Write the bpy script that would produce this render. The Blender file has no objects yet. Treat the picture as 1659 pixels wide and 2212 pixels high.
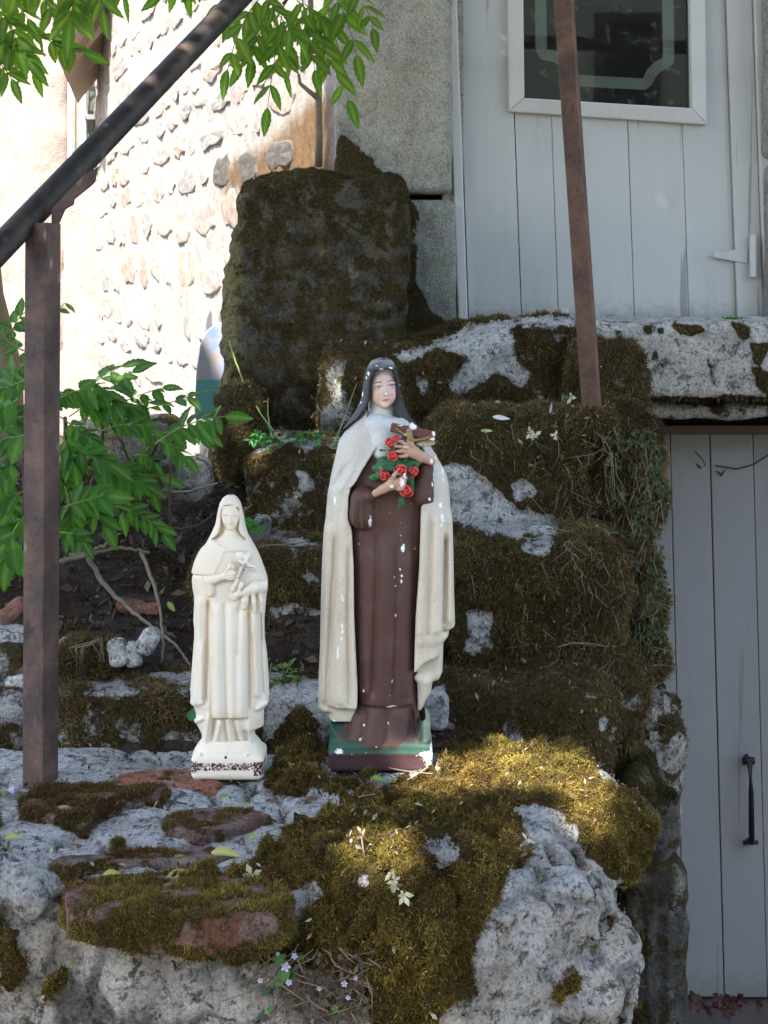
import bpy, math, random
import numpy as np
from mathutils import Vector, Matrix
random.seed(7); RNG = np.random.default_rng(11)
SC = bpy.context.scene
COL = SC.collection
# ---------------------------------------------------------------- camera, world, sun, exposure
F, H, UC, VH = 3585.0, 0.72, 829.5, 600.0     # focal length in plan units, eye height above wall top, principal column, horizon row
cam = bpy.data.cameras.new('camera'); co = bpy.data.objects.new('camera', cam); COL.objects.link(co)
co.location = (0, 0, H); co.rotation_euler = (math.radians(90), 0, 0)
cam.sensor_fit = 'VERTICAL'; cam.sensor_height = 36; cam.lens = F/2212*36
cam.shift_y = -(1106-VH)/2212
cam.clip_start = 0.05; cam.clip_end = 3000
SC.camera = co
w = bpy.data.worlds.new('World'); SC.world = w; w.use_nodes = True
SUN = Vector((-0.26, -0.52, 0.81)).normalized()
elev = math.asin(SUN.z); azim = math.atan2(SUN.x, SUN.y)
nt = w.node_tree; bg = nt.nodes['Background']
sky = nt.nodes.new('ShaderNodeTexSky'); sky.sky_type = 'NISHITA'; sky.sun_disc = False
sky.sun_elevation = elev; sky.sun_rotation = azim
sky.air_density = 1.0; sky.dust_density = 2.2; sky.ozone_density = 0.7
nt.links.new(sky.outputs[0], bg.inputs[0]); bg.inputs[1].default_value = 0.15
sl = bpy.data.lights.new('sun', 'SUN'); sl.energy = 5.0; sl.angle = math.radians(0.53); sl.color = (1, .95, .86)
so = bpy.data.objects.new('sun', sl); COL.objects.link(so); so.rotation_euler = SUN.to_track_quat('Z', 'Y').to_euler()
SC.view_settings.view_transform = 'Standard'; SC.view_settings.look = 'None'
SC.view_settings.exposure = 2.55; SC.view_settings.gamma = 1
try: SC.view_settings.use_curve_mapping = False
except Exception: pass
SC.cycles.max_bounces = 8; SC.cycles.diffuse_bounces = 4; SC.cycles.transparent_max_bounces = 12
SC.cycles.use_denoising = True

# ---------------------------------------------------------------- helpers
def W(u, v, d): return np.array([(u-UC)/F*d, d, H-(v-VH)/F*d])
def proj(P):
    return UC+P[:, 0]/P[:, 1]*F, VH-(P[:, 2]-H)/P[:, 1]*F
def tag(o, label=None, cat=None, group=None, kind=None):
    if label: o['label'] = label
    if cat: o['category'] = cat
    if group: o['group'] = group
    if kind: o['kind'] = kind
    return o
def empty(name, loc=(0, 0, 0)):
    o = bpy.data.objects.new(name, None); COL.objects.link(o); o.location = loc; return o
def mesh(name, V, Fc, mat=None, parent=None, col=None, smooth=True, attrs=None, loc=None):
    """vertices (n,3), faces list or (m,k) array, per-vertex colour"""
    me = bpy.data.meshes.new(name)
    V = np.asarray(V, dtype=np.float32)
    if isinstance(Fc, np.ndarray):
        m, k = Fc.shape
        me.vertices.add(len(V)); me.vertices.foreach_set('co', V.ravel())
        me.loops.add(m*k); me.loops.foreach_set('vertex_index', Fc.astype(np.int32).ravel())
        me.polygons.add(m); me.polygons.foreach_set('loop_start', np.arange(0, m*k, k, dtype=np.int32))
        me.polygons.foreach_set('loop_total', np.full(m, k, dtype=np.int32))
        me.update(calc_edges=True)
    else:
        me.from_pydata([tuple(map(float, v)) for v in V], [], [tuple(map(int, f)) for f in Fc]); me.update()
    me.polygons.foreach_set('use_smooth', np.full(len(me.polygons), bool(smooth)))
    if col is not None:
        a = me.color_attributes.new('Col', 'FLOAT_COLOR', 'POINT')
        c = np.ones((len(V), 4), dtype=np.float32); c[:, :3] = col
        a.data.foreach_set('color', c.ravel())
    for k_, v_ in (attrs or {}).items():
        a = me.attributes.new(k_, 'FLOAT', 'POINT'); a.data.foreach_set('value', np.asarray(v_, dtype=np.float32))
    if mat: me.materials.append(mat)
    o = bpy.data.objects.new(name, me); COL.objects.link(o)
    if loc is not None: o.location = loc
    if parent: o.parent = parent
    return o
class MB:
    """collects simple solids"""
    def __init__(s): s.v = []; s.f = []; s.n = 0
    def add(s, V, Fc):
        s.v.extend([tuple(map(float, p)) for p in V]); s.f.extend([tuple(i+s.n for i in f) for f in Fc]); s.n += len(V)
    def box(s, x0, x1, y0, y1, z0, z1, sh=0.0, zr=0.0):
        V = [(x, y, z) for x in (x0, x1) for y in (y0, y1) for z in (z0, z1)]
        V = [(x+sh*(zr-z), y, z) for x, y, z in V]
        s.add(V, [(0, 1, 3, 2), (4, 6, 7, 5), (0, 4, 5, 1), (2, 3, 7, 6), (0, 2, 6, 4), (1, 5, 7, 3)])
    def prism(s, pts, y0, y1):
        """pts (x,z) polygon extruded in y"""
        n = len(pts); V = [(x, y0, z) for x, z in pts]+[(x, y1, z) for x, z in pts]
        s.add(V, [tuple(range(n)), tuple(range(2*n-1, n-1, -1))]+[(i, i+n, (i+1) % n+n, (i+1) % n) for i in range(n)])
    def tube(s, pts, r, n=7, cap=True):
        pts = [Vector(p) for p in pts]; rs = r if hasattr(r, '__len__') else [r]*len(pts)
        rings = []; up = Vector((.13, .2, .97))
        for i, p in enumerate(pts):
            t = (pts[min(i+1, len(pts)-1)]-pts[max(i-1, 0)]).normalized()
            a = t.cross(up)
            if a.length < 1e-3: a = t.cross(Vector((1, 0, 0)))
            a.normalize(); b = t.cross(a)
            rings.append([p+(a*math.cos(2*math.pi*k/n)+b*math.sin(2*math.pi*k/n))*rs[i] for k in range(n)])
        V = [q for rg in rings for q in rg]; m = len(pts)
        Fc = [(i*n+k, i*n+(k+1) % n, (i+1)*n+(k+1) % n, (i+1)*n+k) for i in range(m-1) for k in range(n)]
        if cap: Fc += [tuple(range(n-1, -1, -1)), tuple((m-1)*n+k for k in range(n))]
        s.add(V, Fc)
    def build(s, name, mat, parent=None, smooth=False, bevel=0.0, col=None):
        o = mesh(name, s.v, s.f, mat, parent, smooth=smooth, col=np.array((.42, .39, .31)) if col is None else col)
        if bevel:
            m = o.modifiers.new('bevel', 'BEVEL'); m.width = bevel; m.segments = 2; m.limit_method = 'ANGLE'
        return o
# ---- noise
_pt = RNG.permutation(256).astype(np.int32); _pt = np.concatenate([_pt, _pt])
_gr = RNG.normal(size=(256, 3)).astype(np.float32); _gr /= np.linalg.norm(_gr, axis=1)[:, None]
def pn(P, scale=1.0, seed=0):
    Q = np.asarray(P, dtype=np.float32)*scale+np.float32(seed*17.31)
    i = np.floor(Q).astype(np.int32); f = Q-i; i &= 255
    u = f*f*f*(f*(f*6-15)+10); out = np.zeros(len(Q), dtype=np.float32)
    for dx in (0, 1):
        wx = u[:, 0] if dx else 1-u[:, 0]
        for dy in (0, 1):
            wy = u[:, 1] if dy else 1-u[:, 1]
            for dz in (0, 1):
                wz = u[:, 2] if dz else 1-u[:, 2]
                h = _pt[_pt[_pt[(i[:, 0]+dx) & 255]+((i[:, 1]+dy) & 255)]+((i[:, 2]+dz) & 255)]
                g = _gr[h]
                out += wx*wy*wz*(g[:, 0]*(f[:, 0]-dx)+g[:, 1]*(f[:, 1]-dy)+g[:, 2]*(f[:, 2]-dz))
    return out*1.6
def fbm(P, scale, oct=4, seed=0, gain=.5, ridge=False):
    o = 0; a = 1; t = 0
    for k in range(oct):
        n = pn(P, scale*2**k, seed+k)
        if ridge: n = 1-2*np.abs(n)
        o = o+a*n; t += a; a *= gain
    return o/t
def sstep(a, b, x):
    t = np.clip((x-a)/(b-a), 0, 1); return t*t*(3-2*t)
def poly_sd(px, py, poly):
    """signed distance to polygon, negative inside"""
    P = np.asarray(poly, dtype=np.float64); d = np.full(px.shape, 1e18); ins = np.zeros(px.shape, bool)
    n = len(P)
    for i in range(n):
        a = P[i]; b = P[(i+1) % n]; e = b-a
        wx = px-a[0]; wy = py-a[1]
        t = np.clip((wx*e[0]+wy*e[1])/(e@e+1e-12), 0, 1)
        d = np.minimum(d, (wx-e[0]*t)**2+(wy-e[1]*t)**2)
        c = (a[1] > py) != (b[1] > py)
        with np.errstate(divide='ignore', invalid='ignore'):
            xx = (b[0]-a[0])*(py-a[1])/(b[1]-a[1]+1e-12)+a[0]
        ins ^= c & (px < xx)
    d = np.sqrt(d); return np.where(ins, -d, d)
# ---- surface nets on a (possibly uneven) grid
def surfnets(vol, xs, ys, zs):
    s = vol < 0
    nx, ny, nz = vol.shape
    c = np.zeros((nx-1, ny-1, nz-1), dtype=np.int8)
    offs = [(a, b, d) for a in (0, 1) for b in (0, 1) for d in (0, 1)]
    for a, b, d in offs: c += s[a:nx-1+a, b:ny-1+b, d:nz-1+d]
    I, J, K = np.nonzero((c > 0) & (c < 8))
    n = len(I); idx = np.full(c.shape, -1, dtype=np.int32); idx[I, J, K] = np.arange(n)
    cv = {o: vol[I+o[0], J+o[1], K+o[2]] for o in offs}
    acc = np.zeros((n, 3), dtype=np.float32); cnt = np.zeros(n, dtype=np.float32)
    for o in offs:
        for ax in range(3):
            if o[ax] == 1: continue
            q = list(o); q[ax] = 1; q = tuple(q)
            a_, b_ = cv[o], cv[q]; m = (a_ < 0) != (b_ < 0)
            t = np.where(m, a_/(a_-b_+1e-20), 0)
            p = np.array(o, dtype=np.float32)[None].repeat(n, 0); p[:, ax] = t
            acc += p*m[:, None]; cnt += m
    acc /= cnt[:, None]
    V = np.stack([xs[I]+acc[:, 0]*(xs[I+1]-xs[I]), ys[J]+acc[:, 1]*(ys[J+1]-ys[J]), zs[K]+acc[:, 2]*(zs[K+1]-zs[K])], 1)
    Q = []
    a, b = s[:-1, 1:-1, 1:-1], s[1:, 1:-1, 1:-1]; m = a != b; i, j, k = np.nonzero(m); fl = a[i, j, k]; j = j+1; k = k+1
    q = np.stack([idx[i, j-1, k-1], idx[i, j, k-1], idx[i, j, k], idx[i, j-1, k]], 1); q[~fl] = q[~fl][:, ::-1]; Q.append(q)
    a, b = s[1:-1, :-1, 1:-1], s[1:-1, 1:, 1:-1]; m = a != b; i, j, k = np.nonzero(m); fl = a[i, j, k]; i = i+1; k = k+1
    q = np.stack([idx[i-1, j, k-1], idx[i-1, j, k], idx[i, j, k], idx[i, j, k-1]], 1); q[~fl] = q[~fl][:, ::-1]; Q.append(q)
    a, b = s[1:-1, 1:-1, :-1], s[1:-1, 1:-1, 1:]; m = a != b; i, j, k = np.nonzero(m); fl = a[i, j, k]; i = i+1; j = j+1
    q = np.stack([idx[i-1, j-1, k], idx[i, j-1, k], idx[i, j, k], idx[i-1, j, k]], 1); q[~fl] = q[~fl][:, ::-1]; Q.append(q)
    return V.astype(np.float32), np.concatenate(Q)
def vnormals(V, Q):
    a, b, c, d = V[Q[:, 0]], V[Q[:, 1]], V[Q[:, 2]], V[Q[:, 3]]
    n = np.cross(c-a, d-b); N = np.zeros_like(V)
    for k in range(4): 
        for ax in range(3): N[:, ax] += np.bincount(Q[:, k], weights=n[:, ax], minlength=len(V))
    return N/(np.linalg.norm(N, axis=1)[:, None]+1e-12)
def laplace(V, Q, it=2, lam=.5):
    E = np.concatenate([Q[:, [0, 1]], Q[:, [1, 2]], Q[:, [2, 3]], Q[:, [3, 0]]])
    i, j = np.concatenate([E[:, 0], E[:, 1]]), np.concatenate([E[:, 1], E[:, 0]])
    deg = np.bincount(i, minlength=len(V))[:, None]+1e-9
    for _ in range(it):
        S = np.stack([np.bincount(i, weights=V[j, a], minlength=len(V)) for a in range(3)], 1)/deg
        V = (V+(S-V)*lam).astype(np.float32)
    return V
# ---- sdf volume
class Vol:
    def __init__(s, xs, ys, zs):
        s.xs, s.ys, s.zs = [np.asarray(a, dtype=np.float32) for a in (xs, ys, zs)]
        s.v = np.full((len(xs), len(ys), len(zs)), 1e3, dtype=np.float32)
    def op(s, fn, bb=None, k=0.0, mode='u'):
        sl_ = []
        for ax, arr in enumerate((s.xs, s.ys, s.zs)):
            if bb is None: sl_.append(slice(0, len(arr)))
            else:
                a, b = np.searchsorted(arr, [bb[2*ax], bb[2*ax+1]]); sl_.append(slice(max(a-1, 0), min(b+1, len(arr))))
        X, Y, Z = s.xs[sl_[0]][:, None, None], s.ys[sl_[1]][None, :, None], s.zs[sl_[2]][None, None, :]
        if X.size*Y.size*Z.size == 0: return s
        d = np.asarray(fn(X, Y, Z), dtype=np.float32); a = s.v[tuple(sl_)]
        if mode == 'u':
            r = np.minimum(a, d)
            if k: h = np.clip(k-np.abs(a-d), 0, None)/k; r = r-h*h*k*.25
        elif mode == 's':
            d = -d; r = np.maximum(a, d)
            if k: h = np.clip(k-np.abs(a-d), 0, None)/k; r = r+h*h*k*.25
        elif mode == 'i':
            r = np.maximum(a, d)
            if k: h = np.clip(k-np.abs(a-d), 0, None)/k; r = r+h*h*k*.25
        s.v[tuple(sl_)] = r; return s
    def cap(s, a, b, r1, r2=None, k=0.0, mode='u', sy=1.0):
        r2 = r1 if r2 is None else r2; a = np.array(a, float); b = np.array(b, float); e = b-a; L = e@e+1e-9; R = max(r1, r2)*1.3+k*1.5+2*abs(s.xs[1]-s.xs[0])
        bb = [min(a[0], b[0])-R, max(a[0], b[0])+R, min(a[1], b[1])-R, max(a[1], b[1])+R, min(a[2], b[2])-R, max(a[2], b[2])+R]
        def fn(X, Y, Z):
            t = np.clip(((X-a[0])*e[0]+(Y-a[1])*e[1]+(Z-a[2])*e[2])/L, 0, 1)
            return np.sqrt((X-a[0]-e[0]*t)**2+((Y-a[1]-e[1]*t)/sy)**2+(Z-a[2]-e[2]*t)**2)-(r1+(r2-r1)*t)
        return s.op(fn, bb, k, mode)
    def chain(s, pts, rs, k=0.0, sy=1.0):
        for i in range(len(pts)-1): s.cap(pts[i], pts[i+1], rs[i], rs[i+1], k, sy=sy)
        return s
    def ell(s, c, r, k=0.0, mode='u', rot=0.0):
        R = max(r)*1.2+k*1.5+2*abs(s.xs[1]-s.xs[0]); bb = [c[0]-R, c[0]+R, c[1]-R, c[1]+R, c[2]-R, c[2]+R]; cr, sr = math.cos(rot), math.sin(rot)
        def fn(X, Y, Z):
            x, z = X-c[0], Z-c[2]; x, z = x*cr+z*sr, -x*sr+z*cr
            q = np.sqrt((x/r[0])**2+((Y-c[1])/r[1])**2+(z/r[2])**2); return (q-1)*min(r)
        return s.op(fn, bb, k, mode)
    def box(s, c, h, r=0.0, k=0.0, mode='u', rot=0.0, rotz=0.0):
        R = math.sqrt(h[0]**2+h[1]**2+h[2]**2)+r+k*1.5+2*abs(s.xs[1]-s.xs[0]); bb = [c[0]-R, c[0]+R, c[1]-R, c[1]+R, c[2]-R, c[2]+R]
        cr, sr, cz, sz = math.cos(rot), math.sin(rot), math.cos(rotz), math.sin(rotz)
        def fn(X, Y, Z):
            x, y, z = X-c[0], Y-c[1], Z-c[2]
            x, y = x*cz+y*sz, -x*sz+y*cz
            x, z = x*cr+z*sr, -x*sr+z*cr
            qx, qy, qz = np.abs(x)-h[0]+r, np.abs(y)-h[1]+r, np.abs(z)-h[2]+r
            return np.sqrt(np.maximum(qx, 0)**2+np.maximum(qy, 0)**2+np.maximum(qz, 0)**2)+np.minimum(np.maximum(np.maximum(qx, qy), qz), 0)-r
        return s.op(fn, bb, k, mode)
    def mesh(s): return surfnets(s.v, s.xs, s.ys, s.zs)
# ---------------------------------------------------------------- materials
def newmat(name, rough=.8, spec=.3):
    m = bpy.data.materials.new(name); m.use_nodes = True; n = m.node_tree.nodes; l = m.node_tree.links
    b = n['Principled BSDF']; b.inputs['Roughness'].default_value = rough; b.inputs['Specular IOR Level'].default_value = spec
    return m, n, l, b
def nz(n, l, scale, detail=6, rough=.6, vec=None, dist=0.0):
    t = n.new('ShaderNodeTexNoise'); t.inputs['Scale'].default_value = scale; t.inputs['Detail'].default_value = detail
    t.inputs['Roughness'].default_value = rough; t.inputs['Distortion'].default_value = dist
    if vec is not None: l.new(vec, t.inputs['Vector'])
    return t.outputs['Fac']
def ramp(n, l, fac, stops):
    r = n.new('ShaderNodeValToRGB'); e = r.color_ramp.elements
    while len(e) < len(stops): e.new(.5)
    for k, (p, c) in enumerate(stops):
        e[k].position = p; e[k].color = (*c, 1) if hasattr(c, '__len__') else (c, c, c, 1)
    l.new(fac, r.inputs[0]); return r.outputs[0]
def mix(n, l, fac, a, b, mode='MIX'):
    m = n.new('ShaderNodeMix'); m.data_type = 'RGBA'; m.blend_type = mode
    for i, x in ((0, fac), (6, a), (7, b)):
        if hasattr(x, 'links') or isinstance(x, bpy.types.NodeSocket): l.new(x, m.inputs[i])
        elif i == 0: m.inputs[0].default_value = x
        else: m.inputs[i].default_value = (*x, 1) if hasattr(x, '__len__') else (x, x, x, 1)
    return m.outputs[2]
def bump(n, l, b, h, strength=.4, dist=.01, chain=None):
    u = n.new('ShaderNodeBump'); u.inputs['Strength'].default_value = strength; u.inputs['Distance'].default_value = dist
    l.new(h, u.inputs['Height'])
    if chain is not None: l.new(chain, u.inputs['Normal'])
    l.new(u.outputs[0], b.inputs['Normal']); return u.outputs[0]
def objco(n): return n.new('ShaderNodeTexCoord').outputs['Object']
def attr(n, name):
    a = n.new('ShaderNodeAttribute'); a.attribute_name = name; return a
def mapping(n, l, v, sc):
    m = n.new('ShaderNodeMapping'); m.inputs['Scale'].default_value = sc; l.new(v, m.inputs['Vector']); return m.outputs[0]
def math_(n, l, op, a, b=None, clamp=False):
    m = n.new('ShaderNodeMath'); m.operation = op; m.use_clamp = clamp
    for i, x in ((0, a), (1, b)):
        if x is None: continue
        if isinstance(x, bpy.types.NodeSocket): l.new(x, m.inputs[i])
        else: m.inputs[i].default_value = x
    return m.outputs[0]
def rock_mat(name, blotch=.5, speck=.5):
    """weathered stone: vertex colour, lichen crusts, black specks, mossy film (attribute moss)"""
    m, n, l, b = newmat(name, .92, .12); v = objco(n)
    c = attr(n, 'Col').outputs['Color']
    f1 = nz(n, l, 11, 9, .68, v, .8); f2 = nz(n, l, 34, 9, .78, v, .3); f3 = nz(n, l, 210, 4, .7, v); f4 = nz(n, l, 85, 6, .75, v)
    c = mix(n, l, math_(n, l, 'MULTIPLY', ramp(n, l, f1, [(.46, 0), (.54, 1)]), blotch), c, mix(n, l, .65, c, (.56, .55, .53)))
    c = mix(n, l, math_(n, l, 'MULTIPLY', ramp(n, l, nz(n, l, 17, 8, .7, v, 1.), [(.42, 1), (.50, 0)]), .6*speck), c, mix(n, l, .55, c, (.10, .085, .075)))
    c = mix(n, l, math_(n, l, 'MULTIPLY', ramp(n, l, f2, [(.40, 1), (.47, 0)]), speck), c, (.030, .028, .032))
    c = mix(n, l, math_(n, l, 'MULTIPLY', ramp(n, l, f4, [(.39, 1), (.45, 0)]), .8*speck), c, (.04, .036, .036))
    c = mix(n, l, .7, c, ramp(n, l, f3, [(.30, .22), (.46, .8), (.7, 1.35)]), 'MULTIPLY')
    vo = n.new('ShaderNodeTexVoronoi'); vo.inputs['Scale'].default_value = 34; l.new(mix(n, l, .06, v, n.new('ShaderNodeTexNoise').outputs['Color']), vo.inputs['Vector'])
    sp = math_(n, l, 'MULTIPLY', ramp(n, l, vo.outputs['Distance'], [(.16, 1), (.24, 0)]), ramp(n, l, nz(n, l, 9, 3, .5, v), [(.52, 0), (.6, 1)]))
    c = mix(n, l, math_(n, l, 'MULTIPLY', sp, .75*blotch), c, (.50, .50, .46))
    ms = attr(n, 'moss').outputs['Fac']
    k = math_(n, l, 'ADD', ms, math_(n, l, 'MULTIPLY', math_(n, l, 'SUBTRACT', nz(n, l, 60, 9, .8, v), .5), 1.5))
    k = ramp(n, l, k, [(.42, 0), (.54, 1)])
    mc = ramp(n, l, nz(n, l, 150, 6, .75, v), [(.3, (.012, .009, .005)), (.5, (.045, .032, .012)), (.72, (.12, .085, .026))])
    c = mix(n, l, k, c, mc)
    l.new(c, b.inputs['Base Color'])
    hh = math_(n, l, 'ADD', math_(n, l, 'MULTIPLY', f2, .8), math_(n, l, 'ADD', math_(n, l, 'MULTIPLY', f3, .3), math_(n, l, 'MULTIPLY', f4, .5)))
    bump(n, l, b, hh, 1.0, .016)
    return m
def plain(name, colr, rough=.8, var=.25, sc=20, bumps=.3, spec=.3):
    m, n, l, b = newmat(name, rough, spec); v = objco(n)
    f = nz(n, l, sc, 8, .65, v)
    c = mix(n, l, f, tuple(x*(1-var) for x in colr), tuple(min(1, x*(1+var)) for x in colr))
    l.new(c, b.inputs['Base Color'])
    if bumps: bump(n, l, b, nz(n, l, sc*6, 6, .7, v), bumps, .004)
    return m
def colmat(name, rough=.7, var=.3, sc=60, bumps=.3, spec=.3, dist=.003, transl=0.0):
    m, n, l, b = newmat(name, rough, spec); v = objco(n)
    c = mix(n, l, 1.0, attr(n, 'Col').outputs['Color'], ramp(n, l, nz(n, l, sc, 7, .65, v), [(.25, 1-var), (.75, 1+var*.6)]), 'MULTIPLY')
    l.new(c, b.inputs['Base Color'])
    if bumps: bump(n, l, b, nz(n, l, sc*3, 6, .7, v), bumps, dist)
    if transl:
        t = n.new('ShaderNodeBsdfTranslucent'); l.new(c, t.inputs[0])
        s_ = n.new('ShaderNodeMixShader'); s_.inputs[0].default_value = transl
        l.new(b.outputs[0], s_.inputs[1]); l.new(t.outputs[0], s_.inputs[2]); l.new(s_.outputs[0], n['Material Output'].inputs[0])
    return m
def leaf_mat(name, gl=.45, mul=(1.5, 1.7, .7), tr=.45):
    m, n, l, b = newmat(name, gl, .2); v = objco(n)
    oi = n.new('ShaderNodeObjectInfo')
    c = attr(n, 'Col').outputs['Color']
    c = mix(n, l, oi.outputs['Random'], mix(n, l, .35, c, (.02, .05, .012)), mix(n, l, .25, c, (.10, .16, .02)))
    wv = n.new('ShaderNodeTexWave'); wv.inputs['Scale'].default_value = 60; wv.inputs['Distortion'].default_value = 1.5; l.new(mapping(n, l, v, (1, .35, 0)), wv.inputs['Vector'])
    c = mix(n, l, .22, c, ramp(n, l, wv.outputs['Fac'], [(0, .6), (.5, 1.1)]), 'MULTIPLY')
    l.new(c, b.inputs['Base Color'])
    bump(n, l, b, wv.outputs['Fac'], .25, .002)
    t = n.new('ShaderNodeBsdfTranslucent'); tc = mix(n, l, 1.0, c, mul, 'MULTIPLY'); l.new(tc, t.inputs[0])
    s_ = n.new('ShaderNodeMixShader'); s_.inputs[0].default_value = tr
    l.new(b.outputs[0], s_.inputs[1]); l.new(t.outputs[0], s_.inputs[2]); l.new(s_.outputs[0], n['Material Output'].inputs[0])
    return m
def rust_mat(name, c1, c2, c3, rough=.6, spots=.6):
    m, n, l, b = newmat(name, rough, .35); v = objco(n)
    f = nz(n, l, 14, 9, .7, v, .3); g = nz(n, l, 90, 6, .65, v)
    c = ramp(n, l, f, [(.34, c1), (.5, c2), (.62, c3)])
    c = mix(n, l, ramp(n, l, nz(n, l, 34, 9, .8, mapping(n, l, v, (1, 1, .45))), [(.56, 0), (.62, .7)]), c, tuple(x*.35 for x in c1))
    c = mix(n, l, .5, c, ramp(n, l, g, [(.3, .45), (.7, 1.15)]), 'MULTIPLY')
    vo = n.new('ShaderNodeTexVoronoi'); vo.inputs['Scale'].default_value = 32; vo.inputs['Randomness'].default_value = 1; l.new(mapping(n, l, v, (1, 1, .6)), vo.inputs['Vector'])
    sp = math_(n, l, 'MULTIPLY', ramp(n, l, vo.outputs['Distance'], [(.10, 1), (.22, 0)]), ramp(n, l, nz(n, l, 7, 3, .5, v), [(.48, 0), (.62, 1)]))
    c = mix(n, l, math_(n, l, 'MULTIPLY', sp, spots), c, (.28, .26, .24))
    l.new(c, b.inputs['Base Color']); bump(n, l, b, g, .35, .002)
    return m
def paint_wood(name, base, grime=(.12, .12, .10), ax=(1, 1, .06), amt=.5, rough=.55, foot=-9.0):
    m, n, l, b = newmat(name, rough, .3); v = objco(n); oi = n.new('ShaderNodeObjectInfo')
    grain = nz(n, l, 60, 6, .7, mapping(n, l, v, ax), .5); big = nz(n, l, 3.5, 6, .6, v); spk = nz(n, l, 45, 8, .8, v)
    c = mix(n, l, math_(n, l, 'MULTIPLY', grain, .35), base, tuple(x*.72 for x in base))
    c = mix(n, l, ramp(n, l, big, [(.35, 0), (.75, .45)]), c, tuple(x*y for x, y in zip(base, (.80, .84, .86))))
    c = mix(n, l, math_(n, l, 'MULTIPLY', ramp(n, l, spk, [(.66, 0), (.72, 1)]), amt), c, grime)
    ck = nz(n, l, 30, 5, .6, mapping(n, l, v, (1, 1, .035)), .3); c = mix(n, l, math_(n, l, 'MULTIPLY', ramp(n, l, ck, [(.335, 1), (.36, 0)]), .55), c, grime)
    sz_ = n.new('ShaderNodeSeparateXYZ'); l.new(v, sz_.inputs[0])
    ft_ = math_(n, l, 'ADD', math_(n, l, 'MULTIPLY', math_(n, l, 'SUBTRACT', sz_.outputs[2], foot), -9.0), math_(n, l, 'MULTIPLY', spk, 1.6)); c = mix(n, l, ramp(n, l, ft_, [(.45, 0), (1.0, .6)]), c, grime)
    dp = ramp(n, l, nz(n, l, 12, 7, .7, mapping(n, l, v, (1, 1, .3))), [(.55, 0), (.75, .35)]); c = mix(n, l, dp, c, tuple(x*.6 for x in base))
    c = mix(n, l, .12, c, ramp(n, l, oi.outputs['Random'], [(0, .7), (1, 1.0)]), 'MULTIPLY')
    l.new(c, b.inputs['Base Color']); bump(n, l, b, grain, .22, .003)
    return m
M = {}
M['rock'] = rock_mat('weathered_stone', .75, .85)
M['slab'] = rock_mat('lichen_limestone', .6, .75)
M['mortar'] = rock_mat('lime_mortar', .35, .25)
M['algae'] = rock_mat('algae_stone', .12, .8)
M['moss'] = colmat('moss_strands', .85, .25, 30, 0, .1, transl=.25)
M['tile'] = rock_mat('terracotta', .25, .7)
M['soil'] = rock_mat('garden_soil', .08, .7)
M['plaster'] = rock_mat('lime_plaster', .45, .22)
M['sunstone'] = colmat('wall_stone', .95, .35, 22, .6, .1, .008)
M['board_up'] = paint_wood('grey_door_paint', (.46, .455, .425), foot=.63)
M['frame_up'] = paint_wood('grey_frame_paint', (.52, .51, .47), amt=.7)
M['board_low'] = paint_wood('blue_grey_door_paint', (.235, .23, .225), amt=.6, foot=-.83)
M['wood_dark'] = paint_wood('old_oak', (.10, .065, .045), (.02, .015, .01), (1, .06, 1))
M['post'] = rust_mat('rusty_post_paint', (.030, .020, .018), (.070, .042, .035), (.115, .066, .050), .6, .5)
M['post2'] = rust_mat('rusty_red_post', (.046, .026, .018), (.092, .046, .030), (.14, .070, .042), .65, .15)
M['pipe'] = rust_mat('dark_pipe', (.012, .010, .010), (.022, .017, .015), (.060, .036, .022), .55, .3)
M['iron'] = rust_mat('black_iron', (.010, .008, .008), (.018, .012, .011), (.04, .022, .016), .5, .1)
M['bark'] = plain('ash_bark', (.16, .14, .10), .9, .45, 30, .8)
M['twig'] = plain('dry_twig', (.17, .14, .10), .85, .35, 60, .4)
M['twigd'] = plain('dark_twig', (.055, .04, .03), .85, .4, 60, .4)
M['stemg'] = plain('green_stem', (.14, .20, .05), .6, .25, 60, .1)
M['leaf'] = leaf_mat('ash_leaf', .55, (2.9, 2.9, 1.15), .52)
M['leaf_sh'] = leaf_mat('shrub_leaf', .52, (2.5, 2.6, 1.0), .45)
M['small'] = colmat('small_plants', .6, .25, 60, 0, .3, transl=.35)
M['ground'] = plain('gravel_ground', (.085, .075, .06), .95, .4, 12, .8)
M['blk'] = plain('dark_void', (.01, .01, .01), .9, 0, 5, 0)
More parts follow.
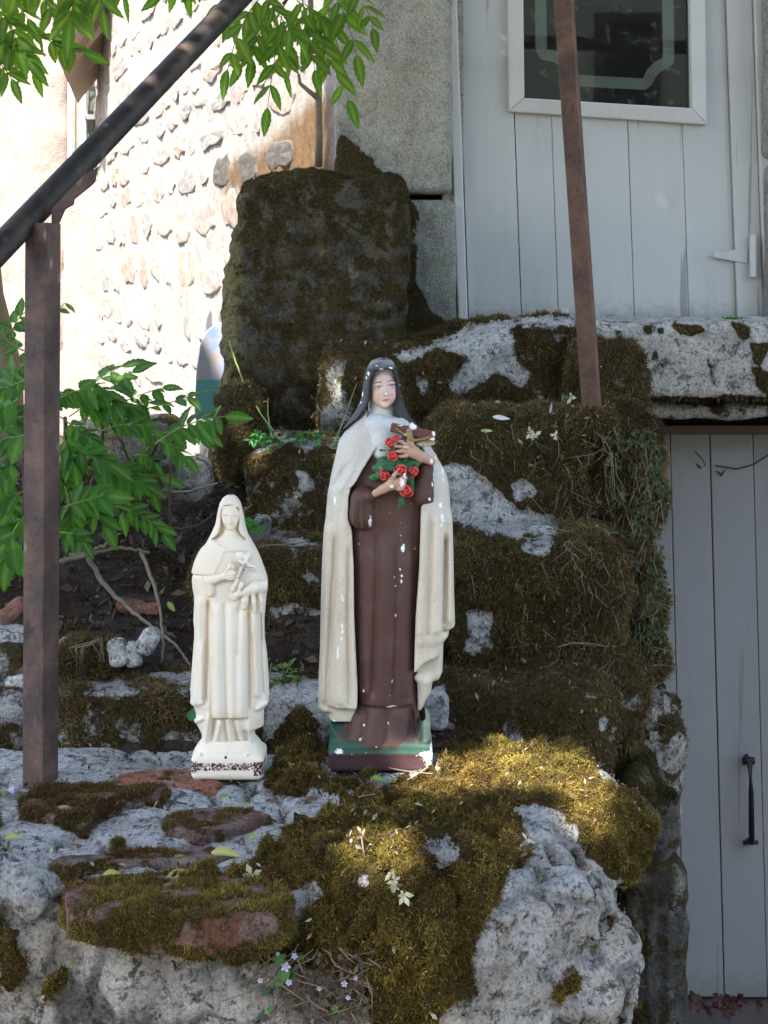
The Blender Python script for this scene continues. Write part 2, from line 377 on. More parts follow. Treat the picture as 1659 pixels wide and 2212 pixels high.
# ---------------------------------------------------------------- ground and house
def moss_blades(name, V, Q, N, mask, count, lmin, lmax, wid, parent, c0, c1, c2, seed=1, droop=.5, up=.35, shade=None, curl=.5):
    """short curved strands scattered over a surface"""
    r = np.random.default_rng(seed)
    A, B, C, D = V[Q[:, 0]], V[Q[:, 1]], V[Q[:, 2]], V[Q[:, 3]]
    area = .5*np.linalg.norm(np.cross(C-A, D-B), axis=1)
    mq = mask[Q].mean(1); nq = N[Q].mean(1)
    wgt = area*np.clip(mq, 0, 1)*np.where(nq[:, 1] > .5, .12, 1.0)*np.where(nq[:, 2] < -.6, .3, 1)
    if wgt.sum() <= 0: return None
    n = count; f = r.choice(len(Q), n, p=wgt/wgt.sum())
    s, t = r.random((2, n, 1)).astype(np.float32)
    P = (A[f]*(1-s)+B[f]*s)*(1-t)+(D[f]*(1-s)+C[f]*s)*t
    Nn = nq[f]; Nn /= np.linalg.norm(Nn, axis=1)[:, None]+1e-9
    clump = fbm(P, 42, 2, seed)
    L = (lmin+(lmax-lmin)*r.random((n, 1))**2.2)*(1+.55*clump[:, None])*(.55+.45*np.clip(mq[f], 0, 1)[:, None])
    rd = r.normal(size=(n, 3)); rd /= np.linalg.norm(rd, axis=1)[:, None]
    d1 = Nn+.75*rd+np.array([0, 0, up]); d1 /= np.linalg.norm(d1, axis=1)[:, None]
    vert = np.clip(1-Nn[:, 2:3], 0, 1)
    rd2 = r.normal(size=(n, 3)); d2 = d1+curl*rd2-np.array([0, 0, 1])*droop*(.3+vert); d2 /= np.linalg.norm(d2, axis=1)[:, None]
    sd = np.cross(d1, r.normal(size=(n, 3))); sd /= np.linalg.norm(sd, axis=1)[:, None]+1e-9
    w_ = wid*(.6+.8*r.random((n, 1)))
    L = L*(.75+.5*np.clip(.5+1.2*fbm(P, 20, 2, seed+6), 0, 1)[:, None]); P0 = P-Nn*.001; P1 = P0+d1*L*.5; P2 = P1+d2*L*.55
    Vv = np.stack([P0-sd*w_*.5, P0+sd*w_*.5, P1+sd*w_*.45, P1-sd*w_*.45, P2], 1).reshape(-1, 3)
    b = np.arange(n)[:, None]*5
    tri = np.concatenate([b+[0, 1, 2], b+[0, 2, 3], b+[3, 2, 4]], 0)
    k = np.clip(.5+1.3*fbm(P, 16, 4, seed+3)+.25*r.normal(size=n), 0, 1)[:, None]
    k2 = np.clip(.5+1.6*fbm(P, 7, 3, seed+8), 0, 1)[:, None]
    cc = np.array(c0)*(1-k)+np.array(c1)*k; cc = cc*(1-.6*k2)+np.array(c2)*.6*k2
    gr_ = r.random((n, 1)) < .10; cc = np.where(gr_, cc*1.2+np.array((.055, .048, .036)), cc); cc = cc*(.6+.8*r.random((n, 1)))*(1+1.0*(r.random((n, 1)) < .05))*np.clip(1+.9*fbm(P, 11, 3, seed+12), .35, 1.6)[:, None]
    if shade is not None: cc = shade(P, cc)
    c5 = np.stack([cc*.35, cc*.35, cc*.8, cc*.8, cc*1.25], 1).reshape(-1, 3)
    o = mesh(name, Vv, tri, M['moss'], parent, col=c5, smooth=False); o['kind'] = 'stuff'
    return o
MOSSC = ((.070, .048, .012), (.18, .135, .028), (.11, .060, .016))

def rock_obj(name, vol, mat, parent, basecol, disp=((6, .010), (18, .005), (50, .0025)), seed=0, mossf=None, colf=None, smooth=1, ridge=.5, warp=None, ledge=0.0, crack=0.0, cushion=0.0):
    V, Q = vol.mesh()
    if warp is not None: V = warp(V)
    V = laplace(V, Q, smooth); N = vnormals(V, Q)
    dd = np.zeros(len(V), dtype=np.float32)
    for k, (sc_, am) in enumerate(disp):
        nn = fbm(V, sc_, 2, seed+k*5)
        if k == 1: nn = nn*(1-ridge)+ridge*(1-2*np.abs(pn(V, sc_*.8, seed+40)))-.2
        dd += am*nn
    if ledge:
        q_ = fbm(V, 9, 3, seed+70)*5; fl = np.floor(q_); fr_ = q_-fl; dd += ledge*(fl+sstep(.38, .62, fr_))/5*1.6*(.12+.88*sstep(.8, .4, N[:, 2]))
    if crack: dd -= crack*np.exp(-(fbm(V, 6.5, 3, 141)/.045)**2)
    V = (V+N*dd[:, None]).astype(np.float32); N = vnormals(V, Q)
    u, v = proj(V)
    moss = mossf(V, N, u, v) if mossf else np.zeros(len(V))
    if cushion:
        cu = np.abs(pn(V, 30, seed+80))*1.6+.7*np.abs(pn(V, 62, seed+81)); V = (V+N*(cushion*moss*(cu-.15))[:, None]).astype(np.float32); N = vnormals(V, Q)
    c = np.ones((len(V), 3))*np.array(basecol)
    c *= (1+.22*fbm(V, 7, 3, seed+60))[:, None]
    if colf: c = colf(V, N, u, v, c)
    o = mesh(name, V, Q, mat, parent, col=np.clip(c, 0, 1), attrs={'moss': moss})
    return o, V, Q, N, moss
def blockvol(x0, x1, y0, y1, z0, z1, r, h=.008, pad=.03, zfine=None, xfine=None):
    zs = np.arange(z0-pad, z1+pad, h); xs = np.arange(x0-pad, x1+pad, h)
    if zfine is not None and zfine > z0: zs = np.concatenate([np.arange(z0-pad-.04, zfine, .03), np.arange(zfine, z1+pad, h)])
    vo = Vol(xs, np.arange(y0-pad, y1+pad, h*1.3), zs)
    vo.box(((x0+x1)/2, (y0+y1)/2, (z0+z1)/2), ((x1-x0)/2, (y1-y0)/2, (z1-z0)/2), r)
    return vo

# ground sheet
gm = MB(); gm.box(-600, 600, -600, 600, -1.3, -.86)
g = gm.build('ground', M['ground']); tag(g, 'gravel yard at the foot of the steps', kind='structure')

# ---- house: upper door wall
DY = 3.80; KX = DY/F
def X(u, d=DY): return (u-UC)/F*d
def Zz(v, d=DY): return H-(v-VH)/F*d
house = empty('stone_house', (0, DY, -.8)); house.location = (0, 0, 0)
tag(house, 'old stone house behind the steps with plastered jamb and two grey plank doors', 'house')
LEAN = .035
# dressed jamb blocks left of door
def jamb(name, u0, u1, v0, v1, d, colr, seed, mf=None, cf=None, dep=.35, poly=None, mat='plaster'):
    x0, x1, z1, z0 = X(u0, d), X(u1, d), Zz(v0, d), Zz(v1, d)
    vo = blockvol(x0, x1, d, d+dep, z0, z1, .012, .010)
    return rock_obj(name, vo, M[mat], house, colr, ((5, .004), (16, .003), (60, .0015)), seed, mf, cf)
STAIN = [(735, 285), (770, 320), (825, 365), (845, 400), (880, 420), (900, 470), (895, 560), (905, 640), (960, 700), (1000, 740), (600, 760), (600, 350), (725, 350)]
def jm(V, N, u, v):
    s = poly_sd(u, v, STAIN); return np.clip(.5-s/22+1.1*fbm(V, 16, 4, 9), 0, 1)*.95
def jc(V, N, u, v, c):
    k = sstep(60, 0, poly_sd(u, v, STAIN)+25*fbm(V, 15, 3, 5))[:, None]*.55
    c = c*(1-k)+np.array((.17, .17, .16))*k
    st_ = fbm(V*np.array([1, 1, .12]), 30, 3, 88); c = c*(1-.22*np.clip(st_+.2, 0, 1))[:, None]
    w_ = sstep(.1, .5, fbm(V, 26, 4, 91))[:, None]*.4; c = c*(1-w_)+np.array((.50, .50, .45))*w_
    y = sstep(.35, .6, fbm(V, 9, 3, 77))[:, None]*.3; return c*(1-y)+np.array((.45, .38, .16))*y
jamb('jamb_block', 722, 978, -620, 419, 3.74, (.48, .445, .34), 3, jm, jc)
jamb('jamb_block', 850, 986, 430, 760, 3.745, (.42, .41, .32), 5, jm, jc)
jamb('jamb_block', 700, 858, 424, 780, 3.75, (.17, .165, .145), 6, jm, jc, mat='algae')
m = MB(); m.box(X(955), X(1000), DY-.022, DY+.03, Zz(760), Zz(-600)); m.build('jamb_mortar', M['plaster'], house)
# door planks
dz0, dz1 = Zz(712), Zz(-700)
seams = [1006, 1120, 1200, 1364, 1482, 1584, 1640]
sheared = lambda u: u
ROW = 500
for i in range(len(seams)-1):
    gpw = (.0003, .0010, .0004, .0007, .0004, .0004, .0003); m = MB(); a, b = X(seams[i])+gpw[i], X(seams[i+1])-gpw[i+1]
    yy = DY+[0, .0012, .0, .0016, .0005, .001][i % 6]
    if i == 5: yy = DY-.012
    if i in (1, 2, 3):      # planks under the pane
        zt = Zz(238); m.box(a, b, yy, yy+.03, dz0, zt, LEAN, Zz(ROW)); m.build('board', M['board_up'], house, bevel=.0012)
        m = MB(); m.box(a, b, yy, yy+.03, 1.95, dz1, LEAN, Zz(ROW))
    elif i == 4:            # notched round the pane
        c_ = X(1512); q = [(a, dz0), (b, dz0), (b, dz1), (c_, dz1), (c_, Zz(238)), (a, Zz(238))]
        m.prism([(x+LEAN*(Zz(ROW)-z), z) for x, z in q], yy, yy+.03)
    else: m.box(a, b, yy, yy+.03, dz0, dz1, LEAN, Zz(ROW))
    m.build('board', M['board_up'], house, bevel=.0012)
m = MB(); m.box(X(1000), X(1590), DY+.034, DY+.05, dz0, Zz(270), LEAN, Zz(ROW)); m.build('door_backing', M['blk'], house)
m = MB(); m.box(X(982), X(1003), DY-.03, DY+.03, dz0-.03, dz1, LEAN, Zz(ROW)); m.build('door_frame', M['frame_up'], house, bevel=.003)
m = MB(); m.box(X(1641), X(1665), DY-.028, DY+.03, dz0-.03, dz1, LEAN, Zz(ROW)); m.build('door_frame', M['frame_up'], house, bevel=.003)
# glazing moulding (mitred) : outer / inner corners in plan coordinates
def xs_(u, v): return X(u)
ou = [(1090, -620), (1098, 243), (1524, 271), (1512, -620)]
inn = [(1122, -590), (1131, 214), (1490, 236), (1478, -590)]
for a in range(4):
    b = (a+1) % 4
    q = [(X(p[0]), Zz(p[1])) for p in (ou[a], ou[b], inn[b], inn[a])]
    q = q[::-1] if a is None else q
    m = MB(); n_ = 4; zc = 0
    V = [(x, DY-.026, z) for x, z in q]+[(x, DY+.02, z) for x, z in q]
    V[0] = (V[0][0], DY-.018, V[0][2]); V[1] = (V[1][0], DY-.018, V[1][2])
    m.add(V, [(3, 2, 1, 0), (4, 5, 6, 7), (0, 1, 5, 4), (1, 2, 6, 5), (2, 3, 7, 6), (3, 0, 4, 7)])
    m.build('glazing_bead', M['frame_up'], house, bevel=.003)
# glass
gmat, n, l, b = newmat('window_glass', .03, .5)
b.inputs['Base Color'].default_value = (.0, .0, .0, 1)
tr = n.new('ShaderNodeBsdfTransparent'); tr.inputs[0].default_value = (.80, .84, .80, 1)
gl = n.new('ShaderNodeBsdfGlossy'); gl.inputs['Roughness'].default_value = .015
fr = n.new('ShaderNodeFresnel'); fr.inputs[0].default_value = 1.5
ms = n.new('ShaderNodeMixShader'); l.new(fr.outputs[0], ms.inputs[0]); l.new(tr.outputs[0], ms.inputs[1]); l.new(gl.outputs[0], ms.inputs[2])
df = n.new('ShaderNodeBsdfDiffuse'); df.inputs[0].default_value = (.4, .42, .38, 1)
ms2 = n.new('ShaderNodeMixShader'); dk = ramp(n, l, nz(n, l, 40, 8, .8, objco(n)), [(.55, .02), (.75, .35)]); l.new(dk, ms2.inputs[0]); l.new(ms.outputs[0], ms2.inputs[1]); l.new(df.outputs[0], ms2.inputs[2])
l.new(ms2.outputs[0], n['Material Output'].inputs[0])
m = MB(); m.box(X(1110), X(1500), DY+.004, DY+.008, Zz(240), Zz(-600)); pane = m.build('window_pane', gmat, house)
# frosted line border on the pane : strip with concave corners
def strip(pts, wd, y):
    m = MB(); P = [np.array((X(a), Zz(b))) for a, b in pts]; n_ = len(P); L = []
    for i in range(n_):
        t = P[min(i+1, n_-1)]-P[max(i-1, 0)]; t = t/np.linalg.norm(t); nn = np.array((-t[1], t[0])); L.append((P[i]-nn*wd/2, P[i]+nn*wd/2))
    for i in range(n_-1):
        a, b_ = L[i]; c, d = L[i+1]
        V = [(q[0], yy, q[1]) for yy in (y, y+.001) for q in (a, b_, d, c)]
        m.add(V, [(0, 1, 2, 3), (7, 6, 5, 4), (0, 4, 5, 1), (1, 5, 6, 2), (2, 6, 7, 3), (3, 7, 4, 0)])
    return m
frost = plain('etched_glass', (.46, .47, .46), .7, .08, 30, 0)
arc1 = [(1222-62*math.cos(t)-5, 182-62*math.sin(t)) for t in []]
ptsb = [(1164, -560), (1171, 104), (1176, 112)]+[(1176+62*math.sin(t)*.98, 188-76*math.cos(t)) for t in np.linspace(.25, 1.35, 6)]+[(1240, 172), (1400, 180)]
ptsb = [(1162, -560), (1170, 108), (1174, 116), (1200, 121), (1222, 135), (1238, 158), (1244, 172), (1250, 173), (1396, 181), (1401, 174), (1408, 158), (1422, 143), (1440, 134), (1446, 130), (1446, 122), (1436, -560)]
strip(ptsb, .026, DY+.0095).build('etched_line', frost, pane)
# room behind
room = plain('room_wall', (.16, .14, .085), .9, .1, 3, 0)
m = MB()
for bx in ((.1, 2.6, 6.2, 6.25, .3, 3.0), (.05, .1, 3.95, 6.25, .3, 3.0), (2.6, 2.65, 3.95, 6.25, .3, 3.0), (.05, 2.65, 3.95, 6.25, .25, .3), (.05, 2.65, 3.95, 6.25, 3.0, 3.05)): m.box(*bx)
m.build('room_wall', room, house)
# hinge : strap and knuckle
m = MB(); m.prism([(X(1538), Zz(546)), (X(1538), Zz(556)), (X(1612), Zz(570)), (X(1612), Zz(536))], DY-.016, DY-.013); m.build('hinge_strap', M['board_up'], house, bevel=.001)
m = MB(); m.box(X(1612)+.002, X(1628), DY-.034, DY-.014, Zz(600), Zz(508)); m.build('hinge_knuckle', M['frame_up'], house, bevel=.004)
# wall right of the door, wall above
def hw(u0, u1, v0, v1, d=3.72, seed=1, name='jamb_block'):
    return jamb(name, u0, u1, v0, v1, d, (.38, .36, .34), seed)
hw(1648+6, 2100, -620, 340, 3.73, 31); hw(1652+6, 2100, 352, 700, 3.735, 32)
m = MB(); m.box(X(700), 3.5, 3.86, 4.05, 2.02, 5.2); m.build('upper_wall', M['plaster'], house)
m = MB(); m.box(X(2090), 3.5, 3.78, 4.05, -.8, 2.02); m.build('side_wall', M['plaster'], house)
# eaves/roof so that the house is closed above
m = MB(); m.box(-.2, 3.6, 3.70, 9.0, 5.2, 5.35); m.build('roof', plain('roof_tiles', (.2, .1, .07), .9, .3, 8, .4), house)

# ---- sunlit rubble wall running back to the left
A0 = np.array((X(722, 3.98), 3.98)); A1 = np.array((X(206, 8.3), 8.3))
wl = empty('rubble_wall'); tag(wl, 'sunlit pale rubble stone wall running back on the left behind the steps', 'wall')
dv = A1-A0; LEN = float(np.linalg.norm(dv)); dv /= LEN; nv = np.array((-dv[1], dv[0])); nv = nv if nv[1] < 0 else -nv
def wallP(s, z, o=0.0):     # s along, z up, o outwards
    return np.stack([A0[0]+dv[0]*s+nv[0]*o, A0[1]+dv[1]*s+nv[1]*o, z+0*s], -1)
# mortar sheet
ss, zz = np.meshgrid(np.linspace(-.02, LEN, 260), np.linspace(-.8, 3.2, 200), indexing='ij')
P0 = wallP(ss.ravel(), zz.ravel()); hh = .010*fbm(P0*np.array([1, 1, .6]), 9, 5, 3)+.005*fbm(P0*np.array([1, 1, .5]), 40, 3, 4)
P1 = wallP(ss.ravel(), zz.ravel(), 0)+np.concatenate([nv, [0]])*hh[:, None]
ny_, nz_ = 260, 200; I = np.arange(ny_*nz_).reshape(ny_, nz_)
Q1 = np.stack([I[:-1, :-1].ravel(), I[:-1, 1:].ravel(), I[1:, 1:].ravel(), I[1:, :-1].ravel()], 1)
uu, vv = proj(P1)
cm = np.ones((len(P1), 3))*np.array((.225, .205, .185)); cm *= (1+.15*fbm(P1, 4, 4, 5))[:, None]
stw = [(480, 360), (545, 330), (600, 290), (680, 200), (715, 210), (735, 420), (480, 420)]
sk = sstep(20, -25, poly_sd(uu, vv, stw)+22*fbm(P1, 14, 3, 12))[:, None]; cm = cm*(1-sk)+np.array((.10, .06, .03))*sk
mesh('mortar', P1, Q1, M['sunstone'], wl, col=cm)
m = MB(); q0, q1 = wallP(np.array(-.01), np.array(0.)), wallP(np.array(LEN), np.array(0.))
o_ = nv*-.45
m.add([(q0[0]-nv[0]*.03, q0[1]-nv[1]*.03, -.8), (q1[0]-nv[0]*.03, q1[1]-nv[1]*.03, -.8), (q1[0]+o_[0], q1[1]+o_[1], -.8), (q0[0]+o_[0], q0[1]+o_[1], -.8),
       (q0[0]-nv[0]*.03, q0[1]-nv[1]*.03, 5.2), (q1[0]-nv[0]*.03, q1[1]-nv[1]*.03, 5.2), (q1[0]+o_[0], q1[1]+o_[1], 5.2), (q0[0]+o_[0], q0[1]+o_[1], 5.2)],
      [(0, 1, 5, 4), (1, 2, 6, 5), (2, 3, 7, 6), (3, 0, 4, 7), (4, 5, 6, 7), (3, 2, 1, 0)])
m.build('wall_core', M['sunstone'], wl)
# stones : irregular rows, each a lump of its own
rr = np.random.default_rng(5)
def lump(sx, sz, th, seed, n=9):
    """rounded irregular stone, outline in (s,z), proud by th"""
    ang = np.linspace(0, 2*math.pi, n, endpoint=False); r_ = np.random.default_rng(seed)
    rad = (1/np.maximum(np.abs(np.cos(ang)), np.abs(np.sin(ang))))**.55*(1+.12*r_.normal(size=n)); V = [(0, 0, th*(1+.2*r_.normal()))]; 
    for k, (sc_, t) in enumerate(((.52, .95), (.82, .72), (1.0, .0), (1.0, -.6))):
        for i in range(n): V.append((math.cos(ang[i])*rad[i]*sx*sc_, math.sin(ang[i])*rad[i]*sz*sc_, th*t*(1+.18*r_.normal()) if t > 0 else -.02+.012*(t == 0)))
    Fc = [(0, 1+i, 1+(i+1) % n) for i in range(n)]
    for k in range(3):
        for i in range(n):
            a, b_ = 1+k*n+i, 1+k*n+(i+1) % n; Fc.append((a, a+n, b_+n, b_))
    return V, Fc
RT = bpy.data.textures.new('stone_relief', 'CLOUDS'); RT.noise_scale = .06; RT.noise_depth = 3
nst = 0; z = -.05
PAL = [(.55, .46, .40), (.57, .49, .43), (.50, .46, .42), (.55, .50, .45), (.56, .46, .40), (.46, .43, .39), (.54, .42, .34)]
while z < 1.75:
    hz = rr.uniform(.07, .17); s = rr.uniform(-.05, .03)
    while s < LEN-.05:
        wz = rr.uniform(.14, .42)*(1+.10*s)
        c_s, c_z = s+wz/2, z+hz/2+rr.normal()*.012
        if rr.random() < .94 and c_s-wz/2 > .03:
            P = wallP(np.array([c_s]), np.array([c_z])); u_, v_ = proj(P)
            if -40 < v_[0] < 960 and u_[0] > 60 and nst < 296:
                V, Fc = lump(wz*.48*rr.uniform(.85, 1), hz*.50*rr.uniform(.85, 1.05), rr.uniform(.003, .008), 100+nst, 12)
                Vw = [(A0[0]+dv[0]*(c_s+a)+nv[0]*c, A0[1]+dv[1]*(c_s+a)+nv[1]*c, c_z+b_) for a, b_, c in V]
                pc = np.array(PAL[rr.integers(len(PAL))])*rr.uniform(.38, .50)
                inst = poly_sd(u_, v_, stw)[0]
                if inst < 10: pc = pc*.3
                o = mesh('stone', Vw, Fc, M['sunstone'], wl, col=np.ones((len(Vw), 3))*pc); nst += 1
                mm = o.modifiers.new('subdivision', 'SUBSURF'); mm.subdivision_type = 'SIMPLE'; mm.levels = 2; mm.render_levels = 2; md = o.modifiers.new('rough', 'DISPLACE'); md.texture = RT; md.strength = .007; md.texture_coords = 'GLOBAL'; md.mid_level = .5
        s += wz+.012
    z += hz+.014
# far wall facing us with window and eave at left
fw = empty('gable_wall'); tag(fw, 'far left rough house wall with narrow white casement window under wooden eave', 'wall')
dF = 8.25
vo = blockvol(X(-700, dF), X(148, dF), dF, dF+.3, -.8, 3.4, .02, .035, .05)
rock_obj('wall_face', vo, M['sunstone'], fw, (.22, .175, .155), ((3, .02), (9, .012), (30, .006)), 21, None, None, 1)
vo = blockvol(X(90, dF), X(236, dF), dF+.006, dF+.3, -.8, Zz(352, dF), .015, .035, .05)
rock_obj('wall_face', vo, M['sunstone'], fw, (.24, .19, .165), ((3, .01), (9, .012), (30, .006)), 22, None, None, 1)
m = MB(); m.box(X(-700, dF), X(215, dF), dF+.45, dF+.5, -.8, 4); m.build('wall_core', M['sunstone'], fw)
wt = paint_wood('white_window_paint', (.75, .74, .70))
m = MB(); m.box(X(148, dF)+.002, X(158, dF), dF-.03, dF+.1, Zz(350, dF), Zz(120, dF)); m.build('window_frame', wt, fw, bevel=.004)
m = MB(); m.box(X(159, dF), X(174, dF), dF+.06, dF+.1, Zz(350, dF), Zz(120, dF)); m.build('window_jamb', wt, fw, bevel=.004)
m = MB(); m.box(X(176, dF), X(186, dF), dF+.0, dF+.05, Zz(340, dF), Zz(120, dF)); m.box(X(186, dF)+.002, X(206, dF), dF+.0, dF+.05, Zz(258, dF), Zz(247, dF)); m.build('casement', wt, fw, bevel=.004)
m = MB(); m.box(X(186, dF), X(212, dF), dF+.052, dF+.06, Zz(340, dF), Zz(120, dF)); m.build('window_pane', gmat, fw)
ev = paint_wood('eave_boards', (.50, .38, .30), ax=(.06, 1, 1))
for i in range(5):
    a = i*.13
    m = MB(); m.add([(X(150, dF)+.05, 8.2-a-.125, 1.62+.30*a), (X(260, dF), 8.2-a-.125, 1.9+.5*a), (X(260, dF), 8.2-a, 1.9+.5*a-.06), (X(150, dF)+.05, 8.2-a, 1.62+.30*a-.04),
           (X(150, dF)+.05, 8.2-a-.125, 1.64+.30*a), (X(260, dF), 8.2-a-.125, 1.92+.5*a), (X(260, dF), 8.2-a, 1.92+.5*a-.06), (X(150, dF)+.05, 8.2-a, 1.64+.30*a-.04)],
          [(3, 2, 1, 0), (4, 5, 6, 7), (0, 1, 5, 4), (1, 2, 6, 5), (2, 3, 7, 6), (3, 0, 4, 7)]); m.build('eave_board', ev, fw)
m = MB(); m.prism([(X(120, 8.0), Zz(150, 8.0)), (X(150, 8.0), Zz(165, 8.0)), (X(260, 8.0), Zz(40, 8.0)), (X(235, 8.0), Zz(20, 8.0))], 7.9, 7.98); m.build('eave_rafter', ev, fw)

# ---- lower door
DL = 3.62; KL = DL/F
def XL(u): return X(u, DL)
def ZL(v): return Zz(v, DL)
ld = empty('cellar_door'); tag(ld, 'blue grey plank cellar door below the landing slab at the right', 'door')
seL = [1405, 1462, 1548, 1641, 1760, 1880]
for i in range(5):
    m = MB(); m.box(XL(seL[i])+.0008, XL(seL[i+1])-.0008, DL+[0, .002, .0, .003, .001][i], DL+.03, -.85, ZL(936), +.026, ZL(1500)); m.build('board', M['board_low'], ld, bevel=.002)
m = MB(); m.box(XL(1400), XL(1880), DL+.034, DL+.05, -.87, ZL(936)); m.build('door_backing', M['blk'], ld)
m = MB(); m.box(XL(1380), XL(1900), DL-.03, DL+.05, ZL(938)+.002, ZL(916)); m.build('door_head', M['wood_dark'], ld, bevel=.003)
m = MB(); m.box(XL(1380), XL(1900), DL-.002, DL+.1, ZL(916)+.002, ZL(860)); m.build('door_void', M['blk'], ld)  # near-black box stands in for the shade in the gap
m = MB()
hy = DL-.035
m.tube([(XL(1612), DL, ZL(1634)), (XL(1612), hy, ZL(1637)), (XL(1614), hy-.004, ZL(1700)), (XL(1616), hy, ZL(1810)), (XL(1616), DL, ZL(1816))], [.006, .007, .006, .0065, .006], 8)
m.tube([(XL(1599), hy+.01, ZL(1637)), (XL(1624), hy+.01, ZL(1636))], .008, 8); m.tube([(XL(1600), hy+.01, ZL(1812)), (XL(1632), hy+.01, ZL(1811))], .0045, 8)
m.build('handle', M['iron'], ld, smooth=True)
# cobweb threads with caught scraps
cw = MB(); cw.tube([(XL(1500), DL-.006, ZL(975)), (XL(1516), DL-.02, ZL(992)), (XL(1521), DL-.01, ZL(1005))], .0012, 4)
cw.tube([(XL(1545), DL-.004, ZL(1005)), (XL(1590), DL-.01, ZL(1012)), (XL(1625), DL-.01, ZL(1002)), (XL(1670), DL-.006, ZL(975))], .0015, 4)
cw.tube([(XL(1545), DL-.006, ZL(1016)), (XL(1555), DL-.012, ZL(1025)), (XL(1566), DL-.006, ZL(1014))], [.001, .004, .001], 5)
cw.tube([(XL(1502), DL-.006, ZL(1000)), (XL(1509), DL-.012, ZL(1009)), (XL(1516), DL-.006, ZL(1008))], [.001, .003, .001], 5)
o = cw.build('cobweb', M['twigd']); tag(o, 'dusty dark cobweb scraps hanging across the top of the cellar door', 'cobweb')
# outer wall right of / under the cellar door
m = MB(); m.box(XL(1880), 3.5, 3.5, 3.7, -.87, .62); m.build('cellar_wall', M['plaster'], house)
m = MB(); m.box(-.2, X(1385, 3.7), 3.76, 3.8, -.87, .60); m.build('cellar_wall', M['blk'], house)
# ---------------------------------------------------------------- stone steps
st = empty('stone_steps'); tag(st, 'mossy old stone steps climbing behind the statues to the upper door', 'steps')
def holes(u, v, V, polys, wid=14, nz_=10, sc=30, seed=3):
    """1 outside, 0 inside the bare patches"""
    k = 1-sstep(.42, .52, fbm(V*np.array([1, 1, .6]), 24, 4, 333))*.9
    for i, p in enumerate(polys):
        s = poly_sd(u, v, p)+nz_*fbm(V, sc, 3, seed+i)*1.6; k = np.minimum(k, sstep(-wid*.5, wid*.5, s))
    return k
WH = [[(955, 1010), (1010, 1000), (1070, 1060), (1115, 1098), (1165, 1108), (1215, 1125), (1205, 1160), (1100, 1168), (1020, 1150), (960, 1120)],
      [(1108, 1045), (1138, 1030), (1168, 1062), (1150, 1078), (1115, 1080)],
      [(870, 768), (1000, 722), (1110, 688), (1098, 760), (1142, 800), (1128, 834), (1085, 812), (1058, 812), (1030, 826), (990, 862), (972, 838), (1005, 770), (950, 752)],
      [(900, 815), (926, 820), (924, 862), (905, 856)],
      [(578, 1315), (640, 1300), (700, 1330), (700, 1450), (640, 1440), (600, 1380)],
      [(340, 1600), (375, 1575), (425, 1590), (425, 1665), (345, 1665)], [(265, 1650), (300, 1630), (305, 1670), (262, 1680)],
      [(575, 1500), (640, 1475), (712, 1470), (712, 1560), (650, 1520), (600, 1560), (570, 1620)],
      [(930, 1500), (958, 1478), (968, 1560), (925, 1570)],
      [(1010, 1320), (1062, 1315), (1062, 1395), (1020, 1385)],
      [(1010, 1385), (1035, 1370), (1040, 1400), (1015, 1410)], [(858, 772), (1000, 712), (1115, 684), (1240, 688), (1240, 704), (1110, 704), (1000, 738), (880, 778)], [(1118, 1170), (1190, 1172), (1180, 1200), (1130, 1195)], [(640, 1020), (668, 1010), (670, 1060), (645, 1055)]]
def stm(lo=.0, hi=1.0, add=.75, seed=0):
    def f(V, N, u, v):
        k = holes(u, v, V, WH); n_ = fbm(V, 16, 3, seed+2)
        return np.clip((add+.9*n_+.25*N[:, 2])*k+(1-k)*(-.15+.5*n_), 0, 1)
    return f
def stc(base=(.30, .29, .26)):
    def f(V, N, u, v, c):
        k = 1-holes(u, v, V, WH); k = k[:, None]
        c = c*(1-k)+np.array((.56, .56, .54))*k*(1+.25*fbm(V, 25, 3, 55))[:, None]
        return c
    return f
def tread(z, dpt, amt=.8):
    def f(V, N, u, v):
        m_ = stm(add=dpt)(V, N, u, v); e = sstep(z-.022, z-.006, V[:, 2]+.008*fbm(V, 25, 3, 5)); return np.clip(m_-amt*e*(.6+fbm(V, 12, 3, 66)), 0, 1)
    return f
TD = dict(disp=((5, .010), (14, .007), (40, .005)))
def step(name, u0, u1, v0, v1, d, y1, r, base=(.20, .19, .16), seed=1, add=.75, dens=260000, lm=(.006, .014), disp=((5, .022), (14, .014), (40, .006)), mat='rock', zmin=None, mossn=None, warp=None, h=.008, cf=None, mf=None, cols=MOSSC, droop=.9, zf=None):
    x0, x1, z1, z0 = X(u0, d), X(u1, d), Zz(v0, d), Zz(v1, d)
    if zmin is not None: z0 = zmin
    vo = blockvol(x0, x1, d+.012, y1, z0, z1-.006, r, h, .04, zfine=zf)
    o, V, Q, N, ms = rock_obj(name, vo, M[mat], st, base, disp, seed, mf or stm(add=add, seed=seed), cf or stc(), 1, .5, warp, ledge=.008 if cf is None else .003, cushion=.012 if cf is None else 0)
    area = (x1-x0)*((z1-z0) if zmin is None else (z1-Zz(v1, d)))+(x1-x0)*.1
    n = int(area*dens) if mossn is None else mossn
    if dens > 100000 and cf is None: STEPS.append((o, V, Q, N))
    if n: 
        q = V[Q].mean(1); okq = (N[Q].mean(1)[:, 1] < .6)
        m2 = sstep(.38, .75, ms); m2 = m2*np.where(V[:, 2] < Zz(v1+60, d), 0, 1)
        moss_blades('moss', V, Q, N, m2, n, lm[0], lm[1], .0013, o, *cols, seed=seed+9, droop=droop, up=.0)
    return o
STEPS = []
DKM = ((.058, .040, .018), (.175, .130, .046), (.125, .082, .040))
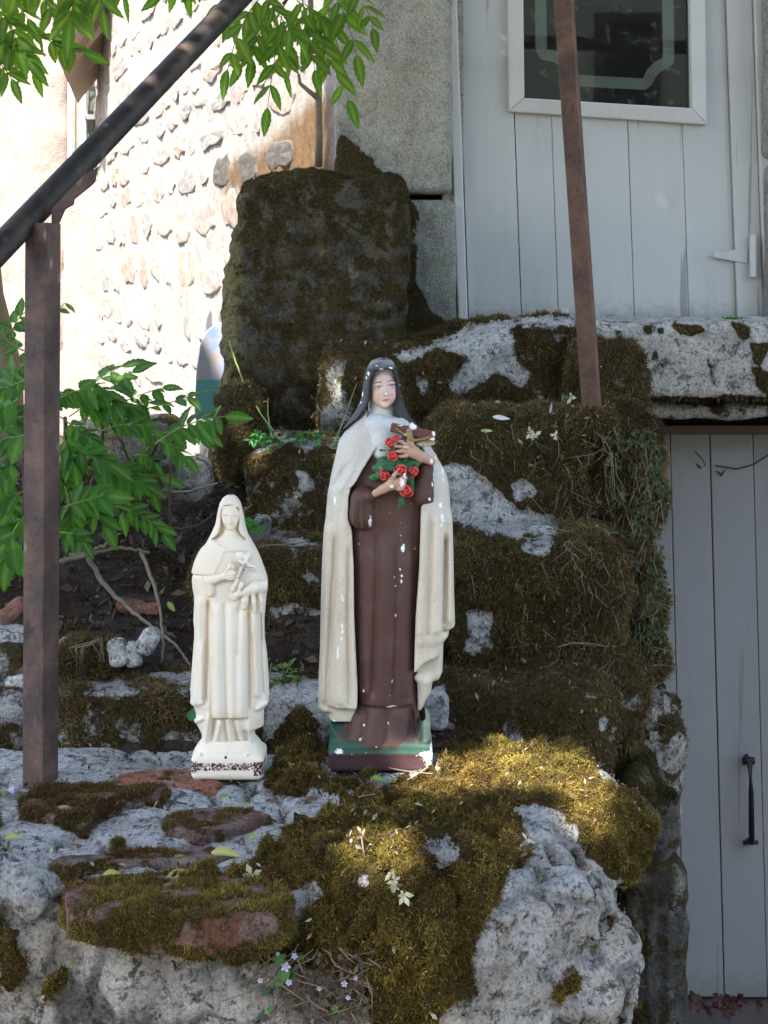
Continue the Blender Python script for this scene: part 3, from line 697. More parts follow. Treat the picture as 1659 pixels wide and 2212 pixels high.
# tread stones
step('step_stone', 96, 760, 1497, 1700, 2.56, 2.95, .045, (.30, .30, .29), 1, .45, 330000, cols=DKM, mf=tread(Zz(1497, 2.56), .64), **TD)
step('step_stone', 745, 1345, 1480, 1660, 2.60, 2.95, .05, (.25, .25, .24), 2, .8, 200000, cols=DKM, zmin=-.1)
def w2(V):
    V = V.copy(); V[:, 1] += .03*sstep(.10, .30, V[:, 0])*0; return V
step('step_stone', 398, 975, 1188, 1500, 2.80, 3.15, .05, (.30, .30, .28), 3, .72, 300000, cols=DKM, mf=tread(Zz(1188, 2.80), .72), **TD)
step('step_stone', 972, 1345, 1168, 1660, 2.74, 3.15, .045, (.22, .21, .19), 4, .95, 420000, (.008, .018), zmin=-.2, cols=DKM)
step('step_stone', 530, 945, 962, 1300, 3.00, 3.35, .05, (.24, .24, .21), 5, .60, 220000, (.005, .010), cols=DKM, mf=tread(Zz(962, 3.0), .62), **TD)
step('step_stone', 934, 1275, 898, 1172, 2.96, 3.35, .05, (.24, .23, .21), 6, .95, 520000, (.006, .014), cols=DKM, disp=((5, .014), (14, .009), (40, .006)))
def w4(V):
    V = V.copy(); u, v = proj(V); V[:, 2] -= .055*sstep(1110, 860, u)*sstep(.45, .60, V[:, 2]); return V
step('step_stone', 855, 1262, 692, 900, 3.22, 3.62, .03, (.28, .27, .25), 7, .85, 420000, (.007, .015), warp=w4, cols=DKM)
step('step_stone', 690, 905, 752, 960, 3.24, 3.62, .04, (.11, .11, .09), 8, .62, 200000, (.004, .009), cols=DKM)
# landing slab with holes painted as dark spots, and black lichen
BL = [[(1448, 705), (1456, 695), (1490, 705), (1520, 702), (1526, 716), (1500, 722), (1470, 720)],
      [(1575, 695), (1620, 705), (1616, 735), (1600, 735), (1590, 715)], [(1620, 745), (1660, 740), (1658, 770), (1640, 790), (1626, 782)], [(1620, 790), (1660, 800), (1665, 850), (1640, 850), (1630, 815)],
      [(1528, 775), (1540, 790), (1545, 830), (1534, 820)], [(1410, 760), (1425, 755), (1420, 775), (1408, 778)],
      [(1654, 830), (1690, 810), (1700, 850), (1660, 860)]]
HO = [(1400, 712, 9), (1426, 714, 7), (1334, 718, 6), (1430, 790, 4), (1390, 774, 0)]
def slc(V, N, u, v, c):
    c = np.ones_like(c)*np.array((.56, .53, .46))*(1+.35*fbm(V, 10, 4, 5))[:, None]
    k = np.zeros(len(V))
    for p in BL: k = np.maximum(k, sstep(6, -6, poly_sd(u, v, p)+9*fbm(V, 50, 3, 4)))
    for a, b, r in HO: k = np.maximum(k, sstep(r+2, r-2, np.hypot(u-a, v-b)))
    c = c*(1-k[:, None])+np.array((.022, .018, .014))*k[:, None]
    g = sstep(.15, .55, fbm(V, 13, 4, 21))[:, None]*.7; c = c*(1-g)+np.array((.13, .13, .14))*g
    y = sstep(.25, .6, fbm(V, 8, 3, 31))[:, None]*.4; c = c*(1-y)+np.array((.42, .38, .22))*y
    return c
def slm(V, N, u, v):
    s = poly_sd(u, v, [(1230, 735), (1330, 735), (1345, 790), (1388, 800), (1395, 870), (1230, 880)])
    m_ = sstep(10, -10, s+14*fbm(V, 30, 3, 6))
    for p in BL: m_ = np.maximum(m_, sstep(6, -6, poly_sd(u, v, p)+9*fbm(V, 50, 3, 4)))
    for a, b, r in HO:
        if r: m_ = np.maximum(m_, sstep(r+3, r-2, np.hypot(u-a, v-b)))
    return np.maximum(m_, sstep(.500, .480, V[:, 2]+.012*fbm(V, 12, 2, 3))*.75)*.95
step('landing_slab', 1236, 1900, 690, 862, 3.26, 3.79, .018, (.5, .48, .44), 9, 0, 0, cf=slc, mf=slm, mat='slab', disp=((5, .007), (20, .006), (60, .002)), cols=DKM, h=.006, mossn=9000, lm=(.008, .02))
def lnc(V, N, u, v, c):
    g = sstep(.1, .5, fbm(V*np.array([.35, 1, 1.6]), 20, 3, 3))[:, None]; return c*(1-.85*g)+np.array((.07, .08, .03))*.85*g
def lnm(V, N, u, v): return np.clip(.25+fbm(V, 12, 3, 4)-.3*sstep(.45, .43, V[:, 2]), 0, .7)
step('lintel_stone', 1372, 1900, 868, 908, 3.34, 3.75, .012, (.42, .40, .33), 10, 0, 0, cf=lnc, mf=lnm, mat='slab', disp=((6, .010), (16, .008), (60, .002)), h=.006, mossn=0)
# big weathered upright block with left edge traced
EL = np.array([(360, 512), (430, 514), (500, 512), (560, 503), (610, 492), (680, 478), (740, 480), (800, 474), (870, 462), (950, 455), (1040, 448)], float)
def wb(V):
    V = V.copy(); u, v = proj(V); e = np.interp(v, EL[:, 0], EL[:, 1]); k = np.clip((860-u)/(860-470.), 0, 1.15)
    V[:, 0] += (e-470)*k/F*V[:, 1]; V[:, 2] += .012*np.sin(V[:, 0]*30)*0; return V
def bc(V, N, u, v, c):
    c = c*(1+.45*fbm(V, 20, 4, 6))[:, None]
    k = sstep(545, 505, u+18*fbm(V, 20, 2, 4))[:, None]*.75; c = c*(1-k)+np.array((.21, .17, .055))*k  # golden sunlit left edge put into the colour
    p = sstep(.25, .55, fbm(V, 7, 4, 16))[:, None]*.15; return c*(1-p)+np.array((.20, .20, .19))*p
def bm(V, N, u, v): return np.clip(.50+.55*fbm(V, 26, 5, 8)+.25*N[:, 2]-.22*sstep(540, 500, u), 0, 1)
step('wall_end_block', 470, 875, 366, 1060, 3.36, 3.72, .035, (.080, .068, .044), 11, 0, 0, cf=bc, mf=bm, mat='algae', warp=wb, disp=((4, .026), (13, .022), (45, .008)), mossn=60000, lm=(.003, .007), cols=((.05, .036, .014), (.12, .088, .028), (.075, .05, .018)))
step('step_stone', 462, 560, 830, 1090, 3.18, 3.4, .05, (.08, .07, .05), 12, .9, 250000, (.004, .01), cols=DKM)
# mossy rubble end of the steps
def ws(V):
    V = V.copy(); u, v = proj(V)
    e = np.interp(v, [860, 900, 930, 1050, 1160, 1260, 1420, 1510, 1600, 1700], [1385, 1395, 1410, 1432, 1412, 1436, 1456, 1440, 1470, 1462])
    k = np.clip((u-1300)/(1440-1300.), 0, 1.1); V[:, 0] += (e-1440)*k/F*V[:, 1]; return V
step('rubble_stone', 1236, 1400, 742, 930, 3.15, 3.5, .04, (.18, .17, .14), 43, .9, 420000, (.008, .02), cols=DKM, droop=1.5)
step('rubble_stone', 1222, 1330, 892, 960, 2.955, 3.1, .03, (.18, .17, .14), 44, .95, 420000, (.006, .014), cols=DKM)
step('rubble_stone', 1242, 1440, 884, 1215, 3.05, 3.5, .045, (.18, .17, .14), 13, .95, 480000, (.009, .024), cols=DKM, warp=ws, droop=1.5)
step('rubble_stone', 1262, 1440, 1170, 1540, 2.88, 3.5, .05, (.20, .19, .16), 14, .9, 420000, (.009, .024), cols=DKM, warp=ws, droop=1.5)
step('rubble_stone', 1120, 1400, 1400, 1720, 2.72, 3.3, .05, (.20, .19, .16), 15, .85, 330000, (.008, .02), zmin=-.3, cols=DKM, droop=1.3)
step('rubble_stone', 1300, 1478, 1500, 1800, 2.86, 3.4, .05, (.33, .31, .27), 16, .38, 60000, (.006, .014), zmin=-.3, cols=DKM, disp=((6, .02), (16, .018), (45, .006)))
step('rubble_stone', 1160, 1474, 1700, 2400, 2.90, 3.5, .04, (.33, .31, .27), 17, .2, 0, zmin=-.82, mossn=0, zf=-.5)
# carved dark stones leaning in front
cs = empty('carved_stone'); cs.location = (0, 0, 0); tag(cs, 'dark fluted broken column stone standing on end between pier and cellar door', 'stone')
d = 2.62
vo = Vol(np.arange(X(1355, d)-.03, X(1500, d)+.04, .005), np.arange(d-.05, d+.26, .007), np.concatenate([np.arange(-.84, -.6, .03), np.arange(-.6, Zz(1850, d)+.03, .006)]))
x0, x1 = X(1362, d), X(1494, d); z1 = Zz(1872, d)
vo.box(((x0+x1)/2, d+.10, (z1-.82)/2), ((x1-x0)/2, .10, (z1+.82)/2), .035)
for k, (uf, rr_) in enumerate(((1384, .012), (1424, .011), (1462, .010))):
    vo.cap((X(uf, d), d-.002, -.82), (X(uf+2, d), d-.002, z1-.05), rr_*.7, None, .012, 's')
def cm_(V, N, u, v): return np.clip(.42+fbm(V, 14, 4, 3)+.4*N[:, 2], 0, .8)
def cc_(V, N, u, v, c):
    k = sstep(-.1, .5, fbm(V*np.array([1, 1, .35]), 26, 4, 23))[:, None]; return c*(1-k)+np.array((.24, .23, .17))*k
rock_obj('fluted_shaft', vo, M['algae'], cs, (.060, .055, .045), ((6, .008), (25, .006), (70, .002)), 31, cm_, cc_, 1, .3)
cs2 = empty('broken_stone'); tag(cs2, 'dark broken moulded stone with mossy notched top above the fluted shaft', 'stone')
d = 2.64
def wc(V):
    V = V.copy(); u, v = proj(V)
    e = np.interp(v, [1680, 1700, 1740, 1780, 1830, 1850, 1880], [1462, 1478, 1478, 1484, 1476, 1452, 1440]); k = np.clip((u-1380)/(1480-1380.), 0, 1.1); V[:, 0] += (e-1478)*k/F*V[:, 1]
    V[:, 2] += .018*np.sin((u-1340)/22.)*sstep(Zz(1780, 2.64), Zz(1700, 2.64), V[:, 2]); return V
vo = blockvol(X(1325, d), X(1478, d), d, d+.2, Zz(1884, d), Zz(1698, d), .03, .006)
o, V, Q, N, ms = rock_obj('moulded_block', vo, M['algae'], cs2, (.075, .068, .055), ((7, .012), (20, .010), (60, .003)), 33, lambda V, N, u, v: np.clip(.40+fbm(V, 14, 4, 6)+.5*N[:, 2], 0, .9), cc_, 1, .4, wc)
moss_blades('moss', V, Q, N, sstep(.6, .9, ms), 9000, .004, .012, .0013, o, (.02, .028, .008), (.045, .06, .016), (.05, .04, .014), seed=77)

# ---------------------------------------------------------------- foreground pier
pier = empty('stone_pier'); tag(pier, 'broad mossy rubble stone pier the two statues stand on', 'pier')
MOSSP = [(560, 1705), (600, 1640), (700, 1600), (930, 1560), (1240, 1620), (1300, 1690), (1400, 1750), (1400, 1850), (1340, 1905), (1300, 1890), (1250, 1835), (1215, 1762), (1140, 1742), (1108, 1760), (1142, 1800), (1110, 1860), (1080, 1925), (1020, 2060), (1022, 2130), (960, 2185), (900, 2260), (815, 2260),
         (800, 2180), (740, 2110), (640, 2075), (430, 2062), (330, 2040), (150, 2000), (118, 1935), (210, 1905), (400, 1888), (520, 1890), (560, 1852), (640, 1790), (735, 1745), (700, 1712), (610, 1722)]
BARE = [[(905, 1838), (968, 1818), (985, 1830), (990, 1868), (960, 1880), (940, 1862)], [(775, 1895), (795, 1890), (798, 1915), (770, 1920)], [(620, 1930), (680, 1905), (690, 1935), (640, 1990), (620, 1975)],
        [(1170, 1960), (1190, 1950), (1190, 1975), (1172, 1985)], [(745, 1715), (800, 1700), (880, 1680), (880, 1700), (800, 1722), (750, 1735)]]
MOREM = [[(90, 2140), (140, 2100), (150, 2130), (100, 2170)], [(0, 1995), (40, 2010), (60, 2100), (10, 2120), (-20, 2060)], [(1180, 2130), (1235, 2100), (1240, 2140), (1200, 2170)],
         [(1105, 1870), (1140, 1835), (1160, 1850), (1120, 1880)], [(-10, 1690), (0, 2000), (-30, 2000)]]
def pierm(V, N, u, v):
    s = poly_sd(u, v, MOSSP)+16*fbm(V, 22, 4, 4); k = sstep(9, -12, s)
    for i, p in enumerate(BARE): k = np.minimum(k, sstep(-5, 7, poly_sd(u, v, p)+9*fbm(V, 45, 3, 5+i)))
    for i, p in enumerate(MOREM): k = np.maximum(k, .9*sstep(6, -8, poly_sd(u, v, p)+14*fbm(V, 35, 3, 15+i)))
    k = k*(1-.85*sstep(.02, .0, np.maximum(np.abs(V[:, 0]+.006)-.078, np.abs(V[:, 1]-2.46)-.085))*sstep(-.05, -.02, V[:, 2]))
    k = np.maximum(k, .9*sstep(.30, .5, fbm(V, 26, 4, 41))*sstep(-.01, -.06, V[:, 2]))
    return k
def pierc(V, N, u, v, c):
    top = sstep(-.03, -.008, V[:, 2])[:, None]
    front = np.array((.47, .435, .375))*(1+.45*fbm(V, 9, 4, 71))[:, None]
    g = sstep(.05, .55, fbm(V, 11, 4, 17))[:, None]*.55; front = front*(1-g)+np.array((.26, .25, .24))*g
    g = sstep(.2, .6, fbm(V, 8, 3, 27))[:, None]*.5; front = front*(1-g)+np.array((.40, .34, .22))*g
    g = sstep(.02, .32, fbm(V, 15, 4, 37))[:, None]*.8*sstep(760, 560, u)[:, None]; front = front*(1-g)+np.array((.05, .045, .05))*g
    ck = sstep(.10, .02, np.abs(fbm(V, 6.5, 3, 141)))[:, None]*sstep(-.3, .1, fbm(V, 5, 2, 151))[:, None]*.85; front = front*(1-ck)+np.array((.07, .06, .05))*ck
    mort = np.array((.46, .47, .465))*(1+.14*fbm(V, 30, 3, 13))[:, None]
    return front*(1-top)+mort*top
px = np.concatenate([np.arange(-1.3, -.64, .03), np.arange(-.64, .42, .0055)])
pz = np.concatenate([np.arange(-.86, -.26, .03), np.arange(-.26, .06, .0055)])
vo = Vol(px, np.arange(1.86, 2.68, .007), pz)
def pfn(X_, Y_, Z_):
    fr = 1.995-.06*sstep(-.40, -.3, X_)*sstep(.25, .1, X_)     # front plane by x
    bk = 2.56-.10*sstep(.10, .26, X_)
    r = .035+.06*sstep(-.20, .0, X_)
    xr = np.where(Z_ > -5, .285+.0*Z_, 0)+.02*sstep(-.05, -.2, Z_)
    xc, hx = (xr-1.3)/2, (xr+1.3)/2; yc, hy = (fr+bk)/2, (bk-fr)/2
    zt = 0+.012*sstep(.02, .15, X_)*sstep(2.3, 2.5, Y_)-.02*sstep(-.12, .05, X_)*sstep(2.25, 2.05, Y_)
    zc, hz = (zt-.9)/2, (zt+.9)/2
    qx, qy, qz = np.abs(X_-xc)-hx+r, np.abs(Y_-yc)-hy+r, np.abs(Z_-zc)-hz+r
    return np.sqrt(np.maximum(qx, 0)**2+np.maximum(qy, 0)**2+np.maximum(qz, 0)**2)+np.minimum(np.maximum(np.maximum(qx, qy), qz), 0)-r
vo.op(pfn)
def lumpat(u, v, d, rx, ry, rz, k=.03, mode='u', rot=0): 
    p = W(u, v, d); vo.ell(p, (rx, ry, rz), k, mode, rot)
lumpat(1300, 1800, 2.30, .058, .12, .055, .05); lumpat(1180, 1690, 2.42, .07, .09, .035, .05)
lumpat(1170, 1985, 2.03, .08, .05, .05, .02, rot=.5); lumpat(1310, 2080, 2.10, .05, .09, .06, .02)
lumpat(760, 1990, 2.0, .12, .06, .08, .05); lumpat(950, 2000, 2.0, .10, .07, .09, .05)
lumpat(600, 2120, 1.99, .13, .04, .035, .03); lumpat(200, 2150, 1.99, .10, .045, .05, .025, rot=.5); lumpat(340, 2180, 1.985, .06, .04, .05, .02); lumpat(470, 2200, 1.985, .05, .04, .045, .02)
lumpat(15, 1930, 1.995, .05, .04, .05, .04); lumpat(60, 2080, 2.0, .05, .05, .06, .02)
o, V, Q, N, pms = rock_obj('rubble_body', vo, M['rock'], pier, (.45, .44, .42), ((5, .010), (14, .008), (45, .0045)), 51, pierm, pierc, 1, .45, ledge=.014, crack=.015, cushion=.024)
pier_body = o
# flatten relief on the mortar bed where the statues stand is not needed: they stand on their own bases
PV, PQ, PN = V, Q, N
big = sstep(.35, .75, pms)*(.25+.75*sstep(-.25, .05, fbm(V, 48, 3, 444)))
camv = np.where((PV[:, 2] > -.30) & (PV[:, 0] > -.62), 1.0, 0.0)
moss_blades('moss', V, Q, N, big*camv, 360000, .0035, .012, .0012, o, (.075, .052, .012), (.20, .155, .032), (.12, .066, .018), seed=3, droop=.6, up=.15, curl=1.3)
from mathutils.bvhtree import BVHTree
_top = BVHTree.FromPolygons([tuple(map(float, p)) for p in PV], [tuple(map(int, q)) for q in PQ])
def ground_z(x, y, z=.3):
    h = _top.ray_cast(Vector((x, y, z)), Vector((0, 0, -1))); return h[0].z if h[0] else 0.0
def onpier(u, v):
    """point on the pier top seen at plan position u,v"""
    p = W(u, v, 1.0); o_ = Vector((0, 0, H)); d_ = (Vector(p)-o_).normalized(); h = _top.ray_cast(o_, d_)
    return np.array(h[0]) if h[0] else W(u, v, 2581/max(v-600, 1))
# terracotta bricks bedded in the mortar : outlines given on the top plane
def brick(poly, thick, seed, colr, mossadd, nm, nblade=4000, cols=MOSSC, lm=(.003, .008), drop=0.0):
    pts = []
    for i in range(len(poly)):
        a, b_ = poly[i], poly[(i+1) % len(poly)]; n_ = max(1, int(math.hypot(b_[0]-a[0], b_[1]-a[1])/7))
        for k in range(n_): t = k/n_; pts.append((a[0]*(1-t)+b_[0]*t, a[1]*(1-t)+b_[1]*t))
    zt = thick; W3 = []
    for u, v in pts:
        dd = (H-zt)*F/(v-VH); W3.append(((u-UC)/F*dd, dd))
    W3 = np.array(W3); cen = W3.mean(0)
    x0, y0 = W3.min(0)-.012; x1, y1 = W3.max(0)+.012; h = .0045
    vb = Vol(np.arange(x0, x1, h), np.arange(y0, y1, h), np.arange(-.02-drop, zt+.012, .0035))
    gx, gy = np.meshgrid(vb.xs, vb.ys, indexing='ij'); sd2 = poly_sd(gx, gy, W3).astype(np.float32)
    P2 = np.stack([gx.ravel(), gy.ravel(), np.zeros(gx.size)], 1); sd2 += (.004*fbm(P2, 30, 3, seed)).reshape(gx.shape)
    tz = (zt+.004*fbm(P2, 22, 3, seed+2)).reshape(gx.shape)
    def fn(X_, Y_, Z_):
        a = sd2[:, :, None]+.004; b2 = Z_-tz[:, :, None]+.004
        return np.sqrt(np.maximum(a, 0)**2+np.maximum(b2, 0)**2)+np.minimum(np.maximum(a, b2), 0)-.004+0*X_*Y_
    vb.op(fn); vb.op(lambda X_, Y_, Z_: (-.012-drop)-Z_+0*X_+0*Y_, mode='i')
    def mf(V, N, u, v): return np.clip(mossadd+1.1*fbm(V, 26, 4, seed+7), 0, 1)
    def cf(V, N, u, v, c):
        k = sstep(.1, .5, fbm(V, 18, 3, seed+9))[:, None]*.5; return c*(1-k)+np.array((.30, .20, .15))*k
    ob, V, Q, N, ms_ = rock_obj('brick', vb, M['tile'], pier, colr, ((30, .0015), (70, .001)), seed, mf, cf, 1)
    if nblade: moss_blades('moss', V, Q, N, sstep(.35, .7, ms_), nblade, lm[0], lm[1], .0010, ob, *cols, seed=seed+4, droop=.5, curl=.7)
    return ob
TC = (.28, .115, .07); BRM = ((.05, .026, .010), (.12, .065, .02), (.13, .10, .024))
brick([(252, 1672), (300, 1664), (350, 1658), (430, 1662), (486, 1690), (470, 1699), (380, 1696), (262, 1686)], .006, 201, (.33, .13, .08), .05, 'a', 1200, BRM)
brick([(44, 1722), (70, 1700), (130, 1690), (210, 1692), (350, 1690), (372, 1702), (330, 1722), (300, 1728), (215, 1752), (190, 1778), (110, 1762), (50, 1752)], .012, 202, (.14, .062, .040), .66, 'b', 16000, ((.05, .022, .009), (.10, .06, .018), (.12, .10, .022)), (.004, .011))
brick([(345, 1762), (392, 1752), (440, 1744), (500, 1738), (560, 1750), (592, 1758), (560, 1775), (500, 1790), (470, 1802), (430, 1795), (360, 1785)], .010, 203, (.13, .070, .050), .46, 'c', 5200, BRM, (.003, .008))
brick([(106, 1862), (130, 1846), (230, 1842), (330, 1828), (420, 1822), (500, 1832), (512, 1846), (440, 1856), (330, 1864), (250, 1876), (170, 1884), (110, 1880)], .006, 204, (.14, .080, .058), .42, 'd', 4800, BRM, (.003, .008))
brick([(132, 1912), (200, 1900), (330, 1884), (500, 1888), (590, 1904), (640, 1930), (600, 1975), (480, 1990), (300, 1978), (145, 1950)], .013, 205, (.19, .080, .050), .62, 'e', 26000, ((.06, .042, .012), (.19, .155, .03), (.11, .06, .018)), (.004, .012), drop=.018)
brick([(240, 1808), (258, 1804), (273, 1810), (262, 1818), (246, 1818)], .006, 206, (.10, .05, .03), .8, 'f', 900, BRM)
# soil bank and garden floor behind the pier, left of the steps
gx = np.concatenate([np.linspace(-6, -1.0, 14), np.arange(-.98, .10, .014)]); gy = np.concatenate([np.arange(2.55, 4.3, .016), np.linspace(4.35, 9, 20)])
GX, GY = np.meshgrid(gx, gy, indexing='ij'); P = np.stack([GX.ravel(), GY.ravel(), np.zeros(GX.size)], 1)
zb = np.interp(P[:, 1], [2.55, 2.66, 2.74, 2.86, 3.0, 3.2, 3.5, 4.0, 9], [-.02, .06, .10, .17, .25, .31, .33, .12, -.1])
zb = zb-.05*sstep(-.45, -.55, P[:, 0])*sstep(2.95, 2.7, P[:, 1])
zb += .022*fbm(P, 6, 3, 8)+.014*fbm(P, 22, 3, 9)+.006*fbm(P, 60, 2, 10)
P[:, 2] = zb; na, nb_ = len(gx), len(gy); I = np.arange(na*nb_).reshape(na, nb_)
Qs = np.stack([I[:-1, :-1].ravel(), I[1:, :-1].ravel(), I[1:, 1:].ravel(), I[:-1, 1:].ravel()], 1)
Vs = P.astype(np.float32); Ns = vnormals(Vs, Qs)
msk = np.clip(.30+1.1*fbm(Vs, 7, 3, 12), 0, 1)
so_ = mesh('soil_bank', Vs, Qs, M['soil'], None, col=np.array((.034, .020, .012))*(1+.4*fbm(Vs, 20, 3, 13))[:, None], attrs={'moss': msk*.8})
tag(so_, 'dark leaf littered soil bank left of the steps', kind='structure')
ok = np.where((Vs[:, 1] < 3.4) & (Vs[:, 0] > -1), 1.0, 0)
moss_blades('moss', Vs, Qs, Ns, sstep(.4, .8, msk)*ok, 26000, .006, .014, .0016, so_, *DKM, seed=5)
# litter of crumbs, old leaves on the bank
r = np.random.default_rng(9); n = 5200; q = r.choice(len(Qs), n, p=(ok[Qs].mean(1)/ok[Qs].mean(1).sum())); C = Vs[Qs[q]].mean(1)
sz = .004+.012*r.random((n, 1))**2; a = r.normal(size=(n, 3)); a /= np.linalg.norm(a, axis=1)[:, None]; b_ = np.cross(a, Ns[Qs[q, 0]]+.4*r.normal(size=(n, 3))); b_ /= np.linalg.norm(b_, axis=1)[:, None]+1e-9
C = C+Ns[Qs[q, 0]]*.004; Vl = np.stack([C-a*sz, C-b_*sz*.4, C+a*sz, C+b_*sz*.45+Ns[Qs[q, 0]]*sz*.3], 1).reshape(-1, 3); bi = np.arange(n)[:, None]*4
pal = np.array([(.06, .04, .025), (.11, .075, .045), (.03, .02, .012), (.16, .13, .09), (.05, .035, .03)])[r.integers(0, 5, n)]
ol = mesh('leaf_litter', Vl, bi+np.array([[0, 1, 2, 3]]), M['small'], None, col=np.repeat(pal, 4, 0), smooth=False); tag(ol, 'brown leaf litter and crumbs scattered over the soil bank', kind='stuff')

# crumbs, dead leaflets and husks caught on moss and stone
def crumbs(name, V, Q, N, wgt, n, parent, seed, smin=.0015, smax=.007):
    r = np.random.default_rng(seed); w_ = wgt[Q].mean(1); A_ = np.linalg.norm(np.cross(V[Q[:, 2]]-V[Q[:, 0]], V[Q[:, 3]]-V[Q[:, 1]]), axis=1); w_ = w_*A_; q = r.choice(len(Q), n, p=w_/w_.sum())
    C = V[Q[q]].mean(1)+N[Q[q, 0]]*.006; sz = smin+(smax-smin)*r.random((n, 1))**2.5
    a = r.normal(size=(n, 3)); a /= np.linalg.norm(a, axis=1)[:, None]; b2 = np.cross(a, N[Q[q, 0]]+.5*r.normal(size=(n, 3))); b2 /= np.linalg.norm(b2, axis=1)[:, None]+1e-9
    Vl = np.stack([C-a*sz, C-b2*sz*.4, C+a*sz, C+b2*sz*.4+N[Q[q, 0]]*sz*.3], 1).reshape(-1, 3)
    pal = np.array([(.10, .06, .03), (.30, .24, .14), (.45, .42, .34), (.05, .03, .02), (.20, .22, .07), (.16, .09, .05)])[r.integers(0, 6, n)]
    o = mesh(name, Vl, np.arange(n)[:, None]*4+np.array([[0, 1, 2, 3]]), M['small'], parent, col=np.repeat(pal, 4, 0), smooth=False); o['kind'] = 'stuff'; return o
crumbs('crumbs', PV, PQ, PN, camv*np.clip(PN[:, 2]+.25, .05, 1), 2600, pier_body, 5)
for k_, (o_s, V_s, Q_s, N_s) in enumerate(STEPS): crumbs('crumbs', V_s, Q_s, N_s, np.where(N_s[:, 1] < .4, 1., .0)*np.where(V_s[:, 2] > -.1, 1, 0), 260, o_s, 90+k_, .0015, .008)
# ---------------------------------------------------------------- posts and hand rail
def sqpost(name, mat, base, top, wdt, rot, parent=None, wall=.003):
    m = MB(); V = []
    for (x, y, z) in (base, top):
        for k in range(4):
            a = rot+math.pi/4+k*math.pi/2; V.append((x+wdt/math.sqrt(2)*math.cos(a), y+wdt/math.sqrt(2)*math.sin(a), z))
    m.add(V, [(3, 2, 1, 0), (4, 5, 6, 7), (0, 1, 5, 4), (1, 2, 6, 5), (2, 3, 7, 6), (3, 0, 4, 7)])
    return m.build(name, mat, parent, bevel=.002)
rail = empty('handrail'); tag(rail, 'dark round iron handrail slanting up across the upper left on a square post', 'handrail')
a, b_ = W(0, 536, 2.32), W(442, 74, 2.78); dirv = (b_-a)
p0, p1 = a-dirv*.6, b_+dirv*.9
m = MB(); N_ = 24; m.tube([p0+(p1-p0)*t for t in np.linspace(0, 1, N_)], .0197, 24); m.build('rail_pipe', M['pipe'], rail, smooth=True)
pb, pt = W(87, 1735, 2.37), W(93, 500, 2.37)
sqpost('post', M['post'], (pb[0], 2.37, -.02), (pt[0], 2.37, pt[2]+.012), .0365, math.radians(-26), rail)
gp = [(112, 500), (128, 480), (140, 452), (158, 442), (160, 430), (195, 402), (205, 392), (210, 362), (180, 380), (112, 452)]
m = MB(); m.prism([((u-UC)/F*2.375, H-(v-VH)/F*2.375) for u, v in gp], 2.372, 2.382); m.build('weld_gusset', M['post'], rail, bevel=.001)
gate = empty('landing_post'); tag(gate, 'rusty red square steel post leaning slightly in front of the upper door', 'post')
b0, t0_ = W(1281, 896, 3.0), W(1196+22, 0, 3.0); e = (t0_-b0); 
sqpost('post', M['post2'], (b0[0], 3.0, b0[2]-.02), tuple(b0+e*1.32), .0305, math.radians(-20), gate)
tp = b0+e*1.19; m = MB(); m.tube([(tp[0]-1.1, tp[1], tp[2]+.05), (tp[0]+1.3, tp[1], tp[2]-.03)], .019, 4); m.build('rail_bar', M['post2'], gate)

# ---------------------------------------------------------------- large painted statue
def prof(tab): t = np.array(tab, float); return lambda L: np.interp(L, t[:, 0], t[:, 1])
def superell(X_, Y_, cx, a, b, cy=0, p=2.4):
    q = (np.abs((X_-cx)/a)**p+np.abs((Y_-cy)/b)**p)**(1/p); return (q-1)*np.minimum(a, b)
def ridges(L, X_, tabs):
    """sum of vertical fold ridges; each tab: (amp, width, [(ly,lx)...])"""
    o = 0
    for amp, wd, t in tabs:
        t = np.array(t, float); xk = np.interp(L, t[:, 0], t[:, 1]); fade = sstep(t[0, 0]-60, t[0, 0]+80, L)*sstep(t[-1, 0]+60, t[-1, 0]-40, L)
        o = o+amp*np.exp(-((X_-xk)/wd)**2)*fade
    return o
class Stat:
    def __init__(s, root, k, cx, lbase, yc): s.root, s.k, s.cx, s.lb, s.yc = root, k, cx, lbase, yc
    def tow(s, V):
        V = V.copy(); return np.stack([(V[:, 0]-s.cx)*s.k, V[:, 1]*s.k, (V[:, 2]+s.lb)*s.k], 1).astype(np.float32)
    def part(s, name, vol, mat, colf, smooth=1, parent=None):
        V, Q = vol.mesh()
        if smooth: V = laplace(V, Q, smooth, .5)
        N = vnormals(V, Q); c = colf(V, N) if callable(colf) else np.ones((len(V), 3))*np.array(colf)
        o = mesh(name, s.tow(V), Q, mat, parent or s.root, col=np.clip(c, 0, 1)); return o
def gridL(x0, x1, y0, y1, l0, l1, h): return Vol(np.arange(x0, x1, h), np.arange(y0, y1, h), np.arange(-l1, -l0, h))
def blend(c, col_, k): k = k[:, None]; return c*(1-k)+np.array(col_)*k
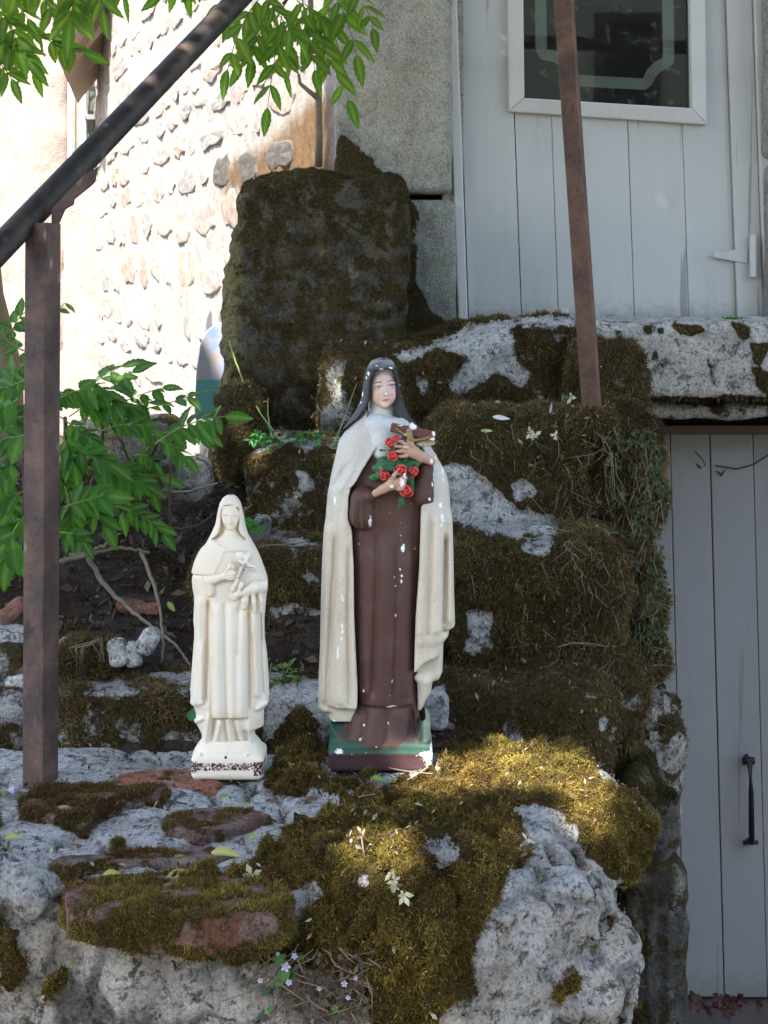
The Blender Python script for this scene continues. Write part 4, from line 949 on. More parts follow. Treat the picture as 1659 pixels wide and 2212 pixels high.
def paint_mat(name, chip, chipamt, rough=.5, dirt=.3, dcol=(.09, .075, .06)):
    m, n, l, b = newmat(name, rough, .22); v = objco(n)
    c = attr(n, 'Col').outputs['Color']
    f = nz(n, l, 22, 7, .6, mapping(n, l, v, (1, 1, .5))); c = mix(n, l, math_(n, l, 'MULTIPLY', ramp(n, l, f, [(.42, 0), (.7, 1)]), dirt), c, mix(n, l, .5, c, dcol))
    ff = nz(n, l, 240, 3, .6, v); c = mix(n, l, .25, c, ramp(n, l, ff, [(.3, .6), (.6, 1.05)]), 'MULTIPLY')
    vo = n.new('ShaderNodeTexVoronoi'); vo.inputs['Scale'].default_value = 105; l.new(mapping(n, l, v, (1, 1, .55)), vo.inputs['Vector'])
    g = math_(n, l, 'ADD', vo.outputs['Distance'], math_(n, l, 'MULTIPLY', nz(n, l, 150, 4, .7, v), .25))
    sp = math_(n, l, 'MULTIPLY', ramp(n, l, g, [(.155, 1), (.175, 0)]), ramp(n, l, nz(n, l, 15, 3, .5, v), [(.50, 0), (.56, 1)]))
    at = attr(n, 'chip').outputs['Fac']
    k = math_(n, l, 'MAXIMUM', math_(n, l, 'MULTIPLY', sp, chipamt), math_(n, l, 'GREATER_THAN', math_(n, l, 'ADD', at, math_(n, l, 'MULTIPLY', math_(n, l, 'SUBTRACT', nz(n, l, 230, 5, .8, v), .5), 2.2)), .5))
    c = mix(n, l, k, c, chip)
    l.new(c, b.inputs['Base Color']); u_ = bump(n, l, b, nz(n, l, 70, 5, .6, v), .12, .002)
    bump(n, l, b, k, -.25, .002, u_)
    return m
M['sp'] = paint_mat('statue_paint', (.78, .78, .76), .9)
M['spc'] = paint_mat('statue_cream_paint', (.80, .80, .77), .6, .45, .45, (.16, .13, .10))
M['spf'] = paint_mat('statue_skin_paint', (.8, .8, .78), 0.0, .5, .1)
def chips(o, V, pts, L=True):
    """paint losses: list of (lx, ly, rx, ry)"""
    a = np.full(len(V), -1., dtype=np.float32)
    for x, y, rx, ry in pts:
        q = np.sqrt(((V[:, 0]-x)/rx)**2+((V[:, 2]+y)/ry)**2)*1.25; a = np.maximum(a, np.where(V[:, 1] < 150, np.clip(1.05-.58*q, -1, 1), -1.))
    at = o.data.attributes.new('chip', 'FLOAT', 'POINT'); at.data.foreach_set('value', a)
def part2(S, name, vol, mat, colf, chp=(), smooth=1, parent=None):
    V, Q = vol.mesh()
    if smooth: V = laplace(V, Q, smooth, .5)
    N = vnormals(V, Q); c = colf(V, N) if callable(colf) else np.ones((len(V), 3))*np.array(colf)
    o = mesh(name, S.tow(V), Q, mat, parent or S.root, col=np.clip(c, 0, 1)); chips(o, V, chp); return o
s1 = empty('painted_statue', (0, 0, 0)); tag(s1, 'tall painted plaster nun statue in brown habit and cream cloak holding roses and a crucifix', 'statue')
kk = .00021335*.000686/.001
K1 = .21335*2.46/F
S1 = Stat(s1, K1, 760, 4263, 0)
BX1, BY1 = (663.6+760*.21335-UC)/F*2.46, 2.465
gz1 = ground_z(BX1, 2.43)
s1.location = (BX1, BY1, .004); s1.scale = (1, 1, .975)
CR = (.61, .54, .42); BRN = (.086, .043, .034); BLK = (.013, .014, .018); WHT = (.60, .60, .58)
# dress
dl = prof([(700, 600), (1000, 560), (1300, 440), (1500, 420), (1850, 445), (2212, 465), (2743, 470), (3143, 485), (3400, 505), (3620, 515), (3700, 470), (3800, 400), (3900, 310), (3960, 255), (4010, 235)])
dr = prof([(700, 900), (1000, 1120), (1300, 1200), (1500, 1190), (1700, 1165), (2212, 1150), (2743, 1120), (2943, 1105), (3300, 1105), (3620, 1120), (3700, 1130), (3800, 1140), (3900, 1165), (4010, 1210)])
h = 13
vd = gridL(200, 1290, -540, 330, 640, 4040, h)
def dress(X_, Y_, Z_):
    L = -Z_; a_, b2 = dl(L), dr(L); cx, hw_ = (a_+b2)/2, (b2-a_)/2
    dep = np.interp(L, [700, 1100, 1700, 2600, 3600, 3800, 4010], [150, 240, 270, 290, 300, 330, 385])
    s = superell(X_, Y_, cx, hw_, dep, -10, 2.6)
    fr = sstep(60, -60, Y_)
    fo = ridges(L, X_, [(26, 60, [(1850, 520), (3500, 560)]), (-30, 26, [(1900, 700), (2300, 710), (2900, 690), (3500, 660)]), (26, 70, [(1900, 820), (3620, 800)]), (-26, 24, [(2000, 900), (2600, 905), (3300, 880), (3620, 870)]),
                            (22, 50, [(2000, 1010), (3500, 985)]), (-22, 20, [(1900, 560), (2700, 545), (3400, 560)]), (14, 30, [(2300, 640), (3500, 620)]), (-16, 18, [(2500, 1060), (3600, 1040)]), (14, 40, [(2500, 930), (3600, 940)])])
    lo = ridges(L, X_, [(-22, 26, [(3660, 590), (3850, 580), (4060, 545)]), (-26, 26, [(3660, 815), (3860, 810), (4080, 770)]), (18, 60, [(3660, 480), (4060, 330)]), (18, 80, [(3660, 700), (4080, 680)]), (14, 70, [(3660, 920), (4080, 900)]), (-50, 30, [(3660, 1045), (3900, 1060), (3980, 1090)]), (-40, 25, [(3760, 430), (3950, 410)])])
    panel = 34*sstep(3640, 3610, L)*sstep(1850, 2200, L)*sstep(515, 545, X_)*sstep(1075, 1050, X_)
    return s-(fo+lo+panel)*fr
vd.op(dress)
# sleeve lumps on the body (viewer left sleeve hanging, right sleeve upper arm)
vd.cap((570, -255, -1510), (560, -265, -1690), 128, 134, 50); vd.ell((640, -330, -1470), (60, 80, 70), 40); vd.ell((712, -345, -1560), (26, 60, 150), 24, 's')
for f_ in ((500, 1500, 470, 1750), (560, 1480, 560, 1790)): vd.cap((f_[0], -415, -f_[1]), (f_[2], -420, -f_[3]), 12, 16, 30)
vd.ell((1215, -190, -1350), (130, 170, 250), 50); vd.ell((1140, -240, -1440), (85, 120, 140), 50); vd.cap((1250, -300, -1220), (1220, -330, -1500), 26, 30, 40)
vd.cap((1160, -330, -1300), (1150, -330, -1520), 18, 22, 30)
def dcol(V, N):
    L = -V[:, 2]; c = np.ones((len(V), 3))*np.array(BRN); c *= (1+.15*fbm(V, 1/260., 3, 3))[:, None]
    d_ = sstep(.1, .6, fbm(V, 1/180., 4, 9))*.4; c = blend(c, (.15, .085, .085), d_)
    bib = poly_sd(V[:, 0], L, [(600, 640), (980, 640), (960, 800), (890, 1000), (840, 1080), (770, 1108), (700, 1090), (660, 1045), (600, 900)])
    c = blend(c, (.56, .57, .57), sstep(8, -8, bib)*(V[:, 1] < 0))
    return c
CH1 = [(1290, 1120, 34, 50), (1275, 1280, 12, 60), (1258, 1350, 12, 36), (1232, 1500, 16, 24), (640, 1730, 20, 70), (965, 2010, 24, 50), (835, 1648, 10, 12), (940, 2225, 12, 16), (955, 2290, 14, 24), (950, 2345, 12, 24), (892, 2395, 9, 12), (893, 2695, 9, 18), (862, 3360, 12, 26), (574, 3468, 12, 24),
       (850, 3618, 60, 16), (545, 3950, 20, 18), (880, 2300, 8, 10), (945, 1885, 9, 9), (1085, 2030, 8, 14), (820, 3795, 9, 14), (580, 3815, 9, 14), (850, 3350, 9, 9), (700, 4010, 10, 8), (835, 3505, 8, 8)]
dress_o = part2(S1, 'habit', vd, M['sp'], dcol, CH1, 2)
# cloak
cl = prof([(640, 570), (700, 510), (760, 455), (800, 420), (850, 378), (950, 318), (1100, 285), (1300, 240), (1500, 205), (1800, 180), (2000, 165), (2212, 155), (2543, 145), (2943, 140), (3143, 135), (3343, 125), (3593, 112), (3700, 108), (3720, 215), (3810, 218)])
cr_ = prof([(640, 940), (700, 1000), (760, 1060), (800, 1105), (850, 1160), (950, 1225), (1000, 1250), (1100, 1310), (1200, 1365), (1300, 1415), (1400, 1435), (1600, 1450), (2000, 1470), (2212, 1478), (2543, 1485), (2743, 1495), (2860, 1497), (2893, 1440), (2960, 1432), (3030, 1378), (3343, 1370), (3375, 1300), (3420, 1272), (3543, 1255), (3660, 1180), (3720, 1128)])
il = prof([(640, 610), (700, 610), (790, 655), (870, 735), (950, 725), (1060, 655), (1210, 562), (1330, 500), (1400, 445), (1500, 425), (1700, 418), (1830, 455), (2212, 475), (2700, 480), (3143, 500), (3450, 515), (3600, 512), (3700, 495), (3810, 470)])
ir = prof([(640, 900), (700, 1000), (790, 1060), (900, 1130), (1100, 1200), (1500, 1210), (1590, 1150), (1700, 1145), (2212, 1130), (2700, 1095), (3100, 1082), (3300, 1078), (3310, 1120), (3500, 1125), (3720, 1122)])
vc = gridL(80, 1540, -520, 420, 620, 3860, h)
def cloak(X_, Y_, Z_):
    L = -Z_; a_, b2 = cl(L), cr_(L); cx, hw_ = (a_+b2)/2, (b2-a_)/2
    top = sstep(1000, 700, L)
    dep = np.interp(L, [640, 800, 1000, 1400, 2200, 3600], [170, 250, 310, 350, 370, 390])
    s = superell(X_, Y_, cx, hw_, dep, 10, 2.5)
    fr = sstep(80, -40, Y_)
    fo = ridges(L, X_, [(-26, 26, [(1900, 300), (2500, 265), (3300, 215), (3680, 205)]), (30, 55, [(1700, 380), (2600, 350), (3600, 330)]), (-34, 22, [(2000, 425), (2800, 420), (3600, 440)]), (20, 24, [(2100, 455), (3000, 460), (3700, 480)]),
                            (20, 50, [(1800, 230), (3600, 165)]),
                            (-30, 26, [(1700, 1240), (2300, 1225), (2900, 1210)]), (34, 46, [(1650, 1330), (2300, 1310), (3200, 1290)]), (-34, 22, [(1900, 1395), (2500, 1385), (2900, 1372)]), (26, 30, [(1700, 1440), (2800, 1440)]), (22, 30, [(1700, 1180), (3000, 1140)]),
                            (-18, 30, [(1150, 420), (1300, 330), (1400, 270)]), (16, 30, [(1200, 470), (1330, 400), (1440, 330)])])
    fo = fo+22*sstep(60, 0, np.abs(X_-il(L)))*sstep(620, 700, L)*(L < 1400)
    s = s-fo*fr
    # hem steps
    hem = np.where(X_ < 760, np.maximum(L-np.where(X_ < 205, 3698, 3640+.1*(X_-200)), 0), 0)
    # open front
    op_ = np.maximum(np.maximum(il(L)-X_, X_-ir(L)), Y_-20)
    s = np.maximum(s, -op_-0)
    return s
vc.op(cloak)
# right swag: diagonal hem from (1085,3270) up to (1378,3030); below it the inner fold
def sw(X_, Y_, Z_):
    L = -Z_; d1 = L-np.interp(X_, [1060, 1085, 1160, 1250, 1330, 1372, 1378, 1500], [3300, 3285, 3200, 3160, 3130, 3080, 2890, 2850])
    return -np.maximum(np.minimum(d1, 400), np.maximum(Y_+150, 1060-X_))*1.0
def swf(X_, Y_, Z_):
    L = -Z_; d1 = L-np.interp(X_, [1060, 1085, 1160, 1250, 1330, 1372, 1378, 1500], [3300, 3285, 3200, 3160, 3130, 3080, 2890, 2850])
    return np.maximum(np.maximum(-d1, Y_+190+0*Z_), 1050-X_)
vc.op(swf, [1040, 1540, -440, -100, -3860, -2700], 16, 's')
vc.op(lambda X_, Y_, Z_: np.maximum(np.maximum(-(-Z_-(3640)), Y_+215), X_-520)+0*Y_, [80, 540, -440, -150, -3860, -3600], 12, 's')
vc.cap((1110, -200, -3360), (1300, -150, -3360), 34, 40, 40); vc.cap((1180, -180, -3400), (1140, -150, -3690), 66, 18, 40)
vc.op(lambda X_, Y_, Z_: -Z_-3812+0*X_+0*Y_, mode='i')
def ccol(V, N):
    L = -V[:, 2]; c = np.ones((len(V), 3))*np.array(CR); c = blend(c, (.50, .48, .44), sstep(1900, 1300, L)*.8)
    c *= (1+.10*fbm(V*np.array([1, 1, .25]), 1/90., 3, 5))[:, None]
    g = sstep(.15, .55, fbm(V*np.array([1, 1, .3]), 1/120., 4, 15)); c = blend(c, (.42, .39, .35), g*.35)
    col_ = poly_sd(V[:, 0], L, [(590, 700), (650, 640), (900, 640), (900, 760), (760, 850), (700, 830), (640, 760)])
    return blend(c, (.56, .57, .57), sstep(12, -12, col_))
CH2 = [(285, 1540, 12, 56), (360, 2495, 14, 30), (370, 2540, 12, 22), (365, 2800, 16, 30), (365, 2860, 14, 24), (315, 3070, 12, 80), (355, 2930, 10, 24), (325, 3628, 50, 20), (1345, 1580, 24, 36), (1360, 1695, 20, 34), (1370, 1740, 24, 10), (1355, 1780, 12, 30), (1380, 2815, 16, 18), (1365, 1240, 12, 60), (1375, 1330, 8, 20), (1290, 1120, 20, 30), (455, 835, 9, 14), (1210, 960, 14, 14), (275, 3800, 22, 18), (340, 3090, 8, 20), (580, 1165, 6, 18)]
part2(S1, 'cloak', vc, M['spc'], ccol, CH2, 2)
# veil (black outside) over the head
vv_ = gridL(330, 1180, -330, 330, 60, 960, 10)
vl = prof([(85, 715), (92, 680), (105, 652), (125, 635), (150, 620), (200, 600), (250, 582), (400, 562), (500, 545), (600, 505), (700, 445), (760, 400), (850, 350), (940, 315)])
vr = prof([(85, 805), (92, 838), (105, 864), (125, 880), (150, 892), (200, 908), (250, 925), (400, 945), (500, 970), (600, 1000), (700, 1050), (760, 1100), (850, 1170), (940, 1215)])
def veil(X_, Y_, Z_):
    L = -Z_; a_, b2 = vl(L), vr(L); cx, hw_ = (a_+b2)/2, (b2-a_)/2
    dep = np.interp(L, [85, 95, 150, 250, 400, 600, 800, 950], [60, 115, 175, 205, 225, 225, 215, 210])
    s = superell(X_, Y_, cx, hw_, dep, 25, 2.2)
    # opening: face + neck wedge
    ol = np.interp(L, [190, 215, 260, 330, 480, 560, 700, 740, 800, 870], [790, 690, 655, 640, 632, 612, 520, 470, 400, 330]); orr = np.interp(L, [190, 205, 240, 330, 480, 560, 640, 700, 760, 870], [800, 860, 885, 905, 915, 885, 880, 920, 1070, 1190])
    op_ = np.maximum(np.maximum(np.maximum(ol-X_, X_-orr), Y_-10), 190-L); s = np.maximum(s, -op_)
    fr = sstep(40, -40, Y_); rim = 16*np.exp(-((X_-ol+14)/22)**2)+16*np.exp(-((X_-orr-14)/22)**2)
    s = s-rim*fr
    return np.maximum(s, np.maximum(L-900, (L-720)*np.where(Y_ < 0, .6, -1)-60+np.where(Y_ < -40, 40, 0)*0))
vv_.op(veil)
def vcol(V, N):
    L = -V[:, 2]; c = np.ones((len(V), 3))*np.array(BLK)
    k = sstep(210, 110, L)*.75; c = blend(c, (.30, .29, .30), k*sstep(-.4, .4, fbm(V, 1/60., 3, 2)+.2))
    sheen = sstep(.0, .6, -N[:, 0])*sstep(600, 250, L)*.3; return blend(c, (.13, .13, .14), sheen*0+.12*sstep(0, .5, fbm(V, 1/50., 3, 8)))
CHV = [(620, 235, 12, 30), (600, 280, 7, 16), (750, 188, 24, 6), (850, 180, 22, 9), (940, 360, 9, 9), (560, 450, 9, 34), (545, 540, 7, 14), (700, 155, 14, 7), (955, 470, 6, 8), (520, 560, 6, 20), (835, 172, 22, 8)]
part2(S1, 'veil', vv_, M['sp'], vcol, CHV, 1)
# head with face, neck
vh = gridL(560, 960, -300, 160, 150, 900, 6)
T = math.radians(7)
def HP(x, y, l):        # head-local to statue coordinates (tilt)
    dx, dl_ = x, l; return (776+dx*math.cos(T)+dl_*math.sin(T)*.0+dl_*-.0, y, -(415+dl_-dx*math.sin(T)))
vh.ell((776, -20, -395), (142, 165, 190), 0, rot=T*.6); vh.ell((786, -70, -500), (96, 105, 98), 60)
vh.ell(HP(-62, -118, 60), (52, 50, 60), 40); vh.ell(HP(66, -118, 60), (50, 50, 60), 40)     # cheeks
vh.ell(HP(8, -160, 148), (40, 34, 30), 30)                                               # chin
vh.cap(HP(16, -176, -45), HP(22, -216, 28), 11, 17, 24); vh.ell(HP(22, -212, 34), (20, 18, 13), 12)   # nose
for s_ in (-1, 1):
    vh.ell(HP(s_*66+12, -205, -36), (38, 32, 22), 26, 's'); vh.ell(HP(s_*66+12, -152, -32), (32, 26, 19), 10)
    vh.cap(HP(s_*40+12, -176, -80), HP(s_*98+12, -160, -70), 12, 9, 24)
vh.cap(HP(-10, -184, 84), HP(46, -184, 84), 8, 8, 14); vh.cap(HP(0, -180, 100), HP(36, -180, 100), 10, 10, 14)
vh.op(lambda X_, Y_, Z_: superell(X_, Y_, np.interp(-Z_, [500, 700, 900], [765, 758, 770]), np.interp(-Z_, [480, 600, 660, 720, 800], [118, 122, 140, 190, 290]), np.interp(-Z_, [480, 600, 660, 760, 900], [105, 110, 130, 190, 250]), 0, 2.1)+np.maximum(0, 520+Z_)*1.0, k=22)
vh.op(lambda X_, Y_, Z_: superell(X_, Y_, 765, np.interp(-Z_, [150, 200, 260, 500, 620], [120, 138, 150, 150, 145]), 130, 40, 2.1)+np.maximum(0, 175+Z_), k=10)   # coif at the sides
def hcol(V, N):
    x, L = V[:, 0], -V[:, 2]; dx = x-776; sk = np.ones((len(V), 3))*np.array((.60, .45, .385))
    dl_ = L-415+dx*math.sin(T)
    def g(cx, cl_, rx, rl): return np.exp(-((dx-cx)/rx)**2-((dl_-cl_)/rl)**2)
    sk = blend(sk, (.62, .29, .21), .55*(g(-80, 66, 48, 44)+g(92, 60, 40, 44)))
    sk = blend(sk, (.48, .29, .17), .6*(g(-56, -62, 40, 12)+g(82, -60, 38, 12)))
    def line(pts, wd):
        P_ = np.array(pts, float); d_ = np.full(len(dx), 1e9)
        for i in range(len(P_)-1):
            e = P_[i+1]-P_[i]; t = np.clip(((dx-P_[i, 0])*e[0]+(dl_-P_[i, 1])*e[1])/(e@e), 0, 1); d_ = np.minimum(d_, np.hypot(dx-P_[i, 0]-e[0]*t, dl_-P_[i, 1]-e[1]*t))
        return sstep(wd+3, wd-2, d_)
    sk = blend(sk, (.17, .075, .045), .85*line([(-98, -92), (-60, -101), (-22, -97)], 4.5)); sk = blend(sk, (.17, .075, .045), .85*line([(38, -97), (78, -103), (112, -92)], 4.5))
    for ex, ey in ((-54, -42), (80, -44)):
        sk = blend(sk, (.62, .58, .56), sstep(1.1, .7, np.hypot((dx-ex)/24, (dl_-ey)/8)))
        sk = blend(sk, (.17, .21, .28), sstep(1.15, .75, np.hypot((dx-ex-2)/11, (dl_-ey-1)/9)))
        sk = blend(sk, (.03, .03, .04), sstep(1.2, .7, np.hypot((dx-ex-2)/5.5, (dl_-ey)/5.5)))
        sk = blend(sk, (.09, .06, .06), .9*line([(ex-30, ey-4), (ex-8, ey-12), (ex+16, ey-11), (ex+30, ey-5)], 4))
    lip = np.hypot((dx-20)/36, (dl_-91)/15); sk = blend(sk, (.60, .14, .10), .9*sstep(1.15, .8, lip)); sk = blend(sk, (.35, .05, .04), .6*line([(-8, 90), (20, 92), (48, 89)], 2.5))
    sk = blend(sk, (.42, .25, .18), .5*line([(4, 44), (22, 50), (40, 43)], 4)); sk = blend(sk, (.8, .8, .78), sstep(1.2, .8, np.hypot((dx-24)/9, (dl_-30)/16)))
    # face outline : cloth outside it
    fo = poly_sd(x, L, [(668, 250), (720, 240), (800, 232), (872, 236), (905, 290), (917, 380), (912, 450), (885, 530), (840, 580), (795, 594), (740, 580), (690, 545), (655, 490), (640, 420), (640, 320)])
    k = sstep(-3, 5, fo+(V[:, 1] > -40)*60)
    cl_ = np.array((.60, .565, .49))*np.ones((len(V), 3)); cl_ = blend(cl_, (.55, .56, .57), sstep(640, 760, L))
    edge = np.exp(-((fo-2)/7)**2)*.35*(L > 300); out = sk*(1-k[:, None])+cl_*k[:, None]; return blend(out, (.40, .24, .12), edge)
head_o = part2(S1, 'head', vh, M['spf'], hcol, [], 1)
# cape shoulders / bib roundness
vb_ = gridL(560, 1130, -400, 60, 640, 1140, 12)
vb_.ell((760, -150, -930), (150, 170, 230), 0); vb_.ell((700, -160, -760), (130, 120, 110), 50); vb_.ell((880, -140, -790), (170, 120, 110), 50); vb_.ell((750, -268, -1050), (62, 50, 52), 30)
part2(S1, 'collar', vb_, M['spc'], lambda V, N: np.ones((len(V), 3))*np.array((.56, .57, .56)), [], 1)
# hands
SKN = (.50, .305, .22)
def hc(V, N): return blend(np.ones((len(V), 3))*np.array(SKN), (.34, .17, .11), .5*sstep(.0, .5, fbm(V, 1/40., 3, 4)))
vR = gridL(820, 1340, -520, -180, 820, 1220, 8)
vR.chain([(1250, -300, -1120), (1150, -370, -1070), (1080, -400, -1025)], [46, 52, 54], 30, sy=.8); vR.ell((1050, -408, -1000), (78, 34, 62), 30, rot=-.5)
for tip, kn, md in (((905, -432, -900), (1000, -425, -935), (950, -440, -905)), ((885, -440, -955), (990, -432, -972), (935, -448, -955)), ((895, -436, -1005), (990, -428, -1010), (940, -444, -1004)), ((915, -428, -1058), (1005, -420, -1050), (955, -434, -1058))):
    vR.chain([(1040, -415, -1000), kn, md, tip], [24, 21, 18, 12], 6)
vR.chain([(1090, -415, -985), (1050, -440, -930), (1010, -445, -890)], [26, 20, 13], 12)
part2(S1, 'hand', vR, M['sp'], hc, [(1250, 1120, 20, 34), (960, 925, 40, 5), (1180, 1010, 12, 9), (990, 960, 40, 4)], 1)
vL = gridL(640, 1040, -560, -250, 1130, 1500, 8)
vL.chain([(690, -380, -1440), (770, -420, -1390), (850, -440, -1340)], [38, 42, 52], 30, sy=.85); vL.ell((880, -440, -1330), (66, 34, 58), 30, rot=.5)
vL.chain([(850, -450, -1300), (880, -485, -1240), (925, -490, -1180)], [28, 20, 12], 14)
for kn, md, tip in (((930, -455, -1290), (965, -490, -1265), (985, -500, -1225)), ((940, -450, -1325), (980, -485, -1300), (1000, -495, -1265)), ((935, -445, -1360), (975, -475, -1340), (990, -490, -1305)), ((915, -440, -1390), (955, -465, -1385), (980, -475, -1355))):
    vL.chain([(880, -440, -1335), kn, md, tip], [26, 20, 17, 13], 7)
part2(S1, 'hand', vL, M['sp'], hc, [(850, 1355, 28, 22), (955, 1310, 30, 56), (985, 1240, 16, 30)], 1)
# cuffs
# leaves and roses
GR = (.028, .125, .045)
vG = gridL(600, 1180, -480, -200, 900, 1680, 9)
rl = np.random.default_rng(8)
for k_ in range(26):
    x_ = rl.uniform(720, 1110); l_ = rl.uniform(1085, 1200)+(x_ > 900)*rl.uniform(0, 90); vG.ell((x_, -335-rl.uniform(0, 40), -l_), (rl.uniform(36, 58), 14, rl.uniform(20, 30)), 5, rot=rl.uniform(-1.4, 1.4))
for (a0, a1, r0, r1) in (((760, -318, -1130), (1070, -318, -1115), 56, 48), ((930, -330, -1180), (1030, -325, -1300), 70, 34), ((1040, -345, -1290), (1060, -335, -1410), 36, 24), ((660, -320, -1290), (760, -340, -1250), 34, 50), ((690, -330, -1190), (760, -340, -1190), 36, 50),
                         ((740, -385, -1000), (800, -390, -1000), 16, 10), ((830, -410, -995), (885, -415, -965), 14, 22), ((925, -330, -1600), (950, -335, -1500), 14, 30), ((980, -335, -1560), (950, -335, -1500), 12, 24), ((1140, -250, -1000), (1180, -250, -1020), 26, 14)):
    vG.cap(a0, a1, r0, r1, 14, sy=.6)
part2(S1, 'rose_leaves', vG, M['sp'], lambda V, N: blend(np.ones((len(V), 3))*np.array(GR), (.07, .19, .10), .7*sstep(-.1, .5, fbm(V, 1/35., 3, 6))), [(740, 1180, 7, 7)], 1)
def rose(cx, cy, cl_, r, seed):
    v_ = gridL(cx-r*1.4, cx+r*1.4, cy-r*1.3, cy+r*1.2, cl_-r*1.4, cl_+r*1.4, 6)
    def fn(X_, Y_, Z_):
        x, y, z = X_-cx, Y_-cy, Z_+cl_; rr2 = np.sqrt(x*x+z*z); th = np.arctan2(z, x); R_ = np.sqrt(x*x+(y*1.15)**2+z*z)
        sp = np.sin(rr2/r*10-th*1+seed)*.15+np.sin(3*th+seed*2+rr2/r*5)*.10; return R_-r*(1+sp*sstep(r*.5, -r*.3, y))
    v_.op(fn)
    def rc_(V, N):
        x, z = V[:, 0]-cx, V[:, 2]+cl_; rr2 = np.sqrt(x*x+z*z); th = np.arctan2(z, x); g_ = np.sin(rr2/r*10-th+seed)*.6+np.sin(3*th+seed*2+rr2/r*5)*.4
        c = np.ones((len(V), 3))*np.array((.46, .035, .030)); c = blend(c, (.66, .12, .10), sstep(0, .8, g_)*.8); return blend(c, (.16, .01, .015), sstep(-.2, -.8, g_)*.8)  # petal shading put into the colour: dark grooves, light rims
    return part2(S1, 'rose', v_, M['sp'], rc_, [], 1)
    return part2(S1, 'rose', v_, M['sp'], lambda V, N: blend(np.ones((len(V), 3))*np.array((.50, .045, .035)), (.70, .15, .13), .7*sstep(-.3, .5, fbm(V, 1/22., 3, seed))*sstep(.9, .2, np.hypot(V[:, 0]-cx, V[:, 2]+cl_)/r)), [], 1)
for i, (x, y, l_, r) in enumerate(((840, -425, 915, 50), (895, -430, 880, 40), (865, -430, 1046, 56), (778, -420, 1250, 54), (945, -455, 1200, 62), (1072, -400, 1215, 54), (997, -420, 1402, 66))): rose(x, y, l_, r, i*1.3+.5)
# crucifix
vX = gridL(800, 1330, -520, -250, 690, 1010, 8)
vX.box((1065, -385, -812), (226, 28, 48), 8, rot=-.205); vX.cap((1045, -385, -735), (1105, -385, -790), 22, 30, 12, sy=.5)
part2(S1, 'crucifix', vX, M['sp'], lambda V, N: blend(np.ones((len(V), 3))*np.array((.125, .05, .045)), (.80, .80, .78), np.maximum(sstep(44, 30, np.hypot(V[:, 0]-1065, (V[:, 2]+752)*1.0)), sstep(44, 26, np.hypot(V[:, 0]-1265, V[:, 2]+905)))), [(1270, 835, 24, 30), (950, 745, 44, 8), (1250, 900, 36, 24)], 1)
vX = gridL(860, 1330, -540, -300, 760, 1010, 7)
vX.chain([(890, -425, -770), (950, -430, -815), (1000, -432, -840), (1035, -432, -862)], [9, 10, 12, 14], 8); vX.chain([(1060, -432, -890), (1130, -425, -890), (1200, -418, -870), (1262, -405, -842)], [14, 11, 10, 8], 8); vX.chain([(1025, -428, -800), (1040, -436, -880), (1060, -436, -930)], [30, 30, 18], 12)
vX.ell((1190, -370, -930), (100, 60, 36), 16, rot=.05)
part2(S1, 'corpus', vX, M['sp'], lambda V, N: blend(blend(np.ones((len(V), 3))*np.array((.30, .20, .08)), (.55, .52, .36), sstep(10, 40, -V[:, 2]-905)*sstep(1080, 1130, V[:, 0])), (.16, .14, .13), .7*sstep(0, .5, fbm(V, 1/25., 3, 2))), [(975, 840, 34, 12), (1230, 875, 40, 8), (1090, 905, 20, 8)], 1)
# plinth
vp = gridL(180, 1310, -470, 470, 3760, 4290, 13)
vp.box((742, 0, -4170), (518, 400, 95), 26); vp.box((742, 0, -4050), (512, 392, 60), 40, 30)
vp.op(lambda X_, Y_, Z_: superell(X_, Y_, 740, 505, 380, 0, 5)+np.maximum(0, (-Z_-4100)*2)-np.interp(-Z_, [3700, 3990, 4050], [-0, 0, 0])+np.maximum(0, np.interp(X_, [215, 300, 420, 1100, 1150, 1250], [3800, 3900, 3990, 3990, 3800, 3830])+Z_)*.9, k=30)
vp.cap((230, -405, -4132), (1250, -405, -4138), 7, 7, 8, 's')
def pcol(V, N):
    L = -V[:, 2]; c = np.ones((len(V), 3))*np.array((.028, .082, .058)); c = blend(c, (.048, .022, .024), sstep(4078, 4092, L+6*fbm(V, 1/40., 3, 1)))
    c = blend(c, (.30, .36, .24), sstep(1150, 1185, V[:, 0])*sstep(3990, 3960, L)); c = blend(c, BRN, sstep(80, 20, poly_sd(V[:, 0], L, [(400, 3950), (740, 4060), (1050, 3950)]))*.0+.7*sstep(50, -10, poly_sd(V[:, 0], L, [(330, 3940), (600, 3985), (735, 4050), (820, 3990), (1130, 3960), (1100, 3800), (400, 3800)])))  # pale right corner: bounced light put into the colour
    return c
part2(S1, 'plinth', vp, M['sp'], pcol, [(330, 4058, 44, 32), (1215, 4120, 70, 70), (1225, 4190, 34, 80), (1160, 4086, 50, 14), (1150, 4262, 130, 14), (900, 4268, 120, 8), (465, 4090, 14, 8), (240, 4250, 20, 14), (1250, 4060, 24, 70), (600, 4075, 10, 8), (1100, 4105, 16, 6)], 2)
